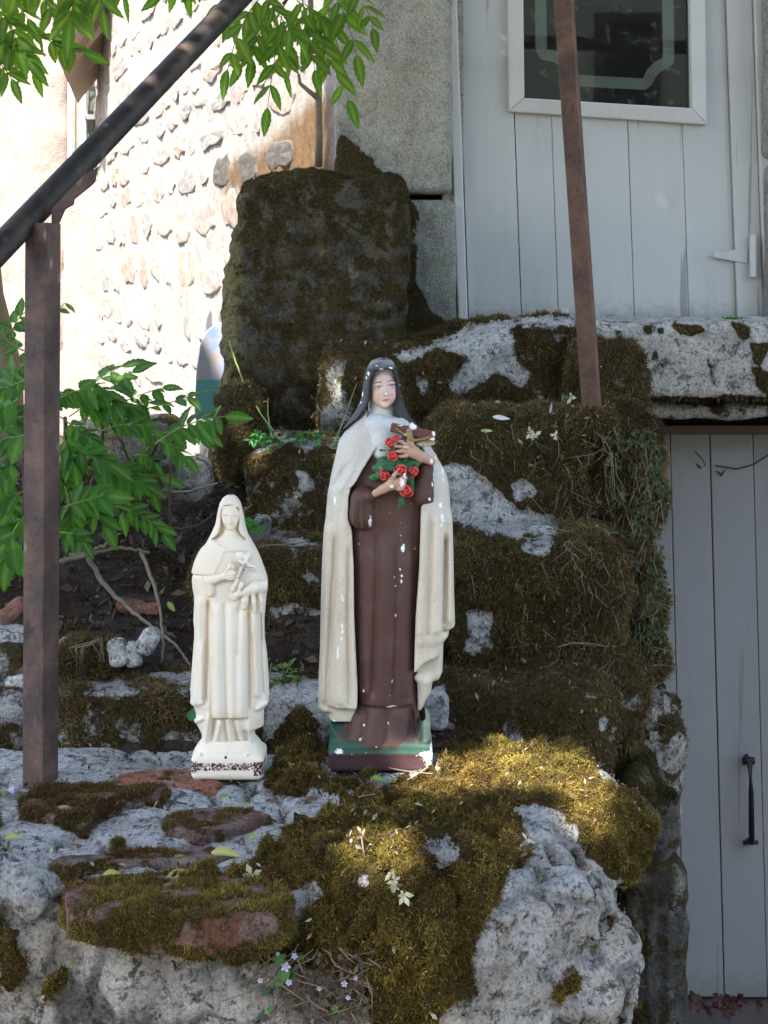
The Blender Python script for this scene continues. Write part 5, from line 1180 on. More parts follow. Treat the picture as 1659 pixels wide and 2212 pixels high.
# ---------------------------------------------------------------- small cream statue
s2 = empty('cream_statue'); tag(s2, 'small unpainted cream plaster nun statue with veil and cross on a flaked plinth', 'statue')
K2 = .15332*2.41/F
S2 = Stat(s2, K2, 745, 4191, 0)
s2.location = ((383.4+745*.15332-UC)/F*2.41, 2.40, .003); s2.scale = (1, 1, .963)
def cream_mat():
    m, n, l, b = newmat('cream_plaster', .6, .25); v = objco(n); c = attr(n, 'Col').outputs['Color']
    c = mix(n, l, math_(n, l, 'MULTIPLY', ramp(n, l, nz(n, l, 14, 5, .6, mapping(n, l, v, (1, 1, .4))), [(.4, 0), (.7, 1)]), .35), c, (.62, .50, .34))
    c = mix(n, l, ramp(n, l, nz(n, l, 330, 3, .8, v), [(.70, 0), (.78, .55)]), c, (.16, .12, .09))
    at = attr(n, 'chip').outputs['Fac']
    k = math_(n, l, 'GREATER_THAN', math_(n, l, 'ADD', at, math_(n, l, 'MULTIPLY', math_(n, l, 'SUBTRACT', nz(n, l, 260, 6, .8, v), .5), 2.0)), .55)
    c = mix(n, l, k, c, (.055, .016, .022)); l.new(c, b.inputs['Base Color']); bump(n, l, b, nz(n, l, 90, 5, .6, v), .1, .002); return m
M['cream'] = cream_mat()
CM = (.72, .65, .53)
def mcol(V, N):
    c = np.ones((len(V), 3))*np.array(CM); L = -V[:, 2]; c = blend(c, (.68, .50, .27), .35*sstep(.2, -.3, N[:, 1]*-1+.6*fbm(V, 1/100., 3, 3)))
    lx, = V[:, 0],
    for x_, y_, rx, ry, a_ in ((465, 1660, 30, 130, .8), (1040, 1790, 26, 90, .8), (600, 620, 30, 60, .5), (885, 640, 24, 60, .5), (450, 2300, 26, 500, .4), (1045, 2500, 26, 500, .35), (760, 3240, 240, 60, .25), (1150, 3400, 60, 80, .5)):
        c = blend(c, (.66, .42, .16), a_*np.exp(-((lx-x_)/rx)**2-((L-y_)/ry)**2))
    return c
def o2(x): return x
h = 12
sl_ = prof([(135, 715), (145, 690), (160, 666), (190, 638), (260, 600), (400, 570), (550, 545), (660, 500), (820, 420), (960, 330), (1100, 270), (1280, 225), (1380, 213), (1500, 225), (1640, 250), (1800, 245), (1950, 236), (2080, 252), (2212, 250), (2300, 240), (2800, 204), (2950, 192), (3050, 200), (3150, 188), (3190, 236), (3280, 268), (3450, 280), (3530, 320), (3600, 355), (3700, 352)])
sr_ = prof([(135, 800), (145, 822), (160, 842), (190, 866), (260, 902), (420, 940), (560, 958), (700, 1000), (860, 1090), (1000, 1160), (1200, 1232), (1330, 1272), (1450, 1282), (1620, 1256), (1700, 1250), (1950, 1230), (2212, 1235), (2450, 1268), (2800, 1290), (3000, 1298), (3150, 1292), (3250, 1225), (3480, 1220), (3540, 1100), (3600, 1092), (3700, 1120)])
v2 = gridL(160, 1330, -400, 380, 110, 3780, h)
def body2(X_, Y_, Z_):
    L = -Z_; a_, b2 = sl_(L), sr_(L); cx, hw_ = (a_+b2)/2, (b2-a_)/2
    dep = np.interp(L, [135, 160, 200, 300, 500, 650, 900, 1300, 2200, 3200, 3600, 3700], [60, 100, 150, 190, 200, 200, 260, 310, 320, 330, 300, 300])
    s = superell(X_, Y_, cx, hw_, dep, 20, 2.4); fr = sstep(80, -40, Y_)
    fo = ridges(L, X_, [(-46, 30, [(1640, 470), (2300, 455), (3100, 430)]), (26, 50, [(1600, 340), (2400, 330), (3100, 300)]), (-24, 22, [(1800, 520), (2500, 512), (3300, 520)]), (24, 60, [(1700, 600), (3300, 610)]), (-26, 28, [(1650, 700), (2500, 715), (3300, 740)]),
                        (24, 50, [(1700, 790), (3300, 810)]), (-20, 26, [(1700, 900), (2400, 880)]), (22, 50, [(1800, 950), (3300, 930)]), (-40, 26, [(1800, 1030), (2400, 1030), (3200, 1035)]), (26, 40, [(1500, 1110), (2400, 1120), (3000, 1150)]), (-20, 20, [(1500, 1170), (2600, 1200), (3000, 1225)]),
                        (-16, 22, [(2100, 1080), (3200, 1100)]), (20, 30, [(2200, 390), (3100, 370)]),
                        (40, 40, [(3330, 640), (3700, 560)]), (-40, 24, [(3330, 690), (3700, 740)]), (34, 30, [(3330, 730), (3700, 790)]), (-36, 24, [(3330, 810), (3700, 880)]), (34, 30, [(3330, 860), (3700, 950)]), (34, 40, [(3330, 1000), (3700, 1060)]), (-34, 24, [(3330, 560), (3700, 500)]), (30, 30, [(3250, 480), (3700, 420)])])
    # capelet edges: front edge running from collar down left
    ed = np.interp(L, [860, 900, 1000, 1100, 1240, 1290], [735, 710, 670, 620, 560, 545]); fo = fo+12*sstep(14, -14, X_-ed)*sstep(840, 900, L)*sstep(1290, 1250, L)
    fo = fo-12*np.exp(-((L-1275+(X_-300)*.10)/14)**2)*sstep(560, 520, X_)
    panel = 36*sstep(3305, 3285, L+0*X_)*sstep(1750, 2200, L)*sstep(535, 560, X_)*sstep(1022, 1002, X_)
    lowin = -46*sstep(3300, 3330, L)*sstep(500, 540, X_)*sstep(1040, 1010, X_)
    return s-(1.35*fo+panel+lowin)*fr
v2.op(body2)
# hood opening
def hood(X_, Y_, Z_):
    L = -Z_; ol = np.interp(L, [255, 275, 320, 420, 560, 640, 700, 760], [760, 670, 640, 628, 630, 615, 570, 500]); orr = np.interp(L, [255, 275, 330, 450, 560, 640, 700, 760], [780, 850, 885, 898, 880, 880, 920, 985])
    return np.maximum(np.maximum(np.maximum(ol-X_, X_-orr), Y_+30+0*Z_), np.maximum(258-L, L-770))
v2.op(hood, [450, 1050, -300, 0, -800, -230], 18, 's')
v2.op(lambda X_, Y_, Z_: superell(X_, Y_, 762, np.interp(-Z_, [500, 640, 700, 800, 900], [95, 105, 150, 240, 330]), np.interp(-Z_, [500, 640, 720, 900], [100, 130, 200, 260]), 0, 2.1)+np.maximum(0, 520+Z_)+np.maximum(0, -Z_-900), [420, 1110, -330, 100, -1000, -480], 26)
v2.ell((765, -60, -430), (128, 130, 165), 14); v2.ell((768, -110, -540), (78, 76, 84), 40)
v2.chain([(520, -215, -745), (620, -265, -810), (735, -285, -868)], [8, 10, 9], 26)
v2.cap((272, -150, -3120), (380, -270, -3090), 40, 26, 30); v2.cap((300, -150, -3380), (385, -240, -3330), 40, 24, 30); v2.cap((1150, -240, -3180), (1260, -150, -3120), 30, 34, 30)
part2(S2, 'cloaked_body', v2, M['cream'], mcol, [], 2)
# face (finer)
vf = gridL(620, 920, -290, -40, 250, 660, 6)
vf.ell((765, -60, -430), (130, 138, 168), 0); vf.ell((768, -115, -540), (80, 80, 88), 40); vf.ell((712, -140, -500), (42, 44, 52), 26); vf.ell((822, -140, -500), (42, 44, 52), 26)
vf.cap((768, -186, -400), (765, -222, -510), 11, 19, 20); vf.ell((768, -178, -590), (36, 28, 26), 20)
for sx in (710, 830):
    vf.ell((sx, -205, -428), (38, 30, 22), 24, 's'); vf.ell((sx, -166, -434), (30, 24, 17), 8); vf.cap((sx-34, -178, -392), (sx+34, -178, -390), 11, 11, 20)
vf.cap((740, -196, -546), (796, -196, -546), 8, 8, 12); vf.cap((748, -192, -564), (788, -192, -564), 9, 9, 12)
vf.cap((650, -110, -300), (880, -110, -270), 20, 20, 20); vf.cap((660, -110, -290), (640, -90, -420), 18, 12, 16)
part2(S2, 'head', vf, M['cream'], mcol, [], 1)
# arms, hands, cross
va = gridL(400, 1300, -480, -180, 860, 1800, 9)
va.chain([(470, -290, -1320), (560, -340, -1300), (660, -370, -1260)], [66, 56, 50], 40, sy=.8)
va.cap((500, -300, -1340), (505, -300, -1510), 62, 50, 40, sy=.8)
va.ell((720, -385, -1240), (66, 34, 56), 26, rot=.3)
for (kn, md, tip) in (((775, -400, -1180), (830, -408, -1165), (868, -402, -1170)), ((785, -402, -1215), (845, -408, -1200), (885, -400, -1205)), ((785, -400, -1250), (840, -404, -1240), (875, -396, -1245)), ((770, -394, -1285), (820, -398, -1280), (855, -390, -1285))): va.chain([(720, -388, -1240), kn, md, tip], [24, 19, 16, 11], 6)
va.chain([(715, -395, -1200), (745, -405, -1150), (780, -405, -1120)], [22, 18, 12], 10)
# right arm sleeve drape and hand
va.chain([(1240, -200, -1420), (1120, -300, -1420), (1000, -345, -1460)], [100, 84, 62], 50, sy=.8); va.chain([(1000, -330, -1480), (985, -330, -1600), (975, -325, -1700)], [52, 48, 40], 30)
va.chain([(1085, -330, -1450), (1110, -320, -1620), (1120, -300, -1760)], [34, 30, 24], 24); va.chain([(1180, -280, -1440), (1200, -260, -1620), (1200, -240, -1780)], [34, 30, 22], 24)
va.ell((900, -385, -1500), (70, 34, 44), 24, rot=.1)
for (kn, md, tip) in (((830, -400, -1500), (780, -405, -1500), (745, -400, -1515)), ((835, -400, -1525), (795, -405, -1535), (765, -398, -1548)), ((845, -396, -1550), (815, -400, -1562), (790, -394, -1572)), ((860, -390, -1560), (835, -394, -1575), (815, -388, -1585))): va.chain([(900, -385, -1505), kn, md, tip], [24, 19, 16, 11], 6)
va.chain([(905, -395, -1470), (930, -405, -1400), (950, -400, -1350)], [24, 24, 22], 10); va.ell((945, -398, -1365), (36, 28, 44), 16)
va.box((935, -372, -1180), (26, 22, 300), 8, 4, rot=-.42); va.box((990, -378, -1060), (170, 22, 28), 8, 4, rot=-.38)
va.box((1045, -360, -945), (34, 24, 50), 8, 4, rot=-.42); va.ell((930, -330, -960), (80, 40, 60), 30); va.ell((800, -340, -1120), (60, 46, 60), 30)
part2(S2, 'hands', va, M['cream'], mcol, [], 1)
vk = gridL(830, 1180, -470, -340, 980, 1340, 6)
vk.chain([(862, -402, -1000), (930, -405, -1075), (985, -410, -1100)], [6, 8, 10], 6); vk.chain([(985, -410, -1100), (1040, -408, -1120), (1110, -402, -1112)], [10, 8, 6], 6)
vk.ell((990, -415, -1070), (18, 16, 22), 4); vk.chain([(985, -412, -1100), (950, -412, -1190), (905, -408, -1280)], [20, 20, 8], 8)
part2(S2, 'corpus', vk, M['sp'], lambda V, N: blend(np.ones((len(V), 3))*np.array((.38, .39, .42)), (.10, .10, .11), sstep(.1, .4, fbm(V, 1/25., 3, 2))), [], 1)
vq = gridL(200, 1290, -460, 460, 3640, 4220, 12)
vq.box((742, 0, -4000), (503, 380, 190), 90)
vq.op(lambda X_, Y_, Z_: superell(X_, Y_, 742, np.interp(-Z_, [3640, 3700, 3760, 3850, 4000], [380, 400, 450, 496, 500]), np.interp(-Z_, [3640, 3760, 3850, 4000], [290, 340, 376, 380]), 0, 3.2)+np.maximum(0, 3690+20*np.sin(X_/60.)+Z_)+np.maximum(0, -Z_-4100), k=30)
for x in (380, 725, 1020): vq.ell((x, -352, -3815+(20 if x == 725 else -0)), (26, 20, 22), 12)
vq.op(lambda X_, Y_, Z_: -Z_-4191+0*X_+0*Y_, k=12, mode='i')
o = part2(S2, 'plinth', vq, M['cream'], mcol, [], 2)
# flaked brown band on the plinth
me = o.data; nV = len(me.vertices); co_ = np.empty(nV*3, dtype=np.float32); me.vertices.foreach_get('co', co_); co_ = co_.reshape(-1, 3)
lx, ll = co_[:, 0]/K2+745, 4191-co_[:, 2]/K2
bnd = sstep(3905, 3930, ll)*sstep(4080, 4010, ll)*.60; bnd = np.maximum(bnd, .62*sstep(120, 70, np.abs(lx-265)+.3*np.abs(ll-3990))*(np.abs(ll-3990) < 90)); bnd = np.maximum(bnd, .66*sstep(110, 60, np.abs(lx-1180))*(np.abs(ll-4010) < 100)); bnd = np.maximum(bnd, .9*sstep(30, 16, np.hypot(lx-725, ll-3845))); bnd = np.maximum(bnd, .55*sstep(14, 6, np.hypot(lx-380, ll-3800))); bnd = np.maximum(bnd, .55*sstep(14, 6, np.hypot(lx-1020, ll-3802))); bnd *= (co_[:, 1] < 0)
bnd = np.where(bnd > 0, bnd, -1.)
me.attributes['chip'].data.foreach_set('value', bnd.astype(np.float32))
for ob_ in s2.children:
    if ob_ is not o and 'chip' in ob_.data.attributes and ob_.data.materials[0] == M['cream']:
        a_ = np.full(len(ob_.data.vertices), -1., dtype=np.float32); ob_.data.attributes['chip'].data.foreach_set('value', a_)
# ---------------------------------------------------------------- foliage
LEAFM = {}
def leafmesh(kind, seed, wid=.36, base=(.045, .11, .018), rib=(.14, .22, .06), fold=.12, curl=.10, serr=.02):
    r = np.random.default_rng(seed); n = 13; t = np.linspace(0, 1, n)
    wv = wid*.5*np.sin(np.pi*t**.82)**.85*(1-.15*t); wv[0] = .008; wv[-1] = 0
    V = []; C = []
    for i in range(n):
        z = -curl*(t[i]**2)*1.2+.015*math.sin(6*t[i]+seed); jl = 1+(serr*6*(i % 2)-serr*3)*(0 < i < n-1)
        for k, s_ in enumerate((-1, -.5, 0, .5, 1)):
            w_ = wv[i]*s_*jl; V.append((t[i]+(abs(s_) == 1)*.012*(i % 2), w_, z+abs(w_)*fold*2+.01*abs(s_)*math.sin(9*t[i]+seed*2)))
            C.append(rib if s_ == 0 else np.array(base)*(1.0 if abs(s_) == .5 else .92))
    Fc = [(i*5+k, (i+1)*5+k, (i+1)*5+k+1, i*5+k+1) for i in range(n-1) for k in range(4)]
    o = mesh('leaf', V, Fc, M[kind], None, col=np.array(C)); me = o.data; bpy.data.objects.remove(o); return me
def frame(d, nrm):
    d = Vector(d).normalized(); n_ = Vector(nrm); n_ = (n_-d*n_.dot(d)).normalized(); s_ = n_.cross(d); return d, s_, n_
def put(me, name, p, d, nrm, L, parent):
    o = bpy.data.objects.new(name, me); COL.objects.link(o); d, s_, n_ = frame(d, nrm)
    m_ = Matrix(((d.x, s_.x, n_.x, p[0]), (d.y, s_.y, n_.y, p[1]), (d.z, s_.z, n_.z, p[2]), (0, 0, 0, 1)))
    o.matrix_world = m_ @ Matrix.Diagonal((L, L, L, 1)); o.parent = parent; return o
def bez(pts, n=14):
    P = [Vector(p) for p in pts]
    if len(P) == 2: P = [P[0], (P[0]+P[1])/2+Vector((0, 0, .012)), P[1]]
    out = []
    for t in np.linspace(0, 1, n):
        Q = P[:]
        while len(Q) > 1: Q = [Q[i].lerp(Q[i+1], t) for i in range(len(Q)-1)]
        out.append(Q[0])
    return out
def spray(parent, pts, npair, Lp, meshes, r, nrm=(0, -.8, .6), hang=.45, stem='stemg', jit=.35, sr=.0014, start=.22):
    """a pinnate leaf: stalk through plan points (u,v,d); leaflets in pairs"""
    P = bez([W(*p) for p in pts], 16); m = MB(); m.tube(P, list(np.linspace(sr, sr*.5, len(P))), 5); m.build('leaf_stalk', M[stem], parent, smooth=True)
    dm = sum(p[2] for p in pts)/len(pts); L = Lp/F*dm; N3 = Vector(nrm)
    for i in range(npair):
        t = start+(1-start)*(i+.4)/(npair+.4); k = min(int(t*15), 14); p = P[k].lerp(P[k+1], t*15-k); tg = (P[k+1]-P[k]).normalized()
        sd = tg.cross(N3).normalized()
        for s_ in (-1, 1):
            if r.random() < .06: continue
            d = sd*s_*.85+tg*.6+Vector((0, 0, -hang))+Vector(r.normal(size=3)*.16)
            nn = N3+Vector(r.normal(size=3)*jit)+sd*s_*.25
            put(meshes[r.integers(len(meshes))], 'leaf', p, d, nn, L*(.75+.35*r.random())*(1-.25*abs(t-.6)), parent)
    put(meshes[0], 'leaf', P[-1], (P[-1]-P[-3])+Vector((0, 0, -.008*hang)), N3+Vector(r.normal(size=3)*.3), L*1.05, parent)
lm_top = [leafmesh('leaf', i, .36+.03*i, (.065+.01*i, .155, .018), (.15, .25, .06)) for i in range(4)]
lm_sh = [leafmesh('leaf_sh', 10+i, .50+.03*i, (.036, .118+.012*i, .018), (.11, .22, .06), serr=.03) for i in range(4)]
r = np.random.default_rng(21)
tree = empty('ash_tree'); tag(tree, 'ash tree with bright leaves hanging over the handrail and trunk at far left', 'tree')
# trunk at the far left behind the shrub, limbs above the picture
m = MB(); d = 4.6; m.tube([W(-40, 1250, d), W(-25, 1000, d), W(-10, 800, d), W(-40, 640, d), W(-75, 300, d), W(-90, -150, d-.1), W(-200, -900, d-.4)], [.13, .10, .075, .062, .06, .055, .05], 14); m.build('trunk', M['bark'], tree, smooth=True)
m = MB(); m.tube([W(-60, -150, 4.5), (-1.2, 3.6, 2.0), (-1.5, 3.3, 2.9), (-1.6, 3.4, 3.5)], [.05, .045, .035, .02], 10); m.build('limb', M['bark'], tree, smooth=True)
m = MB(); m.tube([(-1.25, 3.6, 2.0), (-.7, 3.1, 1.9), W(300, -160, 3.0), W(560, -90, 3.05), W(640, -30, 3.0), W(612, 10, 3.0)], [.035, .026, .016, .010, .006, .004], 8); m.build('limb', M['bark'], tree, smooth=True)
m = MB(); m.tube([(-1.25, 3.5, 2.1), W(-120, -160, 2.9), W(60, -60, 2.8), W(150, -30, 2.8)], [.03, .018, .010, .005], 8); m.build('limb', M['bark'], tree, smooth=True)
m = MB(); m.tube([W(92, -40, 4.2), W(100, 0, 4.2), W(102, 25, 4.2), W(97, 45, 4.2), W(86, 70, 4.2)], [.022, .02, .018, .014, .008], 8); m.build('limb', M['bark'], tree, smooth=True)
m = MB(); m.tube([W(668, -60, 3.55), W(672, 30, 3.55), W(690, 90, 3.55), W(688, 200, 3.56), W(690, 290, 3.56), W(688, 360, 3.58)], [.006, .006, .006, .007, .008, .009], 8)
m.tube([W(690, 215, 3.56), W(665, 195, 3.55), W(648, 180, 3.55), W(645, 160, 3.55)], [.006, .005, .004, .003], 6); m.build('vine_stem', M['bark'], tree, smooth=True)
TOPC = [([(625, -40, 3.0), (600, 60, 3.0), (578, 232, 3.0)], 5, 62, (.2, -.9, .3)), ([(590, -30, 2.95), (520, 20, 2.95), (492, 150, 2.95)], 5, 66, (-.3, -.9, .3)), ([(640, 10, 3.0), (700, 90, 2.98), (752, 215, 2.95)], 6, 66, (.2, -.9, .4)),
        ([(690, -50, 3.0), (745, 0, 2.98), (770, 118, 2.95)], 5, 70, (.2, -.9, .4)), ([(600, -20, 3.05), (560, 40, 3.05), (545, 130, 3.0)], 5, 64, (0, -.9, .5)), ([(650, -40, 2.95), (655, 40, 2.95), (680, 150, 2.95)], 5, 60, (0, -.95, .3)),
        ([(560, -60, 3.0), (500, -30, 3.0), (462, 30, 3.0)], 4, 60, (0, -.9, .5)), ([(720, -60, 3.0), (790, -10, 2.98), (805, 60, 2.95)], 4, 56, (0, -.9, .5)), ([(640, 30, 3.05), (610, 60, 3.05), (620, 150, 3.05)], 4, 60, (0, -.9, .5)), ([(600, 0, 3.1), (560, 30, 3.1), (470, 60, 3.1)], 5, 58, (0, -.8, .6)),
        ([(640, 0, 3.0), (670, 30, 3.0), (720, 60, 3.0)], 4, 60, (0, -.8, .6)), ([(560, -30, 2.9), (590, 20, 2.9), (640, 80, 2.9)], 5, 60, (0, -.9, .4)), ([(455, -70, 2.9), (380, -60, 2.9), (400, -20, 2.9)], 3, 56, (0, -.9, .3)), ([(520, -60, 2.9), (420, -50, 2.9), (350, -12, 2.9)], 4, 56, (0, -.9, .3)), ([(700, -40, 3.1), (720, 60, 3.1), (705, 120, 3.1)], 4, 60, (0, -.9, .3)), ([(590, 20, 3.05), (560, 80, 3.05), (520, 140, 3.0)], 4, 58, (0, -.9, .3))]
TOPL = [([(30, 30, 2.7), (95, 98, 2.7), (180, 112, 2.68)], 5, 64, (0, -.9, .35)), ([(170, -60, 2.6), (160, -10, 2.6), (152, 42, 2.6)], 4, 84, (0, -.95, .2)), ([(-20, 10, 2.6), (20, 30, 2.6), (40, 100, 2.6)], 5, 72, (0, -.9, .4)), ([(-40, 60, 2.6), (10, 90, 2.6), (60, 130, 2.6)], 5, 68, (0, -.9, .4)),
        ([(-30, -30, 2.65), (20, -20, 2.65), (60, 40, 2.65)], 5, 64, (0, -.9, .4)), ([(60, -50, 2.7), (110, 0, 2.7), (120, 60, 2.7)], 4, 60, (0, -.9, .4)), ([(180, -60, 2.6), (215, -30, 2.6), (222, 20, 2.6)], 3, 64, (0, -.95, .2)), ([(-30, 120, 2.6), (0, 130, 2.6), (25, 170, 2.6)], 4, 56, (0, -.9, .4)),
        ([(200, -50, 2.65), (245, -50, 2.65), (262, -15, 2.65)], 3, 64, (0, -.95, .2)), ([(0, 80, 2.7), (60, 90, 2.7), (75, 150, 2.7)], 4, 60, (0, -.9, .3)), ([(90, -60, 2.6), (60, -20, 2.6), (20, -10, 2.6)], 4, 64, (0, -.9, .3))]
for p, n_, L_, nr in TOPC+TOPL: spray(tree, p, n_, L_, lm_top, r, nr, .55)
# crown above the picture : unseen leaflets added to shade the scene, gaps cut for sun patches
rc = np.random.default_rng(77); s_ = np.array(SUN)
n = 120000; zc = rc.uniform(2.3, 3.6, n); fx = rc.uniform(-1.5, 2.3, n); fy = rc.uniform(.7, 5.0, n)
def ft(u, v):
    q = onpier(u, v); q = q-s_*(q[2]+.008)/s_[2]; return (q[0], q[1])
gaps = [[ft(940, 1612), ft(1050, 1606), ft(1065, 1622), ft(1030, 1655), ft(960, 1690), ft(925, 1690)], [ft(1092, 1612), ft(1150, 1620), ft(1236, 1650), ft(1245, 1672), ft(1190, 1690), ft(1060, 1690)],
        [ft(775, 1822), ft(860, 1816), ft(870, 1842), ft(800, 1856)], [ft(1246, 1705), ft(1275, 1705), ft(1280, 1790), ft(1256, 1780)], [ft(1100, 1800), ft(1112, 1800), ft(1112, 1812), ft(1100, 1812)]]
keep = np.ones(n, bool)
for i, gp_ in enumerate(gaps): keep &= poly_sd(fx, fy, gp_) > (.058, .055, .045, .04, .03)[i]
keep |= (fy > 2.455) & (fx < .16)
P = np.stack([fx+s_[0]/s_[2]*zc, fy+s_[1]/s_[2]*zc, zc], 1)
# the sun reaches the rubble wall, the gable and the highest hanging leaves
t = ((A0[0]-P[:, 0])*nv[0]+(A0[1]-P[:, 1])*nv[1])/(-(s_[0]*nv[0]+s_[1]*nv[1])); hit = P-s_*t[:, None]; al = (hit[:, 0]-A0[0])*dv[0]+(hit[:, 1]-A0[1])*dv[1]
keep &= ~((t > 0) & (al > .05) & (al < LEN) & (hit[:, 2] > -.1) & (hit[:, 2] < 2.2))
for cx_, cy_, cz_, rr_, pr in ((-.52, 2.65, 1.24, .26, .75), (-.20, 2.98, 1.20, .20, .55)):
    tt = (P[:, 2]-cz_)/s_[2]; dd = np.hypot(P[:, 0]-s_[0]*tt-cx_, P[:, 1]-s_[1]*tt-cy_); keep &= ~((dd < rr_) & (rc.random(n) < pr) & (P[:, 2]-0 > 0))
P = P[keep]; n = len(P); L = rc.uniform(.06, .11, (n, 1))
nn = np.array([0, 0, 1.])+.55*rc.normal(size=(n, 3))+.3*s_; nn /= np.linalg.norm(nn, axis=1)[:, None]; a = np.cross(nn, rc.normal(size=(n, 3))); a /= np.linalg.norm(a, axis=1)[:, None]; b_ = np.cross(nn, a)
V = np.stack([P-a*L*.5, P-b_*L*.2-a*L*.05, P+a*L*.5-nn*L*.12, P+b_*L*.2-a*L*.05], 1).reshape(-1, 3); bi = np.arange(n)[:, None]*4
o = mesh('shade_crown', V, np.concatenate([bi+[0, 1, 2], bi+[0, 2, 3]]), M['leaf'], tree, col=np.array((.05, .12, .018)), smooth=False); o['kind'] = 'stuff'
# unseen wall with window behind the viewer, added for the reflection in the door pane
yw = empty('reflected_wall'); tag(yw, 'unseen olive plastered wall with a dark window, added for the door pane reflection', 'wall')
m = MB(); m.box(-7, 1.62, -5.3, -5, -.8, 2.9); m.box(2.08, 8, -5.3, -5, -.8, 2.9); m.box(1.62, 2.08, -5.3, -5, -.8, 1.75); m.box(1.62, 2.08, -5.3, -5, 2.70, 2.9)
o = m.build('wall_face', plain('olive_plaster', (.52, .48, .34), .9, .25, 2, .3), yw); o['kind'] = 'structure'
for bx in ((1.60, 1.66, 1.72, 2.73), (2.04, 2.10, 1.72, 2.73), (1.66, 2.04, 2.67, 2.73), (1.66, 2.04, 1.72, 1.78)):
    m = MB(); m.box(bx[0], bx[1], -5.02, -4.97, bx[2], bx[3]); m.build('window_frame', M['wood_dark'], yw)
m = MB(); m.box(1.62, 2.08, -5.2, -5.15, 1.75, 2.7); m.build('window_pane', M['blk'], yw)
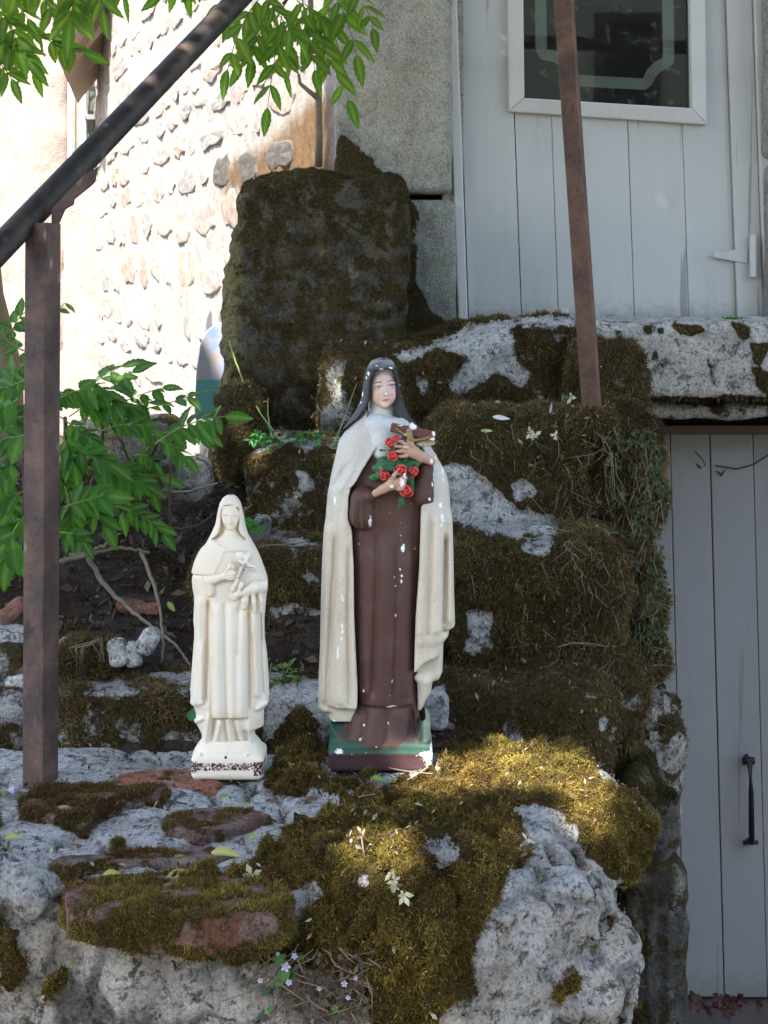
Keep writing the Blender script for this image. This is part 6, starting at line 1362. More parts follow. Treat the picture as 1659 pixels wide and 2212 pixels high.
# shrub left of the steps
shr = empty('ash_shrub'); tag(shr, 'leafy green ash sapling behind the left post below the sunlit wall', 'shrub')
SH = [([(150, 900, 2.95), (220, 850, 2.95), (285, 805, 2.95)], 5, 56, (-.3, -.5, .8)), ([(140, 880, 3.0), (200, 820, 3.0), (262, 792, 3.0)], 4, 60, (-.3, -.5, .8)), ([(200, 900, 3.0), (300, 850, 3.0), (350, 838, 3.0)], 4, 44, (0, -.4, .9)), ([(230, 900, 3.0), (350, 880, 3.0), (430, 848, 3.0)], 5, 46, (0, -.4, .9)),
      ([(335, 960, 2.8), (400, 905, 2.8), (485, 900, 2.8)], 6, 60, (0, -.75, .65)), ([(220, 930, 2.9), (280, 905, 2.9), (325, 925, 2.9)], 5, 46, (0, -.8, .6)), ([(340, 950, 2.8), (370, 960, 2.8), (400, 985, 2.8)], 3, 46, (0, -.8, .6)), ([(290, 985, 2.9), (310, 975, 2.9), (335, 1000, 2.9)], 4, 34, (0, -.8, .6)),
      ([(130, 1098, 2.7), (180, 1080, 2.7), (225, 1070, 2.7)], 4, 62, (0, -.9, .4)), ([(240, 1092, 2.75), (310, 1105, 2.75), (352, 1152, 2.75)], 5, 46, (0, -.95, .2)), ([(160, 1000, 2.85), (260, 1030, 2.85), (310, 1045, 2.85)], 5, 56, (0, -.8, .6)), ([(130, 940, 2.8), (150, 960, 2.8), (160, 1000, 2.8)], 4, 56, (0, -.8, .6)),
      ([(130, 1150, 2.7), (160, 1150, 2.7), (180, 1170, 2.7)], 4, 42, (0, -.9, .4)), ([(140, 1050, 2.8), (160, 1120, 2.8), (150, 1140, 2.8)], 3, 58, (0, -.9, .4)), ([(180, 880, 2.9), (200, 870, 2.9), (260, 870, 2.9)], 5, 52, (0, -.6, .8)), ([(150, 860, 3.05), (190, 870, 3.05), (240, 905, 3.05)], 5, 48, (0, -.6, .8)),
      ([(200, 1000, 2.95), (240, 1060, 2.95), (260, 1110, 2.95)], 4, 50, (0, -.8, .6)), ([(130, 900, 2.9), (170, 930, 2.9), (200, 950, 2.9)], 4, 50, (0, -.7, .7)), ([(290, 930, 3.05), (330, 945, 3.05), (385, 940, 3.05)], 4, 42, (0, -.6, .8)), ([(260, 960, 3.0), (310, 1000, 3.0), (330, 1060, 3.0)], 4, 48, (0, -.8, .6)),
      ([(380, 945, 2.95), (420, 930, 2.95), (450, 940, 2.95)], 3, 40, (0, -.6, .8)), ([(100, 860, 3.0), (120, 850, 3.0), (160, 850, 3.0)], 4, 48, (0, -.6, .8)), ([(40, 860, 2.7), (20, 880, 2.7), (-20, 900, 2.7)], 4, 66, (0, -.7, .7)), ([(60, 820, 2.8), (30, 830, 2.8), (-20, 850, 2.8)], 4, 60, (0, -.7, .7)),
      ([(70, 940, 2.65), (30, 940, 2.65), (-20, 960, 2.65)], 3, 74, (0, -.8, .6)), ([(60, 980, 2.65), (20, 1000, 2.65), (-10, 1040, 2.65)], 4, 66, (0, -.8, .6)), ([(60, 1060, 2.7), (20, 1070, 2.7), (-20, 1090, 2.7)], 4, 62, (0, -.8, .6)), ([(40, 1130, 2.65), (20, 1160, 2.65), (15, 1200, 2.65)], 3, 78, (0, -.9, .4)), ([(70, 1100, 2.75), (40, 1130, 2.75), (10, 1140, 2.75)], 4, 58, (0, -.8, .6)),
      ([(30, 730, 2.7), (20, 700, 2.7), (60, 670, 2.7)], 3, 54, (0, -.7, .7)), ([(60, 760, 2.8), (20, 750, 2.8), (-10, 700, 2.8)], 3, 52, (0, -.7, .7)), ([(120, 690, 2.9), (130, 660, 2.9), (140, 655, 2.9)], 1, 30, (0, -.7, .7)), ([(80, 1000, 2.85), (110, 1010, 2.85), (150, 1060, 2.85)], 4, 60, (0, -.8, .6)), ([(10, 850, 2.9), (30, 800, 2.9), (60, 780, 2.9)], 4, 56, (0, -.6, .7)),
      ([(0, 900, 2.8), (30, 900, 2.8), (70, 900, 2.8)], 4, 60, (0, -.8, .6)), ([(0, 1000, 2.8), (-10, 1050, 2.8), (20, 1100, 2.8)], 4, 60, (0, -.8, .6)), ([(130, 860, 2.9), (180, 830, 2.9), (230, 845, 2.9)], 5, 58, (0, -.6, .8)), ([(180, 905, 2.95), (250, 880, 2.95), (320, 870, 2.95)], 5, 56, (0, -.5, .85)), ([(150, 960, 2.8), (190, 985, 2.8), (235, 1000, 2.8)], 4, 62, (0, -.8, .6)), ([(160, 1060, 2.75), (200, 1090, 2.75), (225, 1130, 2.75)], 4, 62, (0, -.9, .4)), ([(230, 1000, 2.9), (280, 1020, 2.9), (345, 1030, 2.9)], 4, 56, (0, -.8, .6))]
rs = np.random.default_rng(4)
for p, n_, L_, nr in SH: spray(shr, p, n_, L_, lm_sh, rs, nr, .4, jit=.3)
def tubes(parent, name, mat, lst, lab=None, n=6):
    for pts, rad in lst:
        m = MB(); P = bez([W(*p) for p in pts], 18); jr = np.random.default_rng(len(pts)+int(pts[0][0])); P = [p+Vector(jr.normal(size=3)*.0014) for p in P]
        m.tube(P, list(np.linspace(rad, rad*.55, len(P))), n); o = m.build(name, M[mat], parent, smooth=True)
tubes(shr, 'branch', 'twigd', [([(320, 1020, 2.95), (325, 970, 2.9), (345, 950, 2.85)], .005), ([(60, 1260, 2.85), (150, 1100, 2.8), (140, 900, 2.95)], .007), ([(70, 1260, 2.85), (40, 1050, 2.75), (60, 830, 2.8)], .006), ([(100, 1200, 2.9), (230, 1060, 2.95), (220, 900, 2.98)], .005), ([(280, 1080, 3.0), (300, 1000, 3.0), (230, 900, 3.0)], .004), ([(330, 1060, 3.0), (345, 1000, 2.98), (380, 945, 2.95)], .004), ([(60, 1120, 2.7), (100, 1105, 2.7), (135, 1095, 2.7)], .003)])
def branchthing(label, mat, pts, rad, cat='branch', n=7, group=None):
    m = MB(); P = bez([W(*p) for p in pts], 22); jr = np.random.default_rng(int(pts[0][0]*7+pts[0][1])); P = [p+Vector(jr.normal(size=3)*rad*.25) for p in P]
    m.tube(P, list(np.linspace(rad, rad*.5, len(P))), n); o = m.build(cat.replace(' ', '_'), M[mat], None, smooth=True); return tag(o, label, cat, group)
branchthing('long grey green dead branch slanting down across the soil bank', 'bark', [(190, 1205, 2.83), (240, 1300, 2.80), (300, 1330, 2.78), (352, 1370, 2.74)], .0048)
branchthing('brown bent stem curving down to the right of the dead branch', 'twig', [(302, 1190, 2.78), (322, 1230, 2.76), (365, 1330, 2.72), (348, 1440, 2.72)], .0036)
branchthing('crooked bare grey branch lying level under the shrub leaves', 'bark', [(130, 1212, 2.78), (190, 1205, 2.78), (250, 1165, 2.78), (320, 1195, 2.78)], .0045)
branchthing('short broken pale branch forking off the level branch', 'twig', [(150, 1200, 2.79), (190, 1195, 2.79), (228, 1180, 2.77), (236, 1170, 2.77)], .0038)
branchthing('upright thin dead stem beside the statue veil', 'twigd', [(368, 1140, 2.86), (364, 1060, 2.86), (369, 990, 2.86)], .0028)
branchthing('dry twig rising to the right behind the small statue', 'twig', [(352, 1060, 2.92), (400, 1070, 2.9), (470, 1042, 2.88)], .003)
branchthing('thin brown twig arching behind the cream veil', 'twigd', [(366, 1140, 2.86), (420, 1150, 2.86), (460, 1110, 2.86)], .0026)
branchthing('thin dark twig leaning in the shadow of the soil bank', 'twigd', [(215, 1390, 2.80), (235, 1340, 2.82), (272, 1290, 2.84)], .0034)
branchthing('split dry twig at the lower end of the dead branch', 'twig', [(352, 1370, 2.73), (392, 1400, 2.70), (410, 1440, 2.68)], .003)
for i, (p, rd_, lab) in enumerate((([(655, 1172, 2.78), (600, 1176, 2.78), (560, 1180, 2.78)], .0012, 'pale straw lying on the second step behind the small statue'), ([(1195, 1140, 2.86), (1230, 1155, 2.84), (1335, 1150, 2.82)], .0014, 'pale straw lying at the foot of the white patch'),
        ([(1262, 1395, 2.80), (1290, 1350, 2.79), (1326, 1298, 2.78)], .0013, 'straight dry stalk slanting over the mossy rubble'), ([(1205, 1398, 2.72), (1250, 1380, 2.70), (1310, 1398, 2.70)], .0014, 'curved dry stalk hanging on the moss face'), ([(470, 1130, 2.85), (520, 1110, 2.85), (545, 1090, 2.85)], .0012, 'thin straw rising behind the cream veil'))):
    branchthing(lab, 'twig', p, rd_, 'straw', 5)
# wild asparagus like green stem on the big block
branchthing('long thin bright green weed stem in front of the dark block', 'stemg', [(496, 735, 3.3), (515, 820, 3.28), (560, 900, 3.2), (615, 960, 3.1)], .0022, 'weed')
branchthing('thin green weed stem beside the tall statue', 'stemg', [(720, 965, 3.0), (745, 900, 3.02), (770, 830, 3.05)], .0013, 'weed')
branchthing('branched green weed stem at the foot of the dark block', 'stemg', [(590, 950, 3.05), (575, 900, 3.1), (580, 860, 3.12)], .0016, 'weed')
# ---------------------------------------------------------------- small things
def rockthing(label, u, v, d, rx, ry, rz, colr, seed, cat='stone', name='stone', moss=0.0, mat='rock', blades=0, rot=0.0, group=None):
    p = W(u, v, d); R = max(rx, ry, rz); h = R/9
    vo = Vol(*[np.arange(p[k]-R*1.5, p[k]+R*1.5, h) for k in range(3)]); vo.box(tuple(p), (rx, ry, rz), min(rx, ry, rz)*.7, rot=rot)
    root = None
    o, V, Q, N, ms = rock_obj(name, vo, M[mat], None, colr, ((.5/R, R*.16), (1.4/R, R*.12), (4/R, R*.03)), seed, (lambda V, N, u, v: np.clip(moss+fbm(V, .6/R, 3, seed)+.3*N[:, 2], 0, 1)) if moss > 0 else None, None, 1)
    tag(o, label, cat, group)
    if blades: moss_blades('moss', V, Q, N, sstep(.4, .8, ms), blades, .005, .012, .0013, o, *DKM, seed=seed)
    return o
WHITE = (.66, .66, .64)
rockthing('left of three white pebbles on the soil bank', 256, 1408, 2.66, .015, .014, .022, WHITE, 301, rot=.2, name='pebble', cat='pebble')
rockthing('middle of three white pebbles on the soil bank', 289, 1414, 2.665, .013, .014, .020, (.58, .58, .57), 302, name='pebble', cat='pebble')
rockthing('topmost and rightmost of three white pebbles on the soil bank', 320, 1386, 2.665, .015, .014, .021, WHITE, 303, rot=-.5, name='pebble', cat='pebble')
rockthing('mossy grey boulder low beside the post', 195, 1425, 2.72, .055, .05, .035, (.22, .21, .17), 304, moss=.45, blades=7000)
rockthing('pale ochre stone half hidden behind the shrub', 215, 965, 3.15, .055, .05, .055, (.36, .28, .18), 305, moss=.1)
rockthing('grey stone under the painted board behind the shrub', 330, 945, 3.3, .06, .05, .045, (.20, .18, .16), 306, moss=.2)
rockthing('pale stone with brown top behind the shrub', 240, 935, 3.2, .03, .03, .03, (.40, .37, .31), 307, moss=.1)
rockthing('small pointed grey green stone behind the cream veil', 563, 1142, 2.92, .018, .02, .024, (.18, .19, .15), 308, moss=.1)
rockthing('rough stone covered in dry grass behind the small statue', 400, 1035, 3.0, .05, .05, .04, (.20, .20, .17), 309, moss=.25)
rockthing('white stone sticking out at the left edge behind the post', 24, 1385, 2.75, .034, .04, .024, WHITE, 310)
rockthing('dark speckled stone below the white one at the left edge', 20, 1440, 2.72, .045, .05, .04, (.22, .21, .2), 311, moss=.2)
rockthing('small white lump beside the post low down', 42, 1478, 2.68, .022, .02, .018, WHITE, 312)
rockthing('grey weathered stone at the left edge beside the post foot', 18, 1560, 2.66, .055, .05, .055, (.20, .20, .20), 313, moss=.3, blades=2000)
rockthing('white crumb of plaster on the step behind the statues', 610, 1492, 2.62, .010, .01, .008, WHITE, 314, name='pebble', cat='pebble')
rockthing('broken red tile fragment lying on the soil bank left', 285, 1310, 2.84, .024, .012, .012, (.26, .085, .045), 315, 'tile fragment', 'tile_fragment', mat='tile', rot=-.2)
rockthing('broken red tile fragment right beside the dead branch', 318, 1315, 2.83, .022, .012, .009, (.28, .09, .05), 316, 'tile fragment', 'tile_fragment', mat='tile')
rockthing('curved red tile shard at the left edge behind the post', 22, 1325, 2.78, .034, .012, .013, (.24, .075, .04), 317, 'tile fragment', 'tile_fragment', mat='tile', rot=.75)
rockthing('white rubble lump in the shade at the right foot of the tall statue', 942, 1535, 2.60, .018, .02, .030, (.5, .5, .5), 318, moss=.05)
# painted board
pb_ = MB(); dB = 3.9
op = [(420, 905), (421, 860), (424, 800), (432, 745), (445, 715), (462, 702), (480, 695), (500, 690), (500, 905)]
pbm, n, l, b = newmat('painted_board_colours', .6, .3); v = objco(n)
sep = n.new('ShaderNodeSeparateXYZ'); l.new(v, sep.inputs[0])
hz_ = math_(n, l, 'ADD', sep.outputs[2], math_(n, l, 'MULTIPLY', math_(n, l, 'SUBTRACT', nz(n, l, 40, 5, .7, v), .5), .05))
zs1 = H-(820-VH)/F*dB
sky_ = ramp(n, l, nz(n, l, 14, 6, .7, v), [(.38, (.17, .155, .14)), (.5, (.15, .17, .22)), (.6, (.09, .13, .24))])
cfac = math_(n, l, 'GREATER_THAN', sep.outputs[2], zs1)
cc3 = mix(n, l, cfac, mix(n, l, .4, (.03, .11, .10), ramp(n, l, nz(n, l, 30, 6, .7, mapping(n, l, v, (1, 1, 4))), [(.3, (.03, .2, .2)), (.7, (.09, .15, .14))])), sky_)
l.new(cc3, b.inputs['Base Color'])
pb_.prism([((u-UC)/F*dB, H-(v_-VH)/F*dB) for u, v_ in op], dB, dB+.02); o = pb_.build('painted_board', pbm, None, bevel=.003); tag(o, 'round topped board painted pale blue over teal behind the shrub', 'board')
# twigs and bits on the pier
def pierline(label, uvs, rad, mat='twigd', cat='twig', lift=.004):
    P = [onpier(u, v)+np.array([0, 0, lift]) for u, v in uvs]; m = MB(); Q_ = bez(P, 14); m.tube(Q_, list(np.linspace(rad, rad*.6, 14)), 6); return tag(m.build(cat.replace(' ', '_'), M[mat], None, smooth=True), label, cat)
pierline('long dark twig lying over the bare mortar left of the small statue', [(225, 1709), (300, 1722), (404, 1743)], .0019)
pierline('short dark twig on the mortar in front of the small plinth', [(420, 1714), (450, 1710), (478, 1706)], .0018)
pierline('pale grey twig crossing the long flat brick', [(385, 1828), (440, 1840), (500, 1856)], .0016, 'twig')
pierline('short grey twig leaning against the tall plinth', [(758, 1668), (775, 1690), (792, 1712)], .0018, 'twigd', lift=.006)
pierline('curled dry stalk beside the tall plinth on the sunny moss', [(925, 1672), (900, 1690), (880, 1700)], .0013, 'twig', lift=.01)
pierline('thin curved stalk on the sunny moss', [(840, 1672), (880, 1682), (935, 1685)], .0012, 'twig', lift=.009)
pierline('small pale splinter on the moss below the twigs', [(775, 1735), (790, 1730), (812, 1728)], .0012, 'twig', lift=.008)
def upright(label, pts, rad=.0014, mat='twig', cat='dry stalk', tips=()):
    m = MB(); m.tube([tuple(p) for p in pts], list(np.linspace(rad, rad*.5, len(pts))), 5)
    for a_, b2 in tips: m.tube([a_, tuple((np.array(a_)+np.array(b2))/2+[0, 0, .003]), b2], [.0006, .0022, .0004], 5)
    return tag(m.build(cat.replace(' ', '_'), M[mat], None, smooth=True), label, cat)
p = onpier(790, 1860); e = p[1]
upright('dry forked stalk standing up from the front moss', [p, W(784, 1830, e), W(778, 1790, e)], tips=[(tuple(W(782, 1810, e)), tuple(W(772, 1785, e))), (tuple(W(783, 1815, e)), tuple(W(788, 1790, e)))])
def fallen(label, u, v, L, ang, colr, cat='fallen leaf', name='fallen_leaf', tilt=.25, wid=.42, lift=.006):
    key = (round(wid, 2), colr)
    if key not in LEAFM:
        M.setdefault('fl', M['small']); LEAFM[key] = leafmesh('fl', 30+len(LEAFM), wid, colr, tuple(min(1, x*1.25) for x in colr), .2, .2)
    p = onpier(u, v)+np.array([0, 0, lift]); q = empty(name+'_x') if False else None
    o = put(LEAFM[key], name, p, (math.cos(ang), math.sin(ang)*.9, tilt*.5), (.2*math.sin(ang*3), -.5, .9), L, None); return tag(o, label, cat)
LG, LY, LB, WH_ = (.16, .26, .05), (.38, .38, .12), (.16, .09, .05), (.62, .60, .50)
fallen('curled yellow green leaf on the mossy left brick', 115, 1762, .030, .2, LY); fallen('small green leaf beside the left brick', 118, 1776, .016, 2.2, LG); fallen('tiny pale green leaf on the mortar', 225, 1765, .014, .4, LY); fallen('yellow leaf at the left edge of the mortar', 8, 1820, .024, .1, LY)
fallen('small green leaf in front of the small plinth', 475, 1729, .018, -.3, LG); fallen('green leaf lying on the diamond shaped brick', 495, 1766, .024, -.2, LG); fallen('pale green leaf tip on the same brick', 528, 1746, .010, .2, LG); fallen('round yellow green leaf at the edge of the mortar', 538, 1822, .016, .9, LY, wid=.7)
fallen('green leaf at the tip of the pale twig', 370, 1868, .026, .3, LG); fallen('folded pale green leaf over the front brick', 455, 1852, .036, -.3, LY); fallen('yellow green leaf on the front brick moss', 360, 1905, .034, .35, LY); fallen('small yellow leaf near the corner of the front brick', 222, 1900, .022, .3, LY)
fallen('dark curled dead leaf on the mortar edge', 660, 1738, .020, .5, LB); fallen('dark crumpled leaf bit right of the diamond brick', 582, 1741, .014, .1, LB); fallen('dark leaf crumb on the mortar near the moss', 690, 1760, .014, .3, LB); fallen('green grass leaf on the moss in front of the tall plinth', 800, 1690, .026, -.6, LG)
fallen('green leaf scrap on the moss below the tall plinth', 845, 1700, .016, .8, LG)
# cut the leaflets : pale dried blossoms
def blossom(label, pw, r_, seed, colr=(.62, .60, .40)):
    rr_ = np.random.default_rng(seed); V = []; Fc = []; C = []
    for k in range(6):
        a = k*math.pi/3+rr_.normal()*.25; el = rr_.uniform(.0, .8); d = np.array([math.cos(a)*math.cos(el), -.5*math.sin(el)-.2, math.sin(a)*math.cos(el)]); s_ = np.cross(d, [0, -1, 0.2]); s_ /= np.linalg.norm(s_)
        i = len(V); L = r_*rr_.uniform(.4, 1.3); V += [pw, pw+d*L*.55+s_*L*.22, pw+d*L, pw+d*L*.55-s_*L*.22]; Fc += [(i, i+1, i+2, i+3)]; C += [np.array(colr)*rr_.uniform(.7, 1.1)]*4
    return tag(mesh('blossom', V, Fc, M['small'], None, col=np.array(C), smooth=False), label, 'blossom')
def onw(u, v, d): return np.array(W(u, v, d))
for i, (u, v, r_, lab) in enumerate(((846, 1885, .012, 'pale yellow blossom star on the front moss'), (852, 1902, .011, 'pale yellow blossom just under the topmost star'), (872, 1932, .011, 'whitish blossom lowest on the front moss'), (545, 1890, .014, 'pale blossom on the moss edge behind the front brick'), (856, 1915, .011, 'small pale blossom bit between the two larger ones'))):
    q = onpier(u, v); blossom(lab, q+np.array([0, -.012, .004]), r_, 40+i)
for i, (u, v, d, r_, lab) in enumerate(((1155, 942, 2.93, .013, 'pale yellow blossom on the upper mossy step'), (1235, 858, 3.08, .013, 'pale yellow blossom left of the leaning post'), (1145, 935, 2.93, .012, 'small pale blossom beside the other on the upper step'), (1300, 1310, 2.80, .010, 'pale blossom caught on the mossy rubble'), (1200, 942, 2.93, .009, 'tiny pale petal right of the step blossoms'))):
    blossom(lab, onw(u, v, d), r_, 60+i)
def scrap(label, u, v, d, L, ang, colr, cat, name, wid=.35, nr=(0, -.9, .4)):
    key = (round(wid, 2), colr)
    if key not in LEAFM: LEAFM[key] = leafmesh('small', 30+len(LEAFM), wid, colr, tuple(min(1, x*1.1) for x in colr), .1, .1)
    return tag(put(LEAFM[key], name, W(u, v, d), (math.cos(ang), -.1, math.sin(ang)), nr, L, None), label, cat)
scrap('white chip of paint lying on the upper mossy step', 1064, 900, 2.97, .032, -.1, (.72, .72, .72), 'paint chip', 'paint_chip', .3)
scrap('pale green seed pod on the upper mossy step', 1038, 930, 2.94, .022, .0, (.42, .50, .16), 'seed pod', 'seed_pod', .32)
scrap('white petal hanging on the rubble at the right', 1310, 1222, 2.84, .024, -1.0, (.60, .58, .52), 'petal', 'petal', .45)
scrap('yellow green leaf hanging beside the small statue', 362, 1300, 2.70, .020, -.9, (.26, .34, .08), 'leaf', 'loose_leaf', .5)
scrap('bluish white petal on the moss face right of the tall statue', 1024, 1455, 2.70, .018, -1.3, (.5, .54, .62), 'petal', 'petal', .4)
scrap('small grey feather on the upper step beside the leaning post', 1188, 893, 2.97, .02, 1.4, (.34, .37, .42), 'feather', 'feather', .25)
scrap('green clover like leaf left of the small statue', 412, 1558, 2.50, .020, 1.4, (.05, .22, .08), 'leaf', 'loose_leaf', .8)
# green weeds : rosettes of small leaves
def rosette(name, label, pts, parent=None, cat=None, colr=(.06, .17, .04), r_=.006, n=5, seed=1, stuff=False, wid=.45):
    rr_ = np.random.default_rng(seed); V = []; Fc = []; C = []
    for p in pts:
        p = np.array(p)
        for k in range(n):
            a = rr_.uniform(0, 6.28); el = rr_.uniform(.1, 1.1); d = np.array([math.cos(a)*math.cos(el), -math.sin(el)*.7-.15, math.sin(a)*math.cos(el)+.15]); d /= np.linalg.norm(d); s_ = np.cross(d, [0.1, -1, .3]); s_ /= np.linalg.norm(s_)
            i = len(V); L = r_*rr_.uniform(.6, 1.3); V += [p, p+d*L*.5+s_*L*wid, p+d*L-[0, 0, L*.1], p+d*L*.5-s_*L*wid]; Fc.append((i, i+1, i+2, i+3)); C += [np.array(colr)*rr_.uniform(.55, 1.4)]*4
    o = mesh(name, V, Fc, M['small'], parent, col=np.array(C), smooth=False)
    if stuff: o['kind'] = 'stuff'
    if label: tag(o, label, cat)
    return o
rr = np.random.default_rng(17)
# stonecrop hanging over the right edge of the rubble
pts = []
for k in range(230):
    v = rr.uniform(930, 1420); e = np.interp(v, [930, 1050, 1160, 1260, 1420], [1405, 1440, 1425, 1436, 1440]); u = e-abs(rr.normal())*62+6; pts.append(W(u, v, 2.86+.08*((v < 1200)*1.0)+rr.uniform(-.02, .04)))
sed = rosette('stonecrop', 'green and reddish stonecrop hanging down the right edge of the steps', pts, None, 'stonecrop', (.06, .09, .03), .0080, 7, 5, True, .3)
m = MB()
for k in range(90):
    v = rr.uniform(930, 1350); u = np.interp(v, [930, 1050, 1160, 1420], [1400, 1430, 1420, 1430])-abs(rr.normal())*60; L = rr.uniform(30, 110); d = 2.87+.08*(v < 1200)
    m.tube([W(u, v, d), W(u+rr.normal()*8, v+L*.5, d-.012), W(u+rr.normal()*14, v+L, d-.004)], [.0009, .0008, .0005], 4)
o = m.build('hanging_stem', M['twig'], sed, smooth=True); o['kind'] = 'stuff'
m = MB()
for k in range(260):
    u = 1440-abs(rr.normal())*190; v = rr.uniform(900, 1600); L = rr.uniform(14, 60); d = (2.94 if v < 1160 else 2.72)+(u > 1345)*.12
    m.tube([W(u, v, d), W(u+rr.normal()*10, v+L*.5, d-.014), W(u+rr.normal()*22, v+L, d-.004)], [.0007, .0006, .0004], 4)
o = m.build('dead_stems', M['twig'], None, smooth=True); tag(o, 'tangle of thin dead stems trailing over the rubble end of the steps', kind='stuff')
# toadflax clump on the pier front
tf = empty('toadflax'); tag(tf, 'straggling toadflax with tiny lilac flowers on the front of the pier', 'plant')
dT = 1.90
def lobed(p, r_, colr, seed, nrm=(0, -1, .3), nlobe=5):
    rr_ = np.random.default_rng(seed); nrm = np.array(nrm, float)+rr_.normal(size=3)*.25; nrm /= np.linalg.norm(nrm); a = np.cross(nrm, [0, 0, 1.]); a /= np.linalg.norm(a); b2 = np.cross(nrm, a); V = [p]; C = [np.array(colr)*1.3]
    N_ = nlobe*4
    for i in range(N_):
        t = 2*math.pi*i/N_+seed; rad = r_*(.80+.22*math.cos(nlobe*t)); V.append(p+(a*math.cos(t)+b2*math.sin(t))*rad-nrm*rad*.12); C.append(np.array(colr))
    return V, [(0, 1+i, 1+(i+1) % N_) for i in range(N_)], C
for i, (u, v, r_, c_) in enumerate(((604, 2072, 17, 0), (594, 2092, 15, 0), (612, 2110, 19, 0), (632, 2103, 14, 0), (655, 2122, 16, 1), (638, 2085, 10, 0), (650, 2070, 11, 0), (572, 2142, 10, 2), (680, 2160, 13, 2), (700, 2105, 10, 1), (720, 2130, 14, 3), (740, 2118, 12, 1), (560, 2190, 14, 2), (585, 2180, 10, 0), (700, 2170, 12, 3), (724, 2180, 10, 0), (755, 2150, 9, 3), (668, 2150, 8, 3), (600, 2125, 9, 0), (770, 2140, 9, 1), (790, 2160, 9, 3), (615, 2150, 8, 3))):
    V, Fc, C = lobed(W(u, v, dT+rr.uniform(-.01, .03)), r_/F*dT, [(.085, .21, .05), (.16, .19, .06), (.035, .12, .05), (.12, .09, .06)][c_], i); mesh('leaf', V, Fc, M['small'], tf, col=np.array(C))
for i, (u, v, r_) in enumerate(((617, 2088, 12), (636, 2065, 8), (624, 2122, 8), (562, 2118, 7), (744, 2125, 8), (768, 2112, 6), (690, 2135, 6), (752, 2155, 6), (600, 2060, 5))):
    V = []; Fc = []; C = []; p = W(u, v, dT-.012); R_ = r_/F*dT
    for k in range(5):
        a = k*1.2566+i; d_ = np.array([math.cos(a), -.25, math.sin(a)]); s_ = np.array([-math.sin(a), 0, math.cos(a)]); j = len(V); V += [p, p+d_*R_*.6+s_*R_*.35, p+d_*R_, p+d_*R_*.6-s_*R_*.35]; Fc.append((j, j+1, j+2, j+3)); C += [(.50, .40, .62), (.62, .55, .74), (.66, .6, .78), (.62, .55, .74)]
    mesh('flower', V, Fc, M['small'], tf, col=np.array(C), smooth=False)
m = MB()
for k in range(130):
    u0, v0 = rr.uniform(560, 800), rr.uniform(2040, 2190); an = rr.uniform(-1.2, 1.2)+1.57; L = rr.uniform(20, 90); d = dT+rr.uniform(-.012, .03)
    m.tube([W(u0, v0, d), W(u0+math.cos(an)*L*.5+rr.normal()*14, v0+math.sin(an)*L*.5, d-.01), W(u0+math.cos(an)*L+rr.normal()*12, v0+math.sin(an)*L, d)], [.0009, .0008, .0005], 4)
o = m.build('stems', M['twig'], tf, smooth=True); o['kind'] = 'stuff'
rosette('dry_leaves', None, [W(rr.uniform(640, 790), rr.uniform(2060, 2195), dT+rr.uniform(-.01, .02)) for k in range(150)], tf, None, (.11, .075, .055), .008, 2, 8, True)
# seedling at the left edge of the pier
sd_ = empty('seedling'); tag(sd_, 'small seedling with one lilac flower at the foot of the post', 'plant')
for i, (u, v, r_, c_) in enumerate(((20, 1735, 14, 0), (38, 1722, 10, 0), (14, 1722, 8, 1), (34, 1752, 11, 2), (8, 1745, 9, 0), (50, 1742, 9, 2))):
    V, Fc, C = lobed(W(u, v, 2.33), r_/F*2.33, [(.09, .20, .09), (.16, .28, .08), (.14, .10, .07)][c_], i+50); mesh('leaf', V, Fc, M['small'], sd_, col=np.array(C))
V, Fc, C = lobed(W(24, 1706, 2.33), .006, (.6, .5, .7), 7, nlobe=3); mesh('flower', V, Fc, M['small'], sd_, col=np.array(C))
m = MB(); m.tube([W(20, 1765, 2.36), W(22, 1740, 2.335), W(24, 1708, 2.33)], .0009, 5); m.build('stem', M['stemg'], sd_, smooth=True)
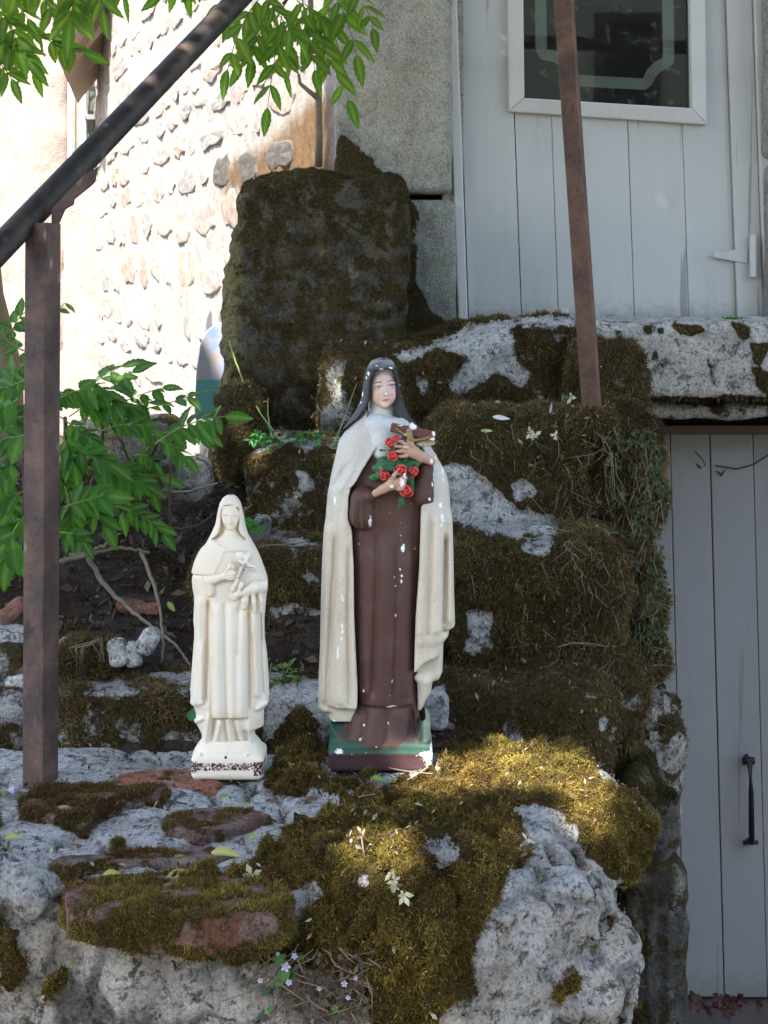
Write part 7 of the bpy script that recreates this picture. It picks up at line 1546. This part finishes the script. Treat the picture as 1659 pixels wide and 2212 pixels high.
# little weeds by the first step, behind the mortar
rosette('weed', 'low green weed between pier and first step left of the small statue', [W(205+k*9, 1662-4*math.sin(k), 2.50) for k in range(10)], None, 'weed', (.09, .22, .04), .012, 5, 3, False, .28)
branchthing('curled yellowish tendril in front of the first step', 'stemg', [(285, 1668, 2.49), (330, 1672, 2.48), (345, 1640, 2.48), (310, 1636, 2.49)], .0016, 'weed')
rosette('weed', 'bright green weed tuft right of the cream veil', [W(540+rr.normal()*14, 1132+rr.normal()*6, 2.86) for k in range(9)], None, 'weed', (.06, .24, .04), .016, 5, 4, False, .16)
rosette('weed', 'small green weed at the foot of the dark block', [W(580+rr.normal()*26, 945+rr.normal()*9, 3.0) for k in range(16)], None, 'weed', (.035, .15, .03), .014, 5, 9, False, .14)
rosette('weed', 'green weed tuft beside the tall statue at shoulder height', [W(655+rr.normal()*30, 945+rr.normal()*8, 3.02) for k in range(14)], None, 'weed', (.04, .16, .03), .014, 5, 12, False, .14)
rosette('weed', 'fine green grass tuft between the two statues', [W(612+rr.normal()*16, 1455+rr.normal()*10, 2.60) for k in range(10)], None, 'weed', (.14, .26, .06), .016, 4, 14, False, .10)
rosette('weed', 'tiny green weed on the landing slab in front of the door', [W(1590+rr.normal()*12, 690, 3.35) for k in range(7)], None, 'weed', (.07, .20, .04), .010, 6, 15, False, .3)
rosette('weed', 'reddish weed at the foot of the cellar door', [W(1560+rr.normal()*40, 2165+rr.normal()*14, 3.3) for k in range(26)], None, 'weed', (.10, .045, .04), .018, 4, 16, False, .3)
rosette('weed', 'pale grass blades standing in front of the mossy rubble', [W(1195+rr.normal()*12, 1560+rr.normal()*30, 2.66) for k in range(14)], None, 'weed', (.22, .22, .10), .03, 3, 19, False, .05)
m = MB()
for k in range(7):
    m.tube([W(168+k*3, 1460, 2.66), W(182+rr.normal()*12, 1400, 2.64), W(214+rr.normal()*8, 1385+rr.normal()*8, 2.63), W(222+rr.normal()*6, 1430, 2.64)], [.0011, .001, .0009, .0006], 4)
tag(m.build('dry_grass', M['twig'], None, smooth=True), 'looped blades of dry straw coloured grass beside the post', 'dry grass')
